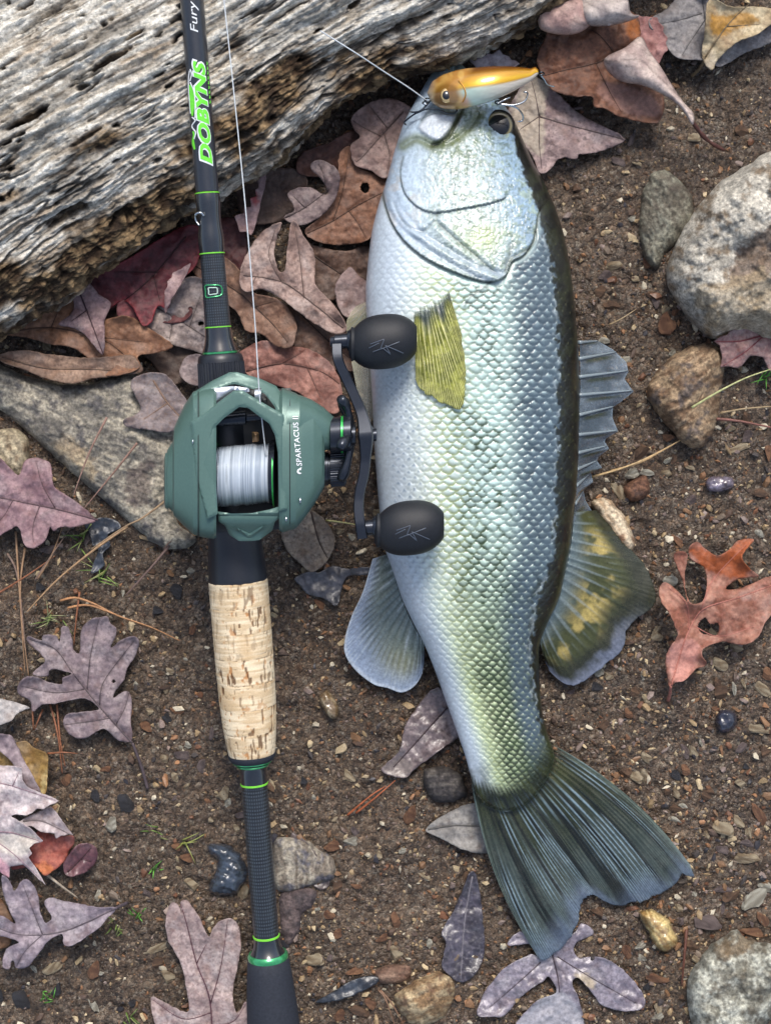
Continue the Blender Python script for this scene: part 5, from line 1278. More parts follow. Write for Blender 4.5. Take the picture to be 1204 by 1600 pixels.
    if stem is not None:
        p = resample(smooth(stem, 6, False) if len(stem) > 2 else np.array(stem, float), 3, False)
        ze = float(zf(p[:1])[0]); g = ground_low(*P(p[:, 0], p[:, 1], 0)[:, :2].T)+0.002
        t = np.linspace(0, 1, len(p)); zz = (ze+0.0002)*(1-t)+np.maximum(g, 0)*t+0.0008*t
        T.part('stem', *tube(P(p[:, 0], p[:, 1], zz), np.linspace(stem_r*0.9, stem_r*1.2, len(p)), 8), M_LEAF, None)
    for ch in T.e.children:
        if ch.name.split('.')[0] in ('midrib', 'vein', 'stem'):
            me = ch.data; a = me.color_attributes.new('Col', 'FLOAT_COLOR', 'POINT'); k = np.ones((len(me.vertices), 4), np.float32); k[:, :3] = vc; a.data.foreach_set('color', k.ravel())
    return T, zf

PINK, PINK2 = S(166, 140, 138), S(192, 166, 160)
MAUVE, MAUVE2 = S(132, 112, 120), S(160, 140, 146)
BRN, BRN2 = S(120, 74, 46), S(152, 98, 62)
c4 = lambda p: crop(790, 0, 2.908, p)
c2 = lambda p: crop(260, 0, 2.867, p)
b1 = lambda p: crop(0, 820, 3.81, p)
b3 = lambda p: crop(520, 820, 3.168, p)
b4 = lambda p: crop(820, 800, 3.135, p)
b7 = lambda p: crop(680, 1160, 2.867, p)
k8 = lambda p: crop(820, 380, 3.135, p)

# --- top corner by the boulder
leaf('red pink toothed leaf showing behind the big curled brown leaf', [(985, 20), (1003, 26), (1026, 27), (1029, 36), (1036, 42), (1035, 50), (1042, 60), (1039, 68), (1043, 78), (1034, 86), (1030, 98), (1022, 104), (1000, 90)], S(150, 92, 88), S(176, 116, 108), 0.012, n_sm=0, curl=0.002)
leaf('grey curled dry leaf lying under the yellow leaf', [(1012, 34), (1040, 14), (1062, -6), (1110, -10), (1140, 20), (1204, 20), (1225, 40), (1204, 66), (1160, 84), (1127, 104), (1110, 98), (1098, 94), (1058, 90), (1036, 66)], S(120, 116, 118), S(152, 146, 144), 0.010, veins=(c4([(900, 250), (905, 100), (890, 0)]), c4([(890, 60), (790, 90), (690, 110)]), c4([(910, 80), (830, 200), (800, 250)])), curl=0.006, wave=0.004)
leaf('yellow blotched dry leaf with rolled pale margin', c4([(925, -10), (1010, 30), (1110, 30), (1210, 40), (1230, 90), (1190, 118), (1130, 160), (1050, 190), (965, 268), (935, 320), (890, 262), (905, 130)]), S(176, 150, 104), S(206, 186, 142), 0.017, veins=(c4([(905, 260), (1000, 120), (1100, 20)]), c4([(1000, 120), (1150, 110)])), stem=c4([(905, 262), (880, 310), (845, 345)]), curl=0.006, extra=((c4([(930, 60), (990, 70), (1090, 50), (1150, 100), (1060, 130), (980, 170), (930, 150)]), S(164, 116, 26), 0.8),))
BC, BC2 = S(104, 60, 36), S(134, 82, 50)
Tb, zfb = leaf('big curled brown leaf with pale folded lobes and long stem', [(838, 95), (850, 60), (862, 40), (900, 20), (960, 10), (996, 27), (1001, 66), (1015, 100), (1010, 128), (1036, 150), (1032, 186), (1013, 192), (969, 182), (945, 170), (927, 165), (924, 150), (893, 150), (860, 138)], BC, BC2, 0.014, veins=([(1000, 60), (940, 95), (880, 110), (850, 118)], [(960, 84), (930, 50), (890, 40)], [(930, 98), (950, 140), (970, 175)]), curl=0.004, wave=0.003, extra=(([(930, 136), (960, 128), (1020, 150), (1028, 182), (985, 180), (945, 160)], S(140, 106, 96), 0.7), ([(975, 30), (996, 28), (998, 62), (980, 58)], S(150, 84, 24), 0.7)))
def flap(T, name, pts, c1, c2, zb, lift, direction, seed, vein=None):
    """a lobe of the same leaf, rolled over on itself"""
    o = resample(smooth(pts, 5), 2.2); V, F = fill(o, 2.6, edge=2.2); cc = o.mean(0)
    t = (V-cc)@np.array(direction); t = t/np.abs(t).max(); d = poly_dist(V, o)
    z = zb+lift*(1-t**2)+0.0015*fbm(V[:, 0]/24, V[:, 1]/24, seed, 2)-0.004*np.exp(-d/5)
    m1 = fbm(V[:, 0]/20, V[:, 1]/20, seed+1, 4); col = mixc(c1, c2, sm(-0.4, 0.4, m1)); col = mixc(col, np.asarray(c1)*0.4, sm(0.45, 0.65, fbm(V[:, 0]/3.2, V[:, 1]/3.2, seed+2, 2))*0.5)
    if vein is not None: col = mixc(col, np.asarray(c1)*0.4, np.exp(-(poly_dist(V, np.array(vein), False)/1.5)**2)*0.6)
    b = T.part(name, P(V[:, 0], V[:, 1], z), F, M_LEAF, col); so = b.modifiers.new('thickness', 'SOLIDIFY'); so.thickness = 0.0004; so.offset = -1
flap(Tb, 'folded_lobe', [(846, -6), (900, -8), (922, 30), (914, 46), (893, 54), (866, 53), (841, 41)], S(168, 136, 128), S(196, 168, 156), 0.026, 0.006, (0.3, 0.95), 711, [(860, 0), (890, 30), (915, 40)])
flap(Tb, 'folded_lobe', [(898, -8), (972, -8), (985, 20), (998, 26), (964, 38), (921, 40), (908, 18)], S(158, 146, 142), S(190, 178, 170), 0.025, 0.008, (0.2, 0.98), 721, [(905, 0), (950, 20), (990, 26)])
flap(Tb, 'folded_lobe', [(1000, 57), (1014, 80), (1031, 103), (1050, 134), (1066, 158), (1083, 178), (1080, 195), (1058, 164), (1010, 136), (969, 127), (946, 108), (945, 90), (976, 74)], S(158, 138, 132), S(194, 176, 166), 0.021, 0.009, (-0.7, 0.7), 731, [(945, 96), (1000, 92), (1060, 150)])
q = smooth([(1080, 188), (1092, 206), (1108, 222), (1131, 235)], 6, False); zq = np.linspace(0.019, 0.004, len(q))
st_ = Tb.part('stem', *tube(P(q[:, 0], q[:, 1], zq), np.linspace(0.0010, 0.0009, len(q))+0.0003*n2(np.arange(len(q))*0.5, np.zeros(len(q)), 9), 8), M_LEAF); st_.data.color_attributes.new('Col', 'FLOAT_COLOR', 'POINT').data.foreach_set('color', np.tile(np.r_[S(84, 52, 46), 1], len(st_.data.vertices)).astype(np.float32))
leaf('pink speckled maple leaf with pale half under the treble hook', [(826, 118), (845, 124), (860, 131), (869, 144), (893, 168), (915, 184), (941, 197), (977, 218), (945, 234), (920, 240), (903, 241), (900, 249), (880, 246), (868, 252), (862, 262), (848, 271), (840, 266), (831, 243), (815, 225), (800, 205), (790, 180), (805, 150)], S(140, 114, 112), S(170, 142, 138), 0.007, veins=([(842, 182), (890, 196), (976, 218)], [(842, 182), (836, 150), (828, 120)], [(842, 182), (815, 200), (806, 208)], [(842, 182), (842, 225), (846, 264)]), stem=[(842, 182), (870, 175), (909, 168)], n_sm=2, spots=0.7, extra=(([(826, 118), (858, 132), (852, 170), (850, 235), (835, 240), (800, 205), (795, 175)], S(172, 160, 142), 0.8),))
leaf('lavender toothed leaf edge peeking above the gold lure', cf([(632, 100), (660, 92), (672, 100), (700, 84), (720, 92), (745, 76), (765, 84), (800, 58), (822, 84), (850, 92), (866, 112), (885, 112), (908, 130), (870, 160), (780, 170), (690, 165)]), S(156, 142, 152), S(182, 168, 174), 0.012, n_sm=0)

# --- between log and fish
leaf('rosy brown maple leaf wedged between the log and fish head', c2([(828, 525), (900, 465), (985, 438), (1070, 465), (1110, 520), (1070, 640), (990, 795), (915, 765), (842, 735), (826, 650), (868, 612), (840, 580)]), S(136, 106, 98), S(164, 132, 122), 0.010, veins=(c2([(1060, 500), (960, 610), (880, 700), (850, 725)]), c2([(960, 610), (880, 570), (835, 540)]), c2([(975, 600), (1000, 700), (985, 780)]), c2([(990, 575), (930, 500), (905, 470)])), spots=0.6)
leaf('russet brown oak leaf beside the fish cheek with a small hole', [(530, 242), (545, 228), (556, 240), (557, 258), (575, 268), (602, 274), (612, 300), (590, 328), (583, 356), (574, 374), (539, 383), (505, 380), (476, 364), (497, 342), (518, 318), (528, 285)], S(124, 80, 54), S(156, 106, 74), 0.008, veins=([(480, 364), (520, 345), (560, 320), (610, 295)], [(520, 345), (535, 300), (545, 240)], [(545, 330), (560, 350), (572, 372)]), holes=([(565, 287), (574, 286), (577, 296), (570, 302), (563, 296)],), spots=0.3, curl=0.005)
leaf('dull mauve lobed leaf half under the russet oak leaf', c2([(542, 870), (580, 845), (640, 838), (700, 868), (722, 860), (690, 800), (648, 760), (650, 728), (690, 718), (745, 742), (775, 790), (765, 870), (715, 950), (640, 1000), (580, 1005), (525, 972), (575, 940)]), S(118, 96, 96), S(146, 124, 120), 0.0125, veins=(c2([(530, 975), (620, 930), (740, 840)]), c2([(620, 930), (570, 880)]), c2([(720, 860), (700, 770), (680, 735)])))
leaf('narrow pink toothed leaf standing by the fishing line', c2([(440, 742), (425, 790), (408, 800), (415, 840), (398, 850), (402, 880), (372, 890), (380, 925), (345, 930), (350, 955), (306, 968), (316, 990), (330, 1040), (355, 1035), (380, 1055), (402, 1000), (430, 880), (448, 800)]), S(150, 118, 118), S(190, 152, 150), 0.012, n_sm=0, extra=((c2([(370, 880), (410, 860), (415, 900), (390, 920)]), S(150, 40, 44), 0.8),))
leaf('light rosy tan oak leaf with pointed lobes beside the fishing line', [(374, 440), (380, 410), (392, 385), (412, 360), (440, 347), (432, 370), (428, 400), (436, 424), (446, 420), (450, 380), (458, 344), (474, 368), (490, 392), (493, 420), (492, 442), (506, 460), (521, 476), (541, 512), (524, 521), (500, 511), (470, 490), (444, 470), (410, 452), (385, 456)], S(156, 124, 112), S(184, 152, 138), 0.015, veins=([(536, 512), (490, 475), (440, 440), (380, 430)], [(440, 440), (420, 400), (430, 360)], [(475, 465), (468, 400), (460, 352)], [(400, 432), (392, 450)]), n_sm=3, curl=0.005, spots=0.5)
leaf('small dusky pink leaf half hidden by belly of fish', [(524, 446), (545, 418), (560, 430), (582, 452), (580, 482), (548, 497), (530, 482)], S(140, 112, 108), S(166, 138, 132), 0.009)
leaf('rust red leaf under the reel handle knob', [(370, 556), (410, 532), (440, 540), (482, 545), (520, 572), (534, 610), (528, 645), (490, 636), (468, 614), (430, 602), (392, 590)], S(138, 84, 70), S(170, 112, 94), 0.008, veins=([(385, 580), (440, 568), (500, 580), (530, 600)], [(440, 568), (470, 552)], [(480, 575), (500, 620)]), spots=0.3)
leaf('brown oak leaf under the rod beside light tan oak leaf', [(296, 414), (322, 402), (348, 400), (375, 424), (394, 456), (430, 466), (452, 482), (463, 510), (456, 541), (430, 541), (410, 522), (384, 516), (372, 490), (350, 470), (315, 440)], S(126, 86, 62), S(152, 110, 82), 0.010, veins=([(300, 412), (370, 455), (420, 500), (450, 535)], [(395, 480), (430, 470)]), curl=0.004)
leaf('pale rosy dry leaf with holes tucked under rod near the log', c5([(645, 262), (690, 250), (760, 250), (800, 180), (860, 150), (960, 190), (1010, 330), (1000, 480), (925, 495), (860, 482), (740, 442), (680, 412), (645, 350)]), S(150, 130, 122), S(178, 158, 148), 0.009, veins=(c5([(660, 270), (780, 330), (920, 420)]), c5([(780, 330), (760, 430)]), c5([(850, 375), (900, 230)])), spots=0.8, holes=(c5([(845, 288), (860, 285), (862, 300), (848, 302)]), c5([(888, 355), (910, 350), (912, 366), (892, 368)])))
leaf('wine red maple leaf in the shade under log edge', [(104, 440), (150, 425), (182, 414), (215, 396), (245, 376), (290, 352), (318, 360), (312, 400), (300, 422), (272, 446), (264, 482), (246, 478), (238, 502), (222, 508), (208, 480), (190, 470), (165, 490), (148, 503), (142, 480)], S(84, 28, 38), S(110, 42, 50), 0.012, veins=([(290, 370), (240, 430), (200, 465), (150, 498)], [(240, 430), (250, 470)], [(245, 425), (180, 425)]), edge=S(148, 50, 56), n_sm=3, spots=0.2)
leaf('pink folded leaf strip lying on the wine red maple leaf', c5([(736, 300), (738, 220), (752, 190), (748, 170), (772, 150), (770, 135), (800, 120), (855, 88), (840, 130), (800, 200), (770, 250), (742, 318)]), S(158, 124, 124), S(190, 156, 152), 0.0165, n_sm=0)
leaf('red toothed leaf scrap between wine red leaf and rosy leaf', c5([(530, 270), (580, 250), (640, 250), (650, 350), (690, 420), (740, 445), (660, 430), (625, 370), (560, 345), (525, 320)]), S(112, 46, 52), S(146, 62, 66), 0.0085, n_sm=3)
leaf('large orange brown oak leaf lying along the slab stone edge', [(6, 520), (36, 490), (68, 464), (105, 454), (130, 470), (155, 498), (200, 494), (240, 518), (270, 540), (246, 551), (216, 556), (218, 574), (192, 585), (155, 585), (141, 562), (110, 542), (75, 537), (40, 527)], S(130, 84, 52), S(158, 108, 70), 0.012, veins=([(10, 520), (80, 512), (160, 530), (200, 560)], [(80, 512), (100, 465)], [(150, 526), (230, 535)]), spots=0.35, curl=0.005)
leaf('pointed mauve maple lobe lying over orange brown oak leaf', c5([(262, 362), (330, 300), (325, 200), (390, 170), (440, 230), (500, 270), (470, 340), (468, 430), (465, 498), (440, 480), (380, 410), (330, 380)]), S(140, 108, 110), S(164, 132, 130), 0.017, veins=(c5([(345, 190), (400, 330), (462, 495)]), c5([(390, 300), (320, 350)])), vcol=S(48, 22, 34), n_sm=3)
leaf('long brown leaf with saw-toothed rim on top of the slab', c5([(0, 500), (110, 480), (240, 500), (400, 515), (520, 505), (600, 505), (640, 575), (560, 588), (500, 598), (420, 604), (330, 628), (260, 618), (200, 604), (90, 558), (20, 535)]), S(142, 106, 82), S(170, 134, 106), 0.0145, veins=(c5([(10, 510), (200, 560), (400, 565), (620, 575)]),), spots=0.5, edge=S(52, 34, 26))
leaf('small round mauve leaf beside the reel seat nut', c5([(806, 565), (836, 508), (900, 500), (960, 540), (960, 630), (900, 640), (850, 632), (815, 602)]), S(142, 122, 120), S(166, 146, 142), 0.010)
leaf('mauve leaf pressed flat on the slab stone beside reel', [(205, 603), (214, 588), (245, 582), (264, 590), (284, 615), (300, 640), (290, 664), (262, 676), (236, 672), (202, 668), (193, 657), (220, 640)], S(128, 112, 112), S(150, 134, 132), 0.0155, veins=([(240, 595), (262, 630), (290, 660)], [(262, 630), (225, 655)]), vcol=S(134, 108, 90), wave=0.001, spots=0.5)

leaf('shaded dull brown leaf lying under the light rosy tan oak leaf', [(470, 380), (500, 386), (540, 392), (575, 384), (580, 420), (560, 450), (520, 470), (480, 455), (455, 420)], S(92, 66, 52), S(118, 88, 70), 0.0045, veins=([(470, 385), (520, 420), (560, 445)],))
leaf('dark umber leaf in the gap between log and rust red leaf', [(455, 470), (500, 500), (540, 515), (575, 500), (578, 560), (550, 580), (500, 570), (460, 545)], S(86, 58, 46), S(112, 80, 62), 0.0045, veins=([(460, 480), (510, 530), (560, 570)],))
leaf('shadowed brown leaf half under the log behind the pink toothed leaf', [(370, 290), (400, 270), (450, 262), (480, 280), (470, 330), (440, 345), (400, 350), (375, 330)], S(84, 62, 52), S(106, 82, 70), 0.004)
leaf('deep red brown leaf behind the russet oak leaf', [(470, 240), (510, 225), (560, 200), (575, 230), (550, 260), (500, 275), (465, 270)], S(84, 52, 44), S(110, 70, 58), 0.004)
leaf('dark wine leaf edge between the winding and log', [(330, 350), (365, 340), (385, 372), (380, 415), (350, 425), (320, 400)], S(76, 34, 38), S(100, 50, 50), 0.005)
leaf('tattered maroon leaf in the shade over orange brown oak leaf', [(225, 462), (262, 470), (300, 480), (290, 500), (262, 505), (240, 498)], S(88, 40, 42), S(118, 58, 56), 0.007)
leaf('dim brown leaf under dark wine leaves by the log foot', [(60, 470), (110, 440), (170, 425), (230, 440), (260, 500), (300, 540), (310, 580), (270, 600), (230, 560), (180, 520), (110, 500)], S(82, 60, 48), S(106, 82, 66), 0.0035)
# --- left side
leaf('dusty rose oak leaf with rounded lobes beside the slab', c5([(-60, 960), (0, 968), (30, 990), (85, 1042), (105, 985), (140, 962), (190, 966), (230, 992), (236, 1060), (250, 1100), (330, 1148), (430, 1236), (395, 1256), (330, 1272), (270, 1270), (240, 1290), (225, 1270), (212, 1310), (190, 1345), (150, 1366), (112, 1350), (82, 1268), (30, 1292), (-60, 1310)]), S(142, 104, 112), S(168, 130, 134), 0.013, veins=(c5([(440, 1240), (250, 1190), (100, 1160), (-40, 1130)]), c5([(250, 1190), (190, 1080), (165, 985)]), c5([(180, 1175), (150, 1260), (150, 1340)]), c5([(60, 1150), (20, 1220), (-20, 1260)])), n_sm=3, spots=0.3)
OAK = [(780, 1290), (700, 1282), (640, 1222), (600, 1215), (530, 1262), (470, 1272), (410, 1242), (378, 1180), (400, 1130), (470, 1120), (550, 1105), (592, 1100), (560, 1060), (500, 1030), (430, 1040), (330, 1062), (250, 1068), (192, 1112), (180, 1050), (110, 1010), (108, 960), (150, 910), (220, 905), (300, 940), (370, 950), (372, 912), (432, 885), (330, 860), (292, 870), (290, 900), (240, 902), (192, 880), (260, 830), (262, 790), (200, 730), (162, 690), (172, 668), (250, 690), (260, 660), (335, 660), (356, 702), (366, 640), (372, 608), (410, 610), (430, 680), (440, 742), (475, 762), (480, 640), (520, 578), (600, 550), (640, 550), (655, 590), (692, 612), (686, 660), (660, 735), (720, 690), (790, 664), (826, 690), (812, 770), (760, 850), (740, 920), (690, 990), (676, 1032), (720, 1000), (770, 995), (786, 1050), (780, 1150), (786, 1230)]
leaf('purplish pink white oak leaf with deep lobes lying among pine needles', b1(OAK), S(130, 110, 116), S(158, 138, 140), 0.009, veins=(b1([(790, 1300), (600, 1090), (440, 890), (330, 740), (180, 680)]), b1([(520, 980), (540, 780), (590, 560)]), b1([(595, 1070), (620, 930), (800, 690)]), b1([(500, 980), (330, 1000), (130, 960)]), b1([(660, 1150), (540, 1170), (390, 1190)]), b1([(690, 1190), (740, 1100), (770, 1000)])), stem=b1([(790, 1300), (840, 1430), (880, 1570)]), n_sm=3, spots=0.5, holes=(b1([(668, 926), (680, 920), (690, 932), (680, 942), (670, 938)]),), wave=0.003, curl=0.005)
leaf('whitish dry leaf tip beside the purplish white oak leaf', b1([(-60, 1030), (0, 1035), (60, 1048), (120, 1062), (185, 1088), (140, 1105), (100, 1130), (60, 1170), (0, 1192), (-60, 1200)]), S(160, 152, 150), S(190, 182, 176), 0.011, curl=0.006)
leaf('yellow brown leaf behind the pale maple leaf', b1([(-60, 1380), (0, 1352), (60, 1310), (100, 1298), (160, 1290), (200, 1330), (240, 1345), (284, 1372), (284, 1480), (270, 1600), (220, 1640), (60, 1600), (-60, 1500)]), S(142, 104, 24), S(178, 138, 50), 0.008, spots=0.6, extra=((b1([(255, 1470), (284, 1470), (270, 1600), (235, 1590)]), S(190, 170, 120), 0.9),), n_sm=3)
leaf('rolled mauve leaf strip crossing the yellow brown leaf', b1([(-40, 1245), (30, 1250), (80, 1262), (130, 1370), (200, 1500), (252, 1610), (230, 1650), (180, 1620), (120, 1500), (60, 1400), (-40, 1310)]), S(138, 118, 126), S(164, 144, 148), 0.013, curl=-0.005)
MAP = [(-60, -60), (0, -12), (60, -10), (104, 0), (104, 60), (130, 90), (180, 112), (225, 130), (282, 155), (240, 170), (205, 192), (175, 188), (150, 210), (120, 222), (80, 215), (48, 226), (110, 262), (150, 290), (175, 320), (206, 346), (165, 352), (135, 376), (152, 400), (132, 420), (160, 460), (192, 512), (218, 552), (160, 500), (112, 455), (50, 462), (44, 520), (0, 490), (-60, 470)]
leaf('nearly white maple leaf with sharp points at the heap edge', cb5(MAP), S(186, 170, 172), S(218, 204, 202), 0.018, veins=(cb5([(-60, 300), (60, 305), (190, 345)]), cb5([(-60, 60), (60, 85), (270, 155)]), cb5([(-40, 330), (60, 400), (200, 530)]), cb5([(60, 85), (90, 20)])), n_sm=0, curl=0.006, wave=0.004, spots=0.15, vcol=S(140, 116, 124), extra=((cb5([(-60, 390), (40, 450), (44, 520), (-60, 520)]), S(196, 140, 156), 0.7), (cb5([(-60, 330), (120, 300), (180, 340), (100, 420), (-20, 380)]), S(206, 200, 186), 0.6)))
leaf('pinkish white maple lobe lying under the nearly white maple leaf', cb5([(60, 280), (110, 240), (180, 205), (240, 180), (270, 215), (300, 255), (346, 316), (320, 312), (290, 318), (264, 332), (256, 308), (220, 305), (190, 300), (150, 272)]), S(176, 158, 160), S(206, 190, 188), 0.0145, veins=(cb5([(110, 250), (200, 250), (330, 312)]),), n_sm=0, spots=0.2)
leaf('bright brick red leaf under the pinkish white maple lobe', cb5([(60, 420), (135, 350), (190, 290), (264, 320), (340, 318), (352, 345), (330, 390), (300, 445), (250, 485), (208, 506), (160, 460), (60, 480)]), S(146, 54, 42), S(180, 88, 62), 0.010, n_sm=3, spots=0.15, extra=((cb5([(160, 460), (220, 440), (260, 480), (205, 506)]), S(196, 116, 66), 0.7),))
leaf('small dull maroon round leaf beside the brick red leaf', cb5([(298, 452), (330, 402), (372, 360), (430, 358), (462, 402), (442, 460), (400, 490), (358, 507), (316, 507)]), S(98, 54, 62), S(122, 76, 80), 0.006, veins=(cb5([(320, 490), (380, 430), (430, 375)]), cb5([(380, 430), (430, 440)])), wet=True)
leaf('lavender grey oak leaf with sweeping lobes below the maple leaves', cb5([(10, 505), (50, 540), (68, 580), (110, 525), (150, 540), (180, 600), (190, 680), (214, 732), (246, 702), (208, 642), (232, 610), (330, 630), (460, 655), (545, 658), (505, 710), (440, 770), (340, 832), (300, 830), (294, 780), (230, 812), (170, 890), (130, 937), (80, 942), (68, 912), (55, 905), (44, 945), (14, 930), (30, 850), (92, 820), (40, 800), (-30, 780), (-60, 740), (-30, 695), (20, 700), (76, 732), (50, 682), (20, 600)]), S(138, 122, 134), S(166, 150, 158), 0.012, veins=(cb5([(540, 662), (400, 730), (270, 775), (100, 785), (-40, 740)]), cb5([(200, 780), (160, 680), (110, 550)]), cb5([(200, 785), (120, 860), (80, 930)])), stem=cb5([(540, 662), (575, 645), (600, 634)]), n_sm=3, spots=0.3, wave=0.0035, curl=0.005)
leaf('brown curled leaf edge under the lavender grey oak leaf', cb5([(-60, 620), (0, 610), (40, 670), (60, 730), (50, 830), (0, 850), (-60, 850)]), S(122, 84, 50), S(150, 108, 70), 0.005)
leaf('large pinkish tan oak leaf beside the foam butt grip', cb5([(735, 1215), (706, 1092), (722, 1076), (760, 1092), (882, 1152), (882, 1080), (870, 1000), (850, 920), (812, 850), (788, 800), (778, 720), (800, 642), (822, 632), (842, 645), (858, 690), (848, 632), (880, 622), (930, 690), (978, 796), (996, 770), (1020, 732), (1060, 710), (1095, 712), (1124, 745), (1132, 850), (1112, 960), (1094, 1060), (1110, 1152), (1136, 1130), (1152, 1100), (1180, 1120), (1185, 1215), (1150, 1300), (1040, 1400), (980, 1500), (900, 1400), (800, 1300)]), S(160, 136, 132), S(186, 162, 156), 0.009, veins=(cb5([(1000, 1480), (990, 1110), (925, 920), (880, 740), (850, 640)]), cb5([(990, 1110), (1040, 930), (1070, 720)]), cb5([(925, 920), (970, 830)]), cb5([(995, 1150), (860, 1180), (720, 1090)]), cb5([(1000, 1220), (1100, 1190), (1155, 1110)])), vcol=S(84, 54, 62), n_sm=3, spots=0.5)

# --- round the fish's tail and right side
leaf('lavender three-lobed leaf flattened under the tail fin tip', b7([(188, 1222), (205, 1150), (232, 1100), (300, 1020), (370, 975), (432, 948), (470, 960), (462, 905), (390, 905), (322, 905), (372, 850), (480, 850), (600, 868), (650, 812), (690, 826), (706, 860), (640, 892), (618, 930), (642, 962), (720, 960), (800, 990), (880, 1060), (938, 1150), (920, 1196), (840, 1202), (750, 1182), (700, 1120), (640, 1055), (612, 1080), (650, 1180), (662, 1330), (500, 1420), (320, 1340), (440, 1170), (542, 1120), (505, 1050), (486, 1068), (400, 1122), (312, 1222), (260, 1228)]), S(128, 118, 132), S(156, 146, 158), 0.0035, veins=(b7([(520, 940), (545, 1040), (555, 1120)]), b7([(470, 985), (400, 1050), (240, 1190)]), b7([(545, 960), (690, 1050), (900, 1170)])), vcol=S(64, 54, 62), wet=True, wave=0.001, spots=0.35, extra=((b7([(440, 1170), (560, 1110), (650, 1200), (650, 1330), (340, 1330)]), S(172, 172, 176), 0.6), (b7([(620, 1040), (680, 1030), (720, 1080), (690, 1110)]), S(176, 160, 130), 0.7)))
leaf('grey pointed leaf sticking out from under the tail root', [(665, 1296), (690, 1275), (708, 1266), (732, 1256), (765, 1258), (790, 1290), (770, 1325), (752, 1334), (720, 1326), (690, 1311)], S(128, 124, 120), S(152, 148, 142), 0.004, veins=([(668, 1296), (710, 1290), (760, 1292)],), spots=0.2, wave=0.001)
leaf('black purple soaked leaf with a pale midrib and grit', b7([(28, 1000), (48, 900), (28, 850), (78, 760), (108, 690), (160, 578), (190, 625), (212, 780), (218, 950), (172, 1042), (110, 1077), (50, 1032)]), S(56, 50, 60), S(84, 78, 92), 0.003, veins=(b7([(165, 600), (130, 800), (112, 1070)]),), vcol=S(120, 116, 122), wet=True, spots=0.3, wave=0.0015)
leaf('thin black wet leaf sliver near tan quartz rock', c6([(458, 1106), (510, 1070), (560, 1040), (650, 990), (732, 976), (752, 1008), (650, 1062), (560, 1094)]), S(42, 46, 54), S(66, 74, 86), 0.004, wet=True, spots=0.2)
leaf('dusky grey pink oval leaf with torn tip under the belly', b3([(240, 1212), (300, 1150), (332, 1110), (350, 1010), (400, 920), (470, 835), (530, 808), (585, 900), (640, 1020), (610, 1060), (560, 1092), (480, 1152), (400, 1212), (360, 1252), (290, 1242)]), S(106, 90, 92), S(134, 116, 116), 0.0035, veins=(b3([(570, 900), (480, 1000), (400, 1090), (300, 1200)]),), vcol=S(54, 40, 44), wet=True, spots=0.6, wave=0.001, extra=((b3([(240, 1215), (330, 1150), (400, 1200), (350, 1255)]), S(130, 118, 110), 0.7),))
leaf('orange brown oak leaf with deep lobes and a worn hole on open soil', b4([(706, 860), (690, 780), (690, 700), (735, 628), (750, 600), (735, 560), (710, 500), (662, 430), (658, 370), (690, 344), (760, 400), (792, 440), (770, 340), (738, 260), (728, 212), (758, 194), (795, 215), (778, 320), (802, 440), (868, 440), (890, 350), (870, 270), (812, 232), (800, 180), (840, 148), (882, 180), (940, 216), (1000, 180), (1040, 140), (1120, 132), (1082, 180), (1060, 230), (1110, 290), (1145, 316), (1040, 330), (980, 376), (1060, 370), (1180, 320), (1260, 310), (1280, 420), (1230, 480), (1172, 540), (1140, 612), (1060, 652), (970, 636), (880, 660), (862, 700), (888, 746), (830, 770), (780, 826), (735, 832)]), S(150, 86, 58), S(178, 122, 96), 0.013, veins=(b4([(715, 850), (770, 660), (820, 540), (880, 470), (1040, 420), (1260, 340)]), b4([(800, 580), (790, 450), (700, 370)]), b4([(860, 480), (920, 330), (1080, 160)]), b4([(830, 560), (950, 610), (1120, 560)])), vcol=S(170, 110, 96), stem=b4([(712, 850), (708, 890), (700, 922)]), n_sm=3, curl=0.007, wave=0.005, spots=0.2, holes=(b4([(850, 540), (880, 520), (910, 550), (945, 545), (940, 600), (880, 600), (850, 575)]),), extra=((b4([(800, 180), (880, 180), (940, 216), (1040, 140), (1120, 132), (1100, 290), (1020, 330), (930, 300), (860, 270)]), S(148, 72, 26), 0.85), (b4([(690, 700), (760, 620), (860, 660), (800, 820), (720, 830)]), S(190, 136, 124), 0.8)))
leaf('pink small maple leaf touching the big pale boulder', k8([(922, 482), (960, 455), (990, 448), (1000, 428), (1040, 420), (1070, 398), (1130, 392), (1162, 440), (1204, 428), (1260, 430), (1270, 560), (1230, 640), (1190, 618), (1165, 560), (1100, 550), (1060, 602), (1040, 612), (990, 604), (952, 608), (962, 560), (950, 500)]), S(152, 112, 108), S(180, 144, 136), 0.013, veins=(k8([(1165, 450), (1050, 480), (935, 482)]), k8([(1165, 455), (1080, 530), (970, 600)]), k8([(1165, 455), (1100, 410)])), stem=k8([(1165, 455), (1175, 540), (1195, 620)]), n_sm=0, vcol=S(120, 56, 62))
leaf('beige crumpled leaf scrap under the reel and cork grip', [(440, 828), (462, 806), (486, 798), (510, 815), (523, 842), (515, 870), (490, 894), (468, 880), (448, 858)], S(130, 114, 98), S(156, 142, 124), 0.004, veins=([(486, 800), (498, 845), (512, 872)],), vcol=S(56, 42, 38), spots=0.6)
leaf('soaked blackish leaf scrap between cork grip and anal fin', crop(260, 840, 3.168, [(634, 202), (700, 168), (760, 172), (820, 138), (900, 152), (1012, 148), (992, 182), (900, 194), (872, 240), (842, 335), (780, 302), (700, 282), (660, 236)]), S(60, 60, 68), S(88, 88, 96), 0.003, wet=True, wave=0.0025, spots=0.5)
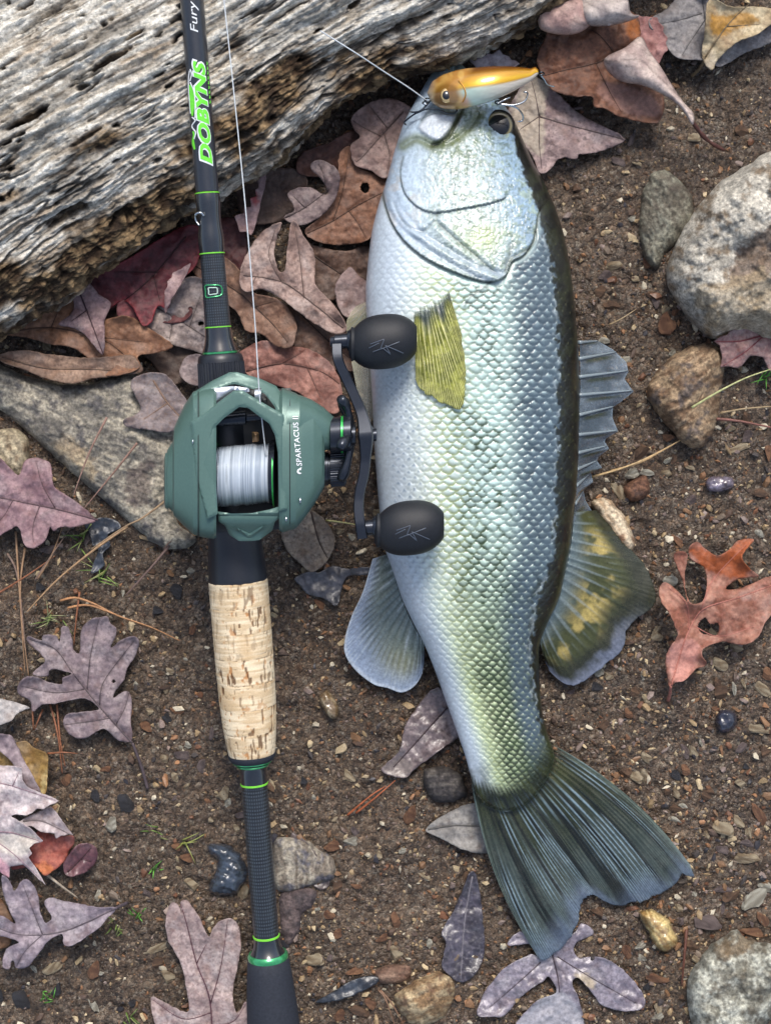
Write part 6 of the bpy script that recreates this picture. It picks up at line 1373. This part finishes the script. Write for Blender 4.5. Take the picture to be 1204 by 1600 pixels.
leaf('shiny blue black wet leaf scrap beside the slab stone', b1([(500, -10), (540, 60), (555, 120), (590, 150), (560, 220), (545, 290), (590, 270), (625, 230), (610, 170), (660, 120), (640, 60), (720, 20), (690, -30), (600, -40)]), S(44, 50, 60), S(74, 82, 96), 0.003, wet=True, wave=0.003, n_sm=3, spots=0.3)
leaf('dark damp leaf strip on the grit below cork grip', [(455, 1300), (480, 1318), (500, 1345), (515, 1378), (500, 1390), (478, 1370), (460, 1340)], S(84, 70, 68), S(108, 92, 88), 0.002, wet=True, wave=0.001)
# ---------------------------------------------------------------- grit, stone chips, needles, grass
def ico():
    p = (1+5**0.5)/2
    V = np.array([(-1, p, 0), (1, p, 0), (-1, -p, 0), (1, -p, 0), (0, -1, p), (0, 1, p), (0, -1, -p), (0, 1, -p), (p, 0, -1), (p, 0, 1), (-p, 0, -1), (-p, 0, 1)])/np.hypot(1, p)
    F = np.array([(0, 11, 5), (0, 5, 1), (0, 1, 7), (0, 7, 10), (0, 10, 11), (1, 5, 9), (5, 11, 4), (11, 10, 2), (10, 7, 6), (7, 1, 8), (3, 9, 4), (3, 4, 2), (3, 2, 6), (3, 6, 8), (3, 8, 9), (4, 9, 5), (2, 4, 11), (6, 2, 10), (8, 6, 7), (9, 8, 1)])
    return V, F
IV, IF = ico()
PAL = np.array([S(150, 128, 96), S(172, 154, 122), S(122, 92, 66), S(108, 74, 54), S(92, 76, 66), S(70, 64, 62), S(128, 112, 104), S(186, 176, 154), S(84, 66, 54), S(142, 104, 74), S(52, 50, 54), S(112, 98, 84)])
PW = np.array([.15, .12, .13, .08, .10, .07, .10, .07, .09, .07, .05, .09]); PW = PW/PW.sum()
OV = np.array([(1, 0, 0), (-1, 0, 0), (0, 1, 0), (0, -1, 0), (0, 0, 1), (0, 0, -1)], float); OF = np.array([(0, 2, 4), (2, 1, 4), (1, 3, 4), (3, 0, 4), (2, 0, 5), (1, 2, 5), (3, 1, 5), (0, 3, 5)])
def grit(name, label, N, smin, smax, seed, power=2.5):
    BV, BF = (OV*1.15, OF) if smax < 8 else (IV, IF); nb_ = len(BV)
    r = np.random.default_rng(seed)
    u = r.uniform(-40, 1244, N); v = r.uniform(-40, 1640, N)
    # grittier towards the lower right, silty elsewhere
    keep = r.uniform(0, 1, N) < np.clip(0.45+0.55*sm(200, 1100, u)*sm(300, 1100, v)+0.3*fbm(u/90, v/90, seed, 2), 0.12, 1)
    u, v = u[keep], v[keep]; N = len(u)
    s = smin+(smax-smin)*r.uniform(0, 1, N)**power
    pos = P(u, v, 0); pos[:, 2] = ground_z(pos[:, 0], pos[:, 1])
    sc = np.stack([s*r.uniform(0.9, 1.7, N), s*r.uniform(0.55, 1.0, N), s*r.uniform(0.35, 0.75, N)], -1)*K*0.5
    a = r.uniform(0, 2*math.pi, N); b = r.normal(0, 0.35, N)
    base = BV[None]*(1+r.uniform(-0.28, 0.28, (N, nb_, 1)))+r.uniform(-0.22, 0.22, (N, nb_, 3))
    q = base*sc[:, None]
    x, y, z = q[..., 0], q[..., 1], q[..., 2]
    x, z = x*np.cos(b)[:, None]-z*np.sin(b)[:, None], x*np.sin(b)[:, None]+z*np.cos(b)[:, None]
    X = x*np.cos(a)[:, None]-y*np.sin(a)[:, None]; Y = x*np.sin(a)[:, None]+y*np.cos(a)[:, None]
    V = np.stack([X, Y, z], -1)+pos[:, None]; V[..., 2] += (sc[:, 2]*0.45)[:, None]
    F = (BF[None]+(np.arange(N)*nb_)[:, None, None]).reshape(-1, 3)
    col = PAL[r.choice(len(PAL), N, p=PW)][:, None]*r.uniform(0.75, 1.2, (N, 1, 1))*r.uniform(0.85, 1.15, (N, nb_, 1))
    o = put(name, mesh(name, V.reshape(-1, 3), F, col.reshape(-1, 3), None, False), M_GRIT)
    tag(o, label, 'grit', None, 'stuff')
M_GRIT = mat_attr('grit', rough=0.6, spec=0.4, bump=(2500, 0.4, 0.0003, 3, 0.6), var=(1800, 0.7, 1.3), rough_var=(200, 0.3, 0.75))
grit('grit', 'fine brown and tan grit strewn over the damp soil', 26000, 2.2, 7.5, 901)
grit('gravel', 'coarser mixed stone crumbs lying on the soil', 5200, 5, 15, 902, 2.0)

# countable stone chips: each kind is one mesh, every chip an object of its own
M_CHIP = mat_attr('stone_chip', rough=0.5, spec=0.45, bump=(900, 0.9, 0.0008, 6, 0.7), var=(600, 0.45, 1.45), rough_var=(150, 0.3, 0.7))
def subdiv(V, F):
    c = {}; Vl = [tuple(v) for v in V]; out = []
    def md(a, b):
        k = (min(a, b), max(a, b))
        if k not in c: m = (np.array(Vl[a])+np.array(Vl[b]))/2; c[k] = len(Vl); Vl.append(tuple(m/np.linalg.norm(m)))
        return c[k]
    for a, b, d in F: x, y, z = md(a, b), md(b, d), md(d, a); out += [(a, x, z), (x, b, y), (z, y, d), (x, y, z)]
    return np.array(Vl), np.array(out)
SV, SF = subdiv(*subdiv(IV, IF))
KIND = {
 'straw': ('pale straw coloured flaky stone chip on the soil', S(176, 162, 136), S(124, 106, 82)),
 'white': ('small whitish quartz chip on the soil', S(190, 186, 170), S(134, 128, 114)),
 'rust': ('rust orange stone chip on the soil', S(138, 102, 76), S(98, 68, 52)),
 'brown': ('dull brown stone chip on the soil', S(116, 90, 70), S(82, 64, 52)),
 'mauve': ('mauve grey stone chip on the soil', S(120, 106, 102), S(88, 76, 74)),
 'slate': ('dark slate stone chip on the soil', S(62, 62, 66), S(44, 42, 44)),
}
CM = {}
for kn, (lab, ca, cb_) in KIND.items():
    for var in range(4):
        r = np.random.default_rng(len(CM)*17+5)
        V = SV.copy(); off = r.uniform(0, 50, 2)
        nz_ = n2(V[:, 0]*1.4+off[0], V[:, 1]*1.4+V[:, 2]+off[1], 921)*0.28+n2(V[:, 0]*3+off[1], V[:, 2]*3+V[:, 1]*2, 922)*0.12
        V = V*(1+nz_)[:, None]
        for _ in range(7):                          # cleave flat faces
            nrm = r.normal(size=3); nrm /= np.linalg.norm(nrm); h = r.uniform(0.38, 0.75); d = V@nrm; V = V-np.outer(np.maximum(d-h, 0), nrm)
        gr = fbmx(V[:, 0]*1.2+off[0], (V[:, 1]+0.5*V[:, 2])*5+off[1], 923, 3)
        CM[kn, var] = mesh('chip', V, SF, mixc(ca, cb_, sm(-0.4, 0.4, gr)), 35)
LAND = [(960, 600, 'beside the spiny dorsal fin'), (1000, 920, 'beside the soft dorsal fin'), (1080, 1000, 'beside the orange brown oak leaf'), (1110, 350, 'beside the big pale boulder'), (1070, 620, 'beside the banded schist stone'), (1140, 1530, 'beside the crusted grey rock'), (1025, 1450, 'beside the glossy yellow pebble'), (1040, 1340, 'beside the upper tail lobe'), (840, 1440, 'beside the lower tail lobe'), (870, 1560, 'beside the three-lobed lavender leaf'), (665, 1560, 'beside the tan quartz rock'), (480, 1360, 'beside the fibrous layered stone'), (350, 1360, 'beside the wet black stone'), (310, 1500, 'beside the pinkish tan oak leaf'), (80, 1430, 'beside the lavender grey oak leaf'), (120, 1330, 'beside the maroon leaf'), (130, 1070, 'beside the purplish white oak leaf'), (385, 1040, 'beside the cork grip'), (600, 980, 'beside the anal fin'), (660, 1150, 'beside the dusky oval leaf'), (700, 1300, 'beside the grey pointed leaf'), (725, 1430, 'beside the soaked purple leaf'), (440, 1540, 'beside the foam butt grip'), (860, 1110, 'beside the narrow tail root'), (880, 380, 'beside the dark back of the fish'), (60, 900, 'under the dusty rose oak leaf'), (955, 770, 'beside the cream quartz stone'), (1130, 1150, 'beside the round black pebble'), (1170, 750, 'on open grit away from the fins'), (1150, 1300, 'on open grit past the tail'), (250, 1250, 'on bare soil between maple leaves and shaft'), (240, 950, 'on bare soil between slab and cork grip'), (540, 1250, 'on bare soil between shaft and grey leaf'), (560, 1480, 'on bare soil between butt grip and soaked leaf')]
def chip(kind, u, v, ln, wd, ang, var):
    q = max(ln, wd)/min(ln, wd); form = 'sliver' if q > 2.1 else 'flake' if q > 1.45 else 'nugget'
    size = 'large' if max(ln, wd) > 34 else 'small' if max(ln, wd) > 17 else 'tiny'
    where = min(LAND, key=lambda t: (t[0]-u)**2+(t[1]-v)**2)[2]
    lab = size+' '+KIND[kind][0].replace(' stone chip on the soil', ' stone '+form).replace(' chip on the soil', ' '+form).replace('small ', '')+' '+where
    o = put('stone_chip', CM[kind, var % 4], M_CHIP); p = P(u, v, 0); h = min(ln, wd)*0.5
    z = float(ground_z(p[0:1], p[1:2])[0])
    o.location = (p[0], p[1], z+h*K*0.15); o.rotation_euler = (random.uniform(-.25, .25), random.uniform(-.25, .25), -math.radians(ang)); o.scale = (ln*K*0.58, wd*K*0.58, h*K*0.7)
    tag(o, lab, 'stone chip', KIND[kind][0].split(' on the')[0]+'s')
i_ = 0
EX = [('straw', 895, 380, 130, 90, 20), ('straw', 1000, 335, 120, 60, 35), ('rust', 1130, 280, 165, 62, 65), ('straw', 1090, 562, 170, 80, 5), ('white', 1075, 825, 235, 90, -32), ('mauve', 905, 755, 125, 55, -15), ('brown', 975, 782, 130, 60, -25), ('mauve', 785, 955, 190, 90, 18), ('rust', 1100, 1010, 165, 70, 5), ('rust', 495, 1312, 150, 66, 8), ('white', 610, 318, 92, 42, 15), ('straw', 620, 170, 90, 60, 60), ('mauve', 905, 510, 70, 60, 20), ('straw', 640, 870, 80, 40, 20), ('rust', 1145, 925, 110, 60, 60), ('white', 500, 1540, 80, 40, -15), ('rust', 1125, 1500, 110, 60, -10), ('brown', 600, 245, 190, 55, 12), ('rust', 170, 70, 60, 40, 40), ('rust', 440, 60, 90, 45, 60), ('brown', 820, 150, 100, 50, 15), ('mauve', 1060, 470, 85, 50, 5), ('brown', 730, 1110, 90, 60, 30), ('white', 390, 1100, 80, 40, -20), ('brown', 130, 900, 110, 80, 40), ('straw', 1010, 90, 70, 40, -10), ('white', 1180, 730, 110, 60, 20), ('mauve', 905, 870, 30, 80, 0), ('brown', 560, 145, 50, 60, 0), ('rust', 310, 1150, 110, 70, 60)]
for (k_, x, y, l, w, a) in EX:
    (u, v), = c8([(x, y)]); chip(k_, u, v, l/3.96, w/3.96, a, i_); i_ += 1
EX4 = [('white', 572, 790, 40, 18, 80), ('rust', 505, 985, 60, 45, 30), ('straw', 1135, 1065, 105, 50, 5), ('straw', 822, 1175, 90, 38, 40), ('straw', 595, 1205, 60, 40, 30), ('white', 465, 765, 26, 22, 0), ('rust', 925, 960, 32, 30, 0), ('brown', 950, 885, 85, 70, 0), ('white', 1020, 860, 70, 22, 80), ('straw', 1068, 850, 60, 22, 75), ('slate', 350, 855, 70, 45, 0), ('straw', 1030, 665, 80, 40, 10), ('straw', 1150, 855, 100, 50, 40), ('rust', 500, 1105, 40, 30, 30), ('white', 860, 1120, 30, 50, 0), ('brown', 1170, 1180, 60, 70, 0), ('straw', 590, 1300, 80, 40, 60), ('rust', 780, 1260, 60, 50, 20), ('brown', 490, 1280, 70, 60, 60), ('straw', 1050, 1330, 60, 40, -20), ('slate', 740, 1290, 60, 40, 0), ('rust', 555, 560, 45, 22, 80), ('white', 700, 330, 90, 60, 30), ('brown', 530, 880, 60, 50, 40)]
for (k_, x, y, l, w, a) in EX4:
    (u, v), = b4([(x, y)]); chip(k_, u, v, l/3.135, w/3.135, a, i_); i_ += 1
EX8 = [('white', 382, 472, 60, 34, 0), ('white', 718, 540, 42, 38, 0), ('white', 488, 575, 70, 42, -10), ('rust', 685, 420, 90, 130, 15), ('brown', 440, 305, 100, 50, 10), ('straw', 450, 110, 95, 50, -10), ('straw', 535, 178, 36, 36, 0), ('rust', 600, 105, 45, 70, -20), ('white', 590, 1118, 80, 36, 0), ('white', 515, 1130, 80, 50, -10), ('brown', 570, 1020, 110, 80, -30), ('straw', 1000, 905, 70, 34, 0), ('mauve', 1090, 945, 80, 60, -20), ('brown', 1145, 1220, 90, 60, 0), ('rust', 745, 1455, 70, 36, 40), ('mauve', 640, 275, 50, 90, 20), ('straw', 460, 1220, 40, 120, -30), ('brown', 615, 1275, 80, 40, 0), ('straw', 1040, 1010, 100, 40, -20), ('brown', 360, 240, 60, 70, 30), ('mauve', 390, 160, 80, 50, 0), ('straw', 700, 1130, 60, 50, 0), ('rust', 1190, 1020, 50, 90, 30)]
for (k_, x, y, l, w, a) in EX8:
    (u, v), = k8([(x, y)]); chip(k_, u, v, l/3.135, w/3.135, a, i_); i_ += 1
EX6 = [('straw', 615, 38, 95, 40, 35), ('white', 450, 135, 28, 28, 0), ('white', 630, 340, 90, 40, 10), ('white', 868, 388, 66, 30, 0), ('straw', 757, 408, 42, 40, 30), ('rust', 535, 365, 80, 50, 0), ('straw', 450, 270, 28, 32, 0), ('straw', 450, 905, 80, 60, 0), ('straw', 835, 865, 80, 70, 0), ('rust', 775, 795, 80, 35, -15), ('rust', 835, 710, 50, 80, 0), ('white', 990, 822, 36, 42, 0), ('rust', 525, 695, 60, 50, 0), ('rust', 560, 775, 50, 50, 0), ('brown', 660, 1130, 110, 60, 20), ('rust', 720, 1100, 60, 50, 30), ('white', 475, 660, 30, 30, 0), ('white', 325, 725, 50, 60, 30), ('rust', 650, 550, 60, 28, 0), ('straw', 965, 505, 60, 30, 30), ('brown', 560, 560, 60, 70, 0), ('rust', 900, 220, 60, 90, 10), ('straw', 130, 590, 50, 100, 20), ('rust', 645, 950, 80, 45, -20), ('straw', 545, 245, 50, 25, -40), ('rust', 570, 1160, 60, 60, 0), ('brown', 1040, 160, 40, 40, 0), ('slate', 405, 60, 40, 36, 0), ('white', 50, 160, 30, 50, 30)]
for (k_, x, y, l, w, a) in EX6:
    (u, v), = c6([(x, y)]); chip(k_, u, v, l/3.01, w/3.01, a, i_); i_ += 1
EX5 = [('white', 1075, 160, 30, 55, 20), ('straw', 885, 80, 40, 26, -40), ('white', 458, 598, 38, 50, 0), ('straw', 790, 975, 80, 60, 0), ('straw', 245, 945, 85, 45, -35), ('slate', 95, 1090, 85, 90, 0), ('slate', 270, 1045, 50, 60, 30), ('slate', 628, 1100, 50, 36, 0), ('slate', 0, 1070, 50, 60, 0), ('rust', 835, 365, 60, 45, -20), ('rust', 880, 415, 55, 50, 0), ('brown', 740, 920, 70, 60, 0), ('straw', 735, 850, 130, 34, -25), ('rust', 975, 155, 36, 26, 0), ('white', 540, 50, 26, 16, -20), ('straw', 905, 540, 90, 60, -20), ('slate', 460, 130, 50, 50, 0), ('slate', 590, 160, 80, 90, 0), ('white', 435, 1120, 40, 70, -40), ('straw', 1110, 285, 40, 40, 0), ('rust', 440, 950, 60, 90, 10), ('white', 525, 260, 60, 70, 0), ('mauve', 1135, 220, 50, 40, 0)]
for (k_, x, y, l, w, a) in EX5:
    (u, v), = cb5([(x, y)]); chip(k_, u, v, l/3.01, w/3.01, a, i_); i_ += 1
EX1 = [('white', 1110, 797, 26, 22, 0), ('straw', 1012, 872, 50, 36, 20), ('straw', 995, 980, 40, 60, -10), ('rust', 870, 1195, 70, 80, 0), ('straw', 890, 1110, 60, 40, 0), ('white', 1115, 1305, 50, 44, 0), ('straw', 990, 1390, 50, 70, -30), ('mauve', 1085, 1370, 80, 70, 20), ('white', 685, 1515, 34, 18, -30), ('straw', 1045, 1500, 40, 60, 0), ('rust', 1050, 1105, 90, 50, 0), ('slate', 940, 510, 80, 50, 0), ('slate', 1000, 1150, 80, 60, 0), ('white', 805, 945, 36, 36, 0), ('rust', 280, 520, 70, 60, 0), ('slate', 240, 370, 70, 50, 0), ('brown', 900, 285, 60, 40, 20), ('slate', 1060, 400, 90, 70, 20), ('white', 1130, 270, 60, 40, 0)]
for (k_, x, y, l, w, a) in EX1:
    (u, v), = b1([(x, y)]); chip(k_, u, v, l/3.81, w/3.81, a, i_); i_ += 1

# more chips wherever the soil lies open
OUTLINES.append(np.array([(570, 60), (900, 60), (1030, 600), (1040, 950), (880, 1090), (1090, 1360), (850, 1510), (730, 1250), (530, 1080), (520, 900), (600, 860)])); OUTLINES.append(np.array([(0, 0), (850, 0), (0, 520)])); OUTLINES.append(np.array([(280, 0), (330, 0), (440, 1180), (475, 1600), (380, 1600), (330, 860), (255, 800), (290, 600)]))
rc = np.random.default_rng(77); made = 0
while made < 115:
    u, v = rc.uniform(0, 1204), rc.uniform(120, 1600)
    if rc.uniform() > 0.35+0.65*(u > 850): continue
    if any(inside(np.array([(u, v)]), o)[0] for o in OUTLINES): continue
    k_ = rc.choice(['straw', 'brown', 'rust', 'mauve', 'white', 'slate'], p=[.28, .24, .18, .14, .10, .06]); l = rc.uniform(9, 24); chip(k_, u, v, l, l*rc.uniform(0.4, 0.9), rc.uniform(0, 180), made); made += 1
# pine needles and twigs
M_NDL = mat_attr('pine_needle', rough=0.5, spec=0.4, var=(900, 0.7, 1.3))
def needle(label, pts, c, r=0.00045, z0=0.0035, name='pine_needle', cat='pine needle', group=None, arch=0.002, taper=True):
    p = resample(smooth(pts, 6, False) if len(pts) > 2 else np.array(pts, float), 4, False); w = P(p[:, 0], p[:, 1], 0)
    t = np.linspace(0, 1, len(p)); z = ground_low(w[:, 0], w[:, 1])+z0+arch*np.sin(t*math.pi)
    rr = r*(1-0.6*t) if taper else np.full(len(p), r)
    V, F = tube(P(p[:, 0], p[:, 1], z), rr, 6); col = np.asarray(c)*(1+0.25*n2(V[:, 0]*900, V[:, 1]*900, 77))[:, None]
    solo(name, V, F, M_NDL, label, cat, col, group)
TAN, RED, GREY = S(150, 120, 92), S(136, 88, 62), S(120, 100, 88)
G1 = 'dry brown pine needles by the oak leaf'
for pts, c in (([(45, 170), (110, 330), (165, 870)], GREY), ([(95, 40), (125, 500), (172, 900)], TAN), ([(150, 140), (122, 400), (150, 880)], TAN), ([(300, 1070), (345, 1250), (372, 1480)], RED), ([(340, 1070), (362, 1300), (390, 1440)], RED), ([(285, 1362), (380, 1355), (462, 1362)], RED), ([(195, 1100), (200, 1220)], RED), ([(255, 1100), (205, 1222)], RED), ([(475, 400), (455, 560), (440, 720)], RED), ([(-20, 415), (150, 310), (330, 185)], RED), ([(225, 322), (310, 180), (370, 20)], TAN), ([(210, 330), (330, 150), (420, 20)], GREY)):
    tone = 'greyish' if c is GREY else 'tan' if c is TAN else 'reddish'; mid_ = np.mean([q_[1] for q_ in pts]); place = 'below the lobes of the purplish white oak leaf' if mid_ > 1040 else 'touching the top lobe of purplish white oak leaf' if pts[0][0] > 440 else 'crossing other needles under the dusty rose leaf' if mid_ < 400 else 'running down past the purplish white oak leaf'
    needle(tone+' pine needle '+place, b1(pts), c, 0.00055, group=G1)
needle('long tan pine needle running from slab stone to oak leaf', b1([(760, 10), (560, 150), (340, 330), (160, 520)]), S(160, 130, 98), 0.00075, 0.006)
needle('straight grey brown twig leaning off the slab stone tip', b1([(1080, 30), (930, 220), (750, 420)]), S(112, 92, 84), 0.0009, 0.006, 'twig', 'twig')
for pts in ([(360, 452), (450, 435), (560, 470), (700, 540), (900, 610), (1070, 690)], [(405, 495), (520, 478), (640, 515), (760, 565), (900, 612)]):
    needle('curved orange brown pine needle on bare soil beside cork grip', b1(pts), S(164, 120, 82), 0.00062, 0.004, group='paired curved pine needles')
for lab_, pts, c in (('thin pinkish needle crossing the slab below the pressed mauve leaf', [(480, 780), (400, 940), (330, 1130)], S(140, 112, 100)), ('brown needle on the slab leading to the rose leaf tip', [(615, 895), (500, 1040), (380, 1185)], S(132, 104, 92)), ('tan needle coming from under the reel over the slab rim', [(760, 1140), (640, 1230), (560, 1270), (410, 1370)], S(150, 126, 98)), ('short dark needle at the rounded slab tip below reel', [(800, 1300), (730, 1370)], S(110, 90, 80))):
    needle(lab_, c5(pts), c, 0.0006, 0.0165 if pts[0][1] < 1200 else 0.009, group='pine needles on the slab', arch=0.001)
for pts, c in (([(325, 1146), (480, 1100), (600, 1050), (765, 962)], S(178, 152, 110)), ([(420, 1115), (560, 1075), (700, 1000), (760, 965)], S(160, 132, 92))):
    needle('straw yellow pine needle beside the spiny dorsal fin', k8(pts), c, 0.0006, 0.005, group='straw yellow pine needles')
needle('pale green grass stalk leaning on the banded schist stone', k8([(815, 805), (950, 725), (1080, 660), (1200, 618)]), S(170, 172, 120), 0.0006, 0.022, 'grass_stalk', 'grass')
needle('dry straw stalk below the pale green grass stalk', k8([(955, 832), (1080, 810), (1230, 798)]), S(156, 136, 104), 0.0006, 0.006, 'grass_stalk', 'grass')
needle('reddish twig on grit below the banded schist stone', k8([(930, 860), (1050, 872), (1230, 908)]), S(120, 80, 70), 0.0008, 0.004, 'twig', 'twig')
for pts in ([(610, 222), (720, 130), (790, 85)], [(650, 212), (740, 140), (835, 58)]):
    needle('short rusty pine needle on grit beside the tail', c6(pts), S(150, 84, 52), 0.0006, 0.003, group='short rusty pine needles')
for pts in ([(755, 1045), (790, 1090), (835, 1220)], [(765, 1045), (820, 1110), (880, 1220)]):
    needle('thin brown pine needle below the tan quartz rock', c6(pts), S(120, 92, 72), 0.00045, 0.004, group='thin needles by the quartz rock')
needle('dark red brown twig on grit between yellow pebble and crusted rock', c8([(680, 1000), (668, 1150), (650, 1350)]), S(92, 58, 46), 0.0009, 0.004, 'twig', 'twig')
needle('short pale stick between maroon leaf and lavender oak leaf', cb5([(220, 500), (290, 555), (365, 610)]), S(150, 138, 122), 0.0008, 0.005, 'twig', 'twig')
needle('pale straw blade under the reel on dark soil', crop(230, 540, 2.508, [(700, 685), (760, 692), (820, 702)]), S(176, 172, 120), 0.0005, 0.004, 'grass_stalk', 'grass')
needle('thin dry straw on soil above the fin', k8([(410, 400), (470, 370), (540, 325)]), S(160, 140, 108), 0.0004, 0.004, 'grass_stalk', 'grass')
# small green grass tufts
M_GRS = mat_attr('grass_blade', rough=0.45, spec=0.4)
def tuft(label, u, v, n, ln, sp, cols, seed, zb=0.0):
    r = np.random.default_rng(seed); T = Thing('grass_tuft', label, 'grass', P(u, v, 0))
    for k in range(n):
        a = r.uniform(0, 2*math.pi); L = ln*r.uniform(0.5, 1.1); bu, bv = u+r.normal(0, sp), v+r.normal(0, sp)
        t = np.linspace(0, 1, 8); x = bu+np.cos(a)*L*t; y = bv+np.sin(a)*L*t*0.9+r.normal(0, 3)*t*t
        w = P(x, y, 0); z = ground_low(w[:, 0], w[:, 1])+0.001+zb+0.006*np.sin(t*2.4)*r.uniform(0.4, 1.1)
        V, F = tube(P(x, y, z), 0.00042*(1-0.8*t), 5); c = np.asarray(cols[k % len(cols)])
        T.part('grass_blade', V, F, M_GRS, np.broadcast_to(c*r.uniform(0.8, 1.2), (len(V), 3)))
GN = [S(96, 122, 58), S(120, 142, 76), S(140, 146, 92)]; GB = [S(80, 140, 54), S(104, 166, 70)]
tuft('sparse green grass tuft under the dusty rose oak leaf', 128, 845, 9, 34, 6, GN, 1)
tuft('thin green grass wisps below the blue black wet leaf', 160, 900, 9, 44, 8, GN, 2)
tuft('dry wispy green tuft touching a lobe of purplish oak leaf', 72, 968, 11, 32, 8, [S(150, 152, 112), S(112, 128, 76)], 3)
tuft('thin yellow green sprig above the shiny wet black stone', 288, 1315, 6, 36, 3, [S(140, 146, 80)], 4)
tuft('tiny bright green sprout on bare soil beside maroon leaf', 243, 1358, 6, 13, 4, GB, 5)
tuft('tiny faint green sprout above the bright green sprout', 245, 1300, 5, 20, 5, GN, 6)
tuft('small bright green moss tuft beside the lavender oak leaf', 216, 1432, 7, 13, 5, GB, 7)
tuft('pale green sprouts just below the lavender oak leaf', 182, 1452, 8, 20, 6, GN, 8)
tuft('bright green sprout near three dark slate chips', 72, 1560, 8, 16, 5, GB, 9)
tuft('green grass tuft beside pink maple leaf and boulder', 1195, 588, 7, 30, 4, GB, 10, 0.004)
tuft('yellowish grass wisp beside the pinkish tan oak leaf', 200, 1590, 5, 30, 4, GN, 11)
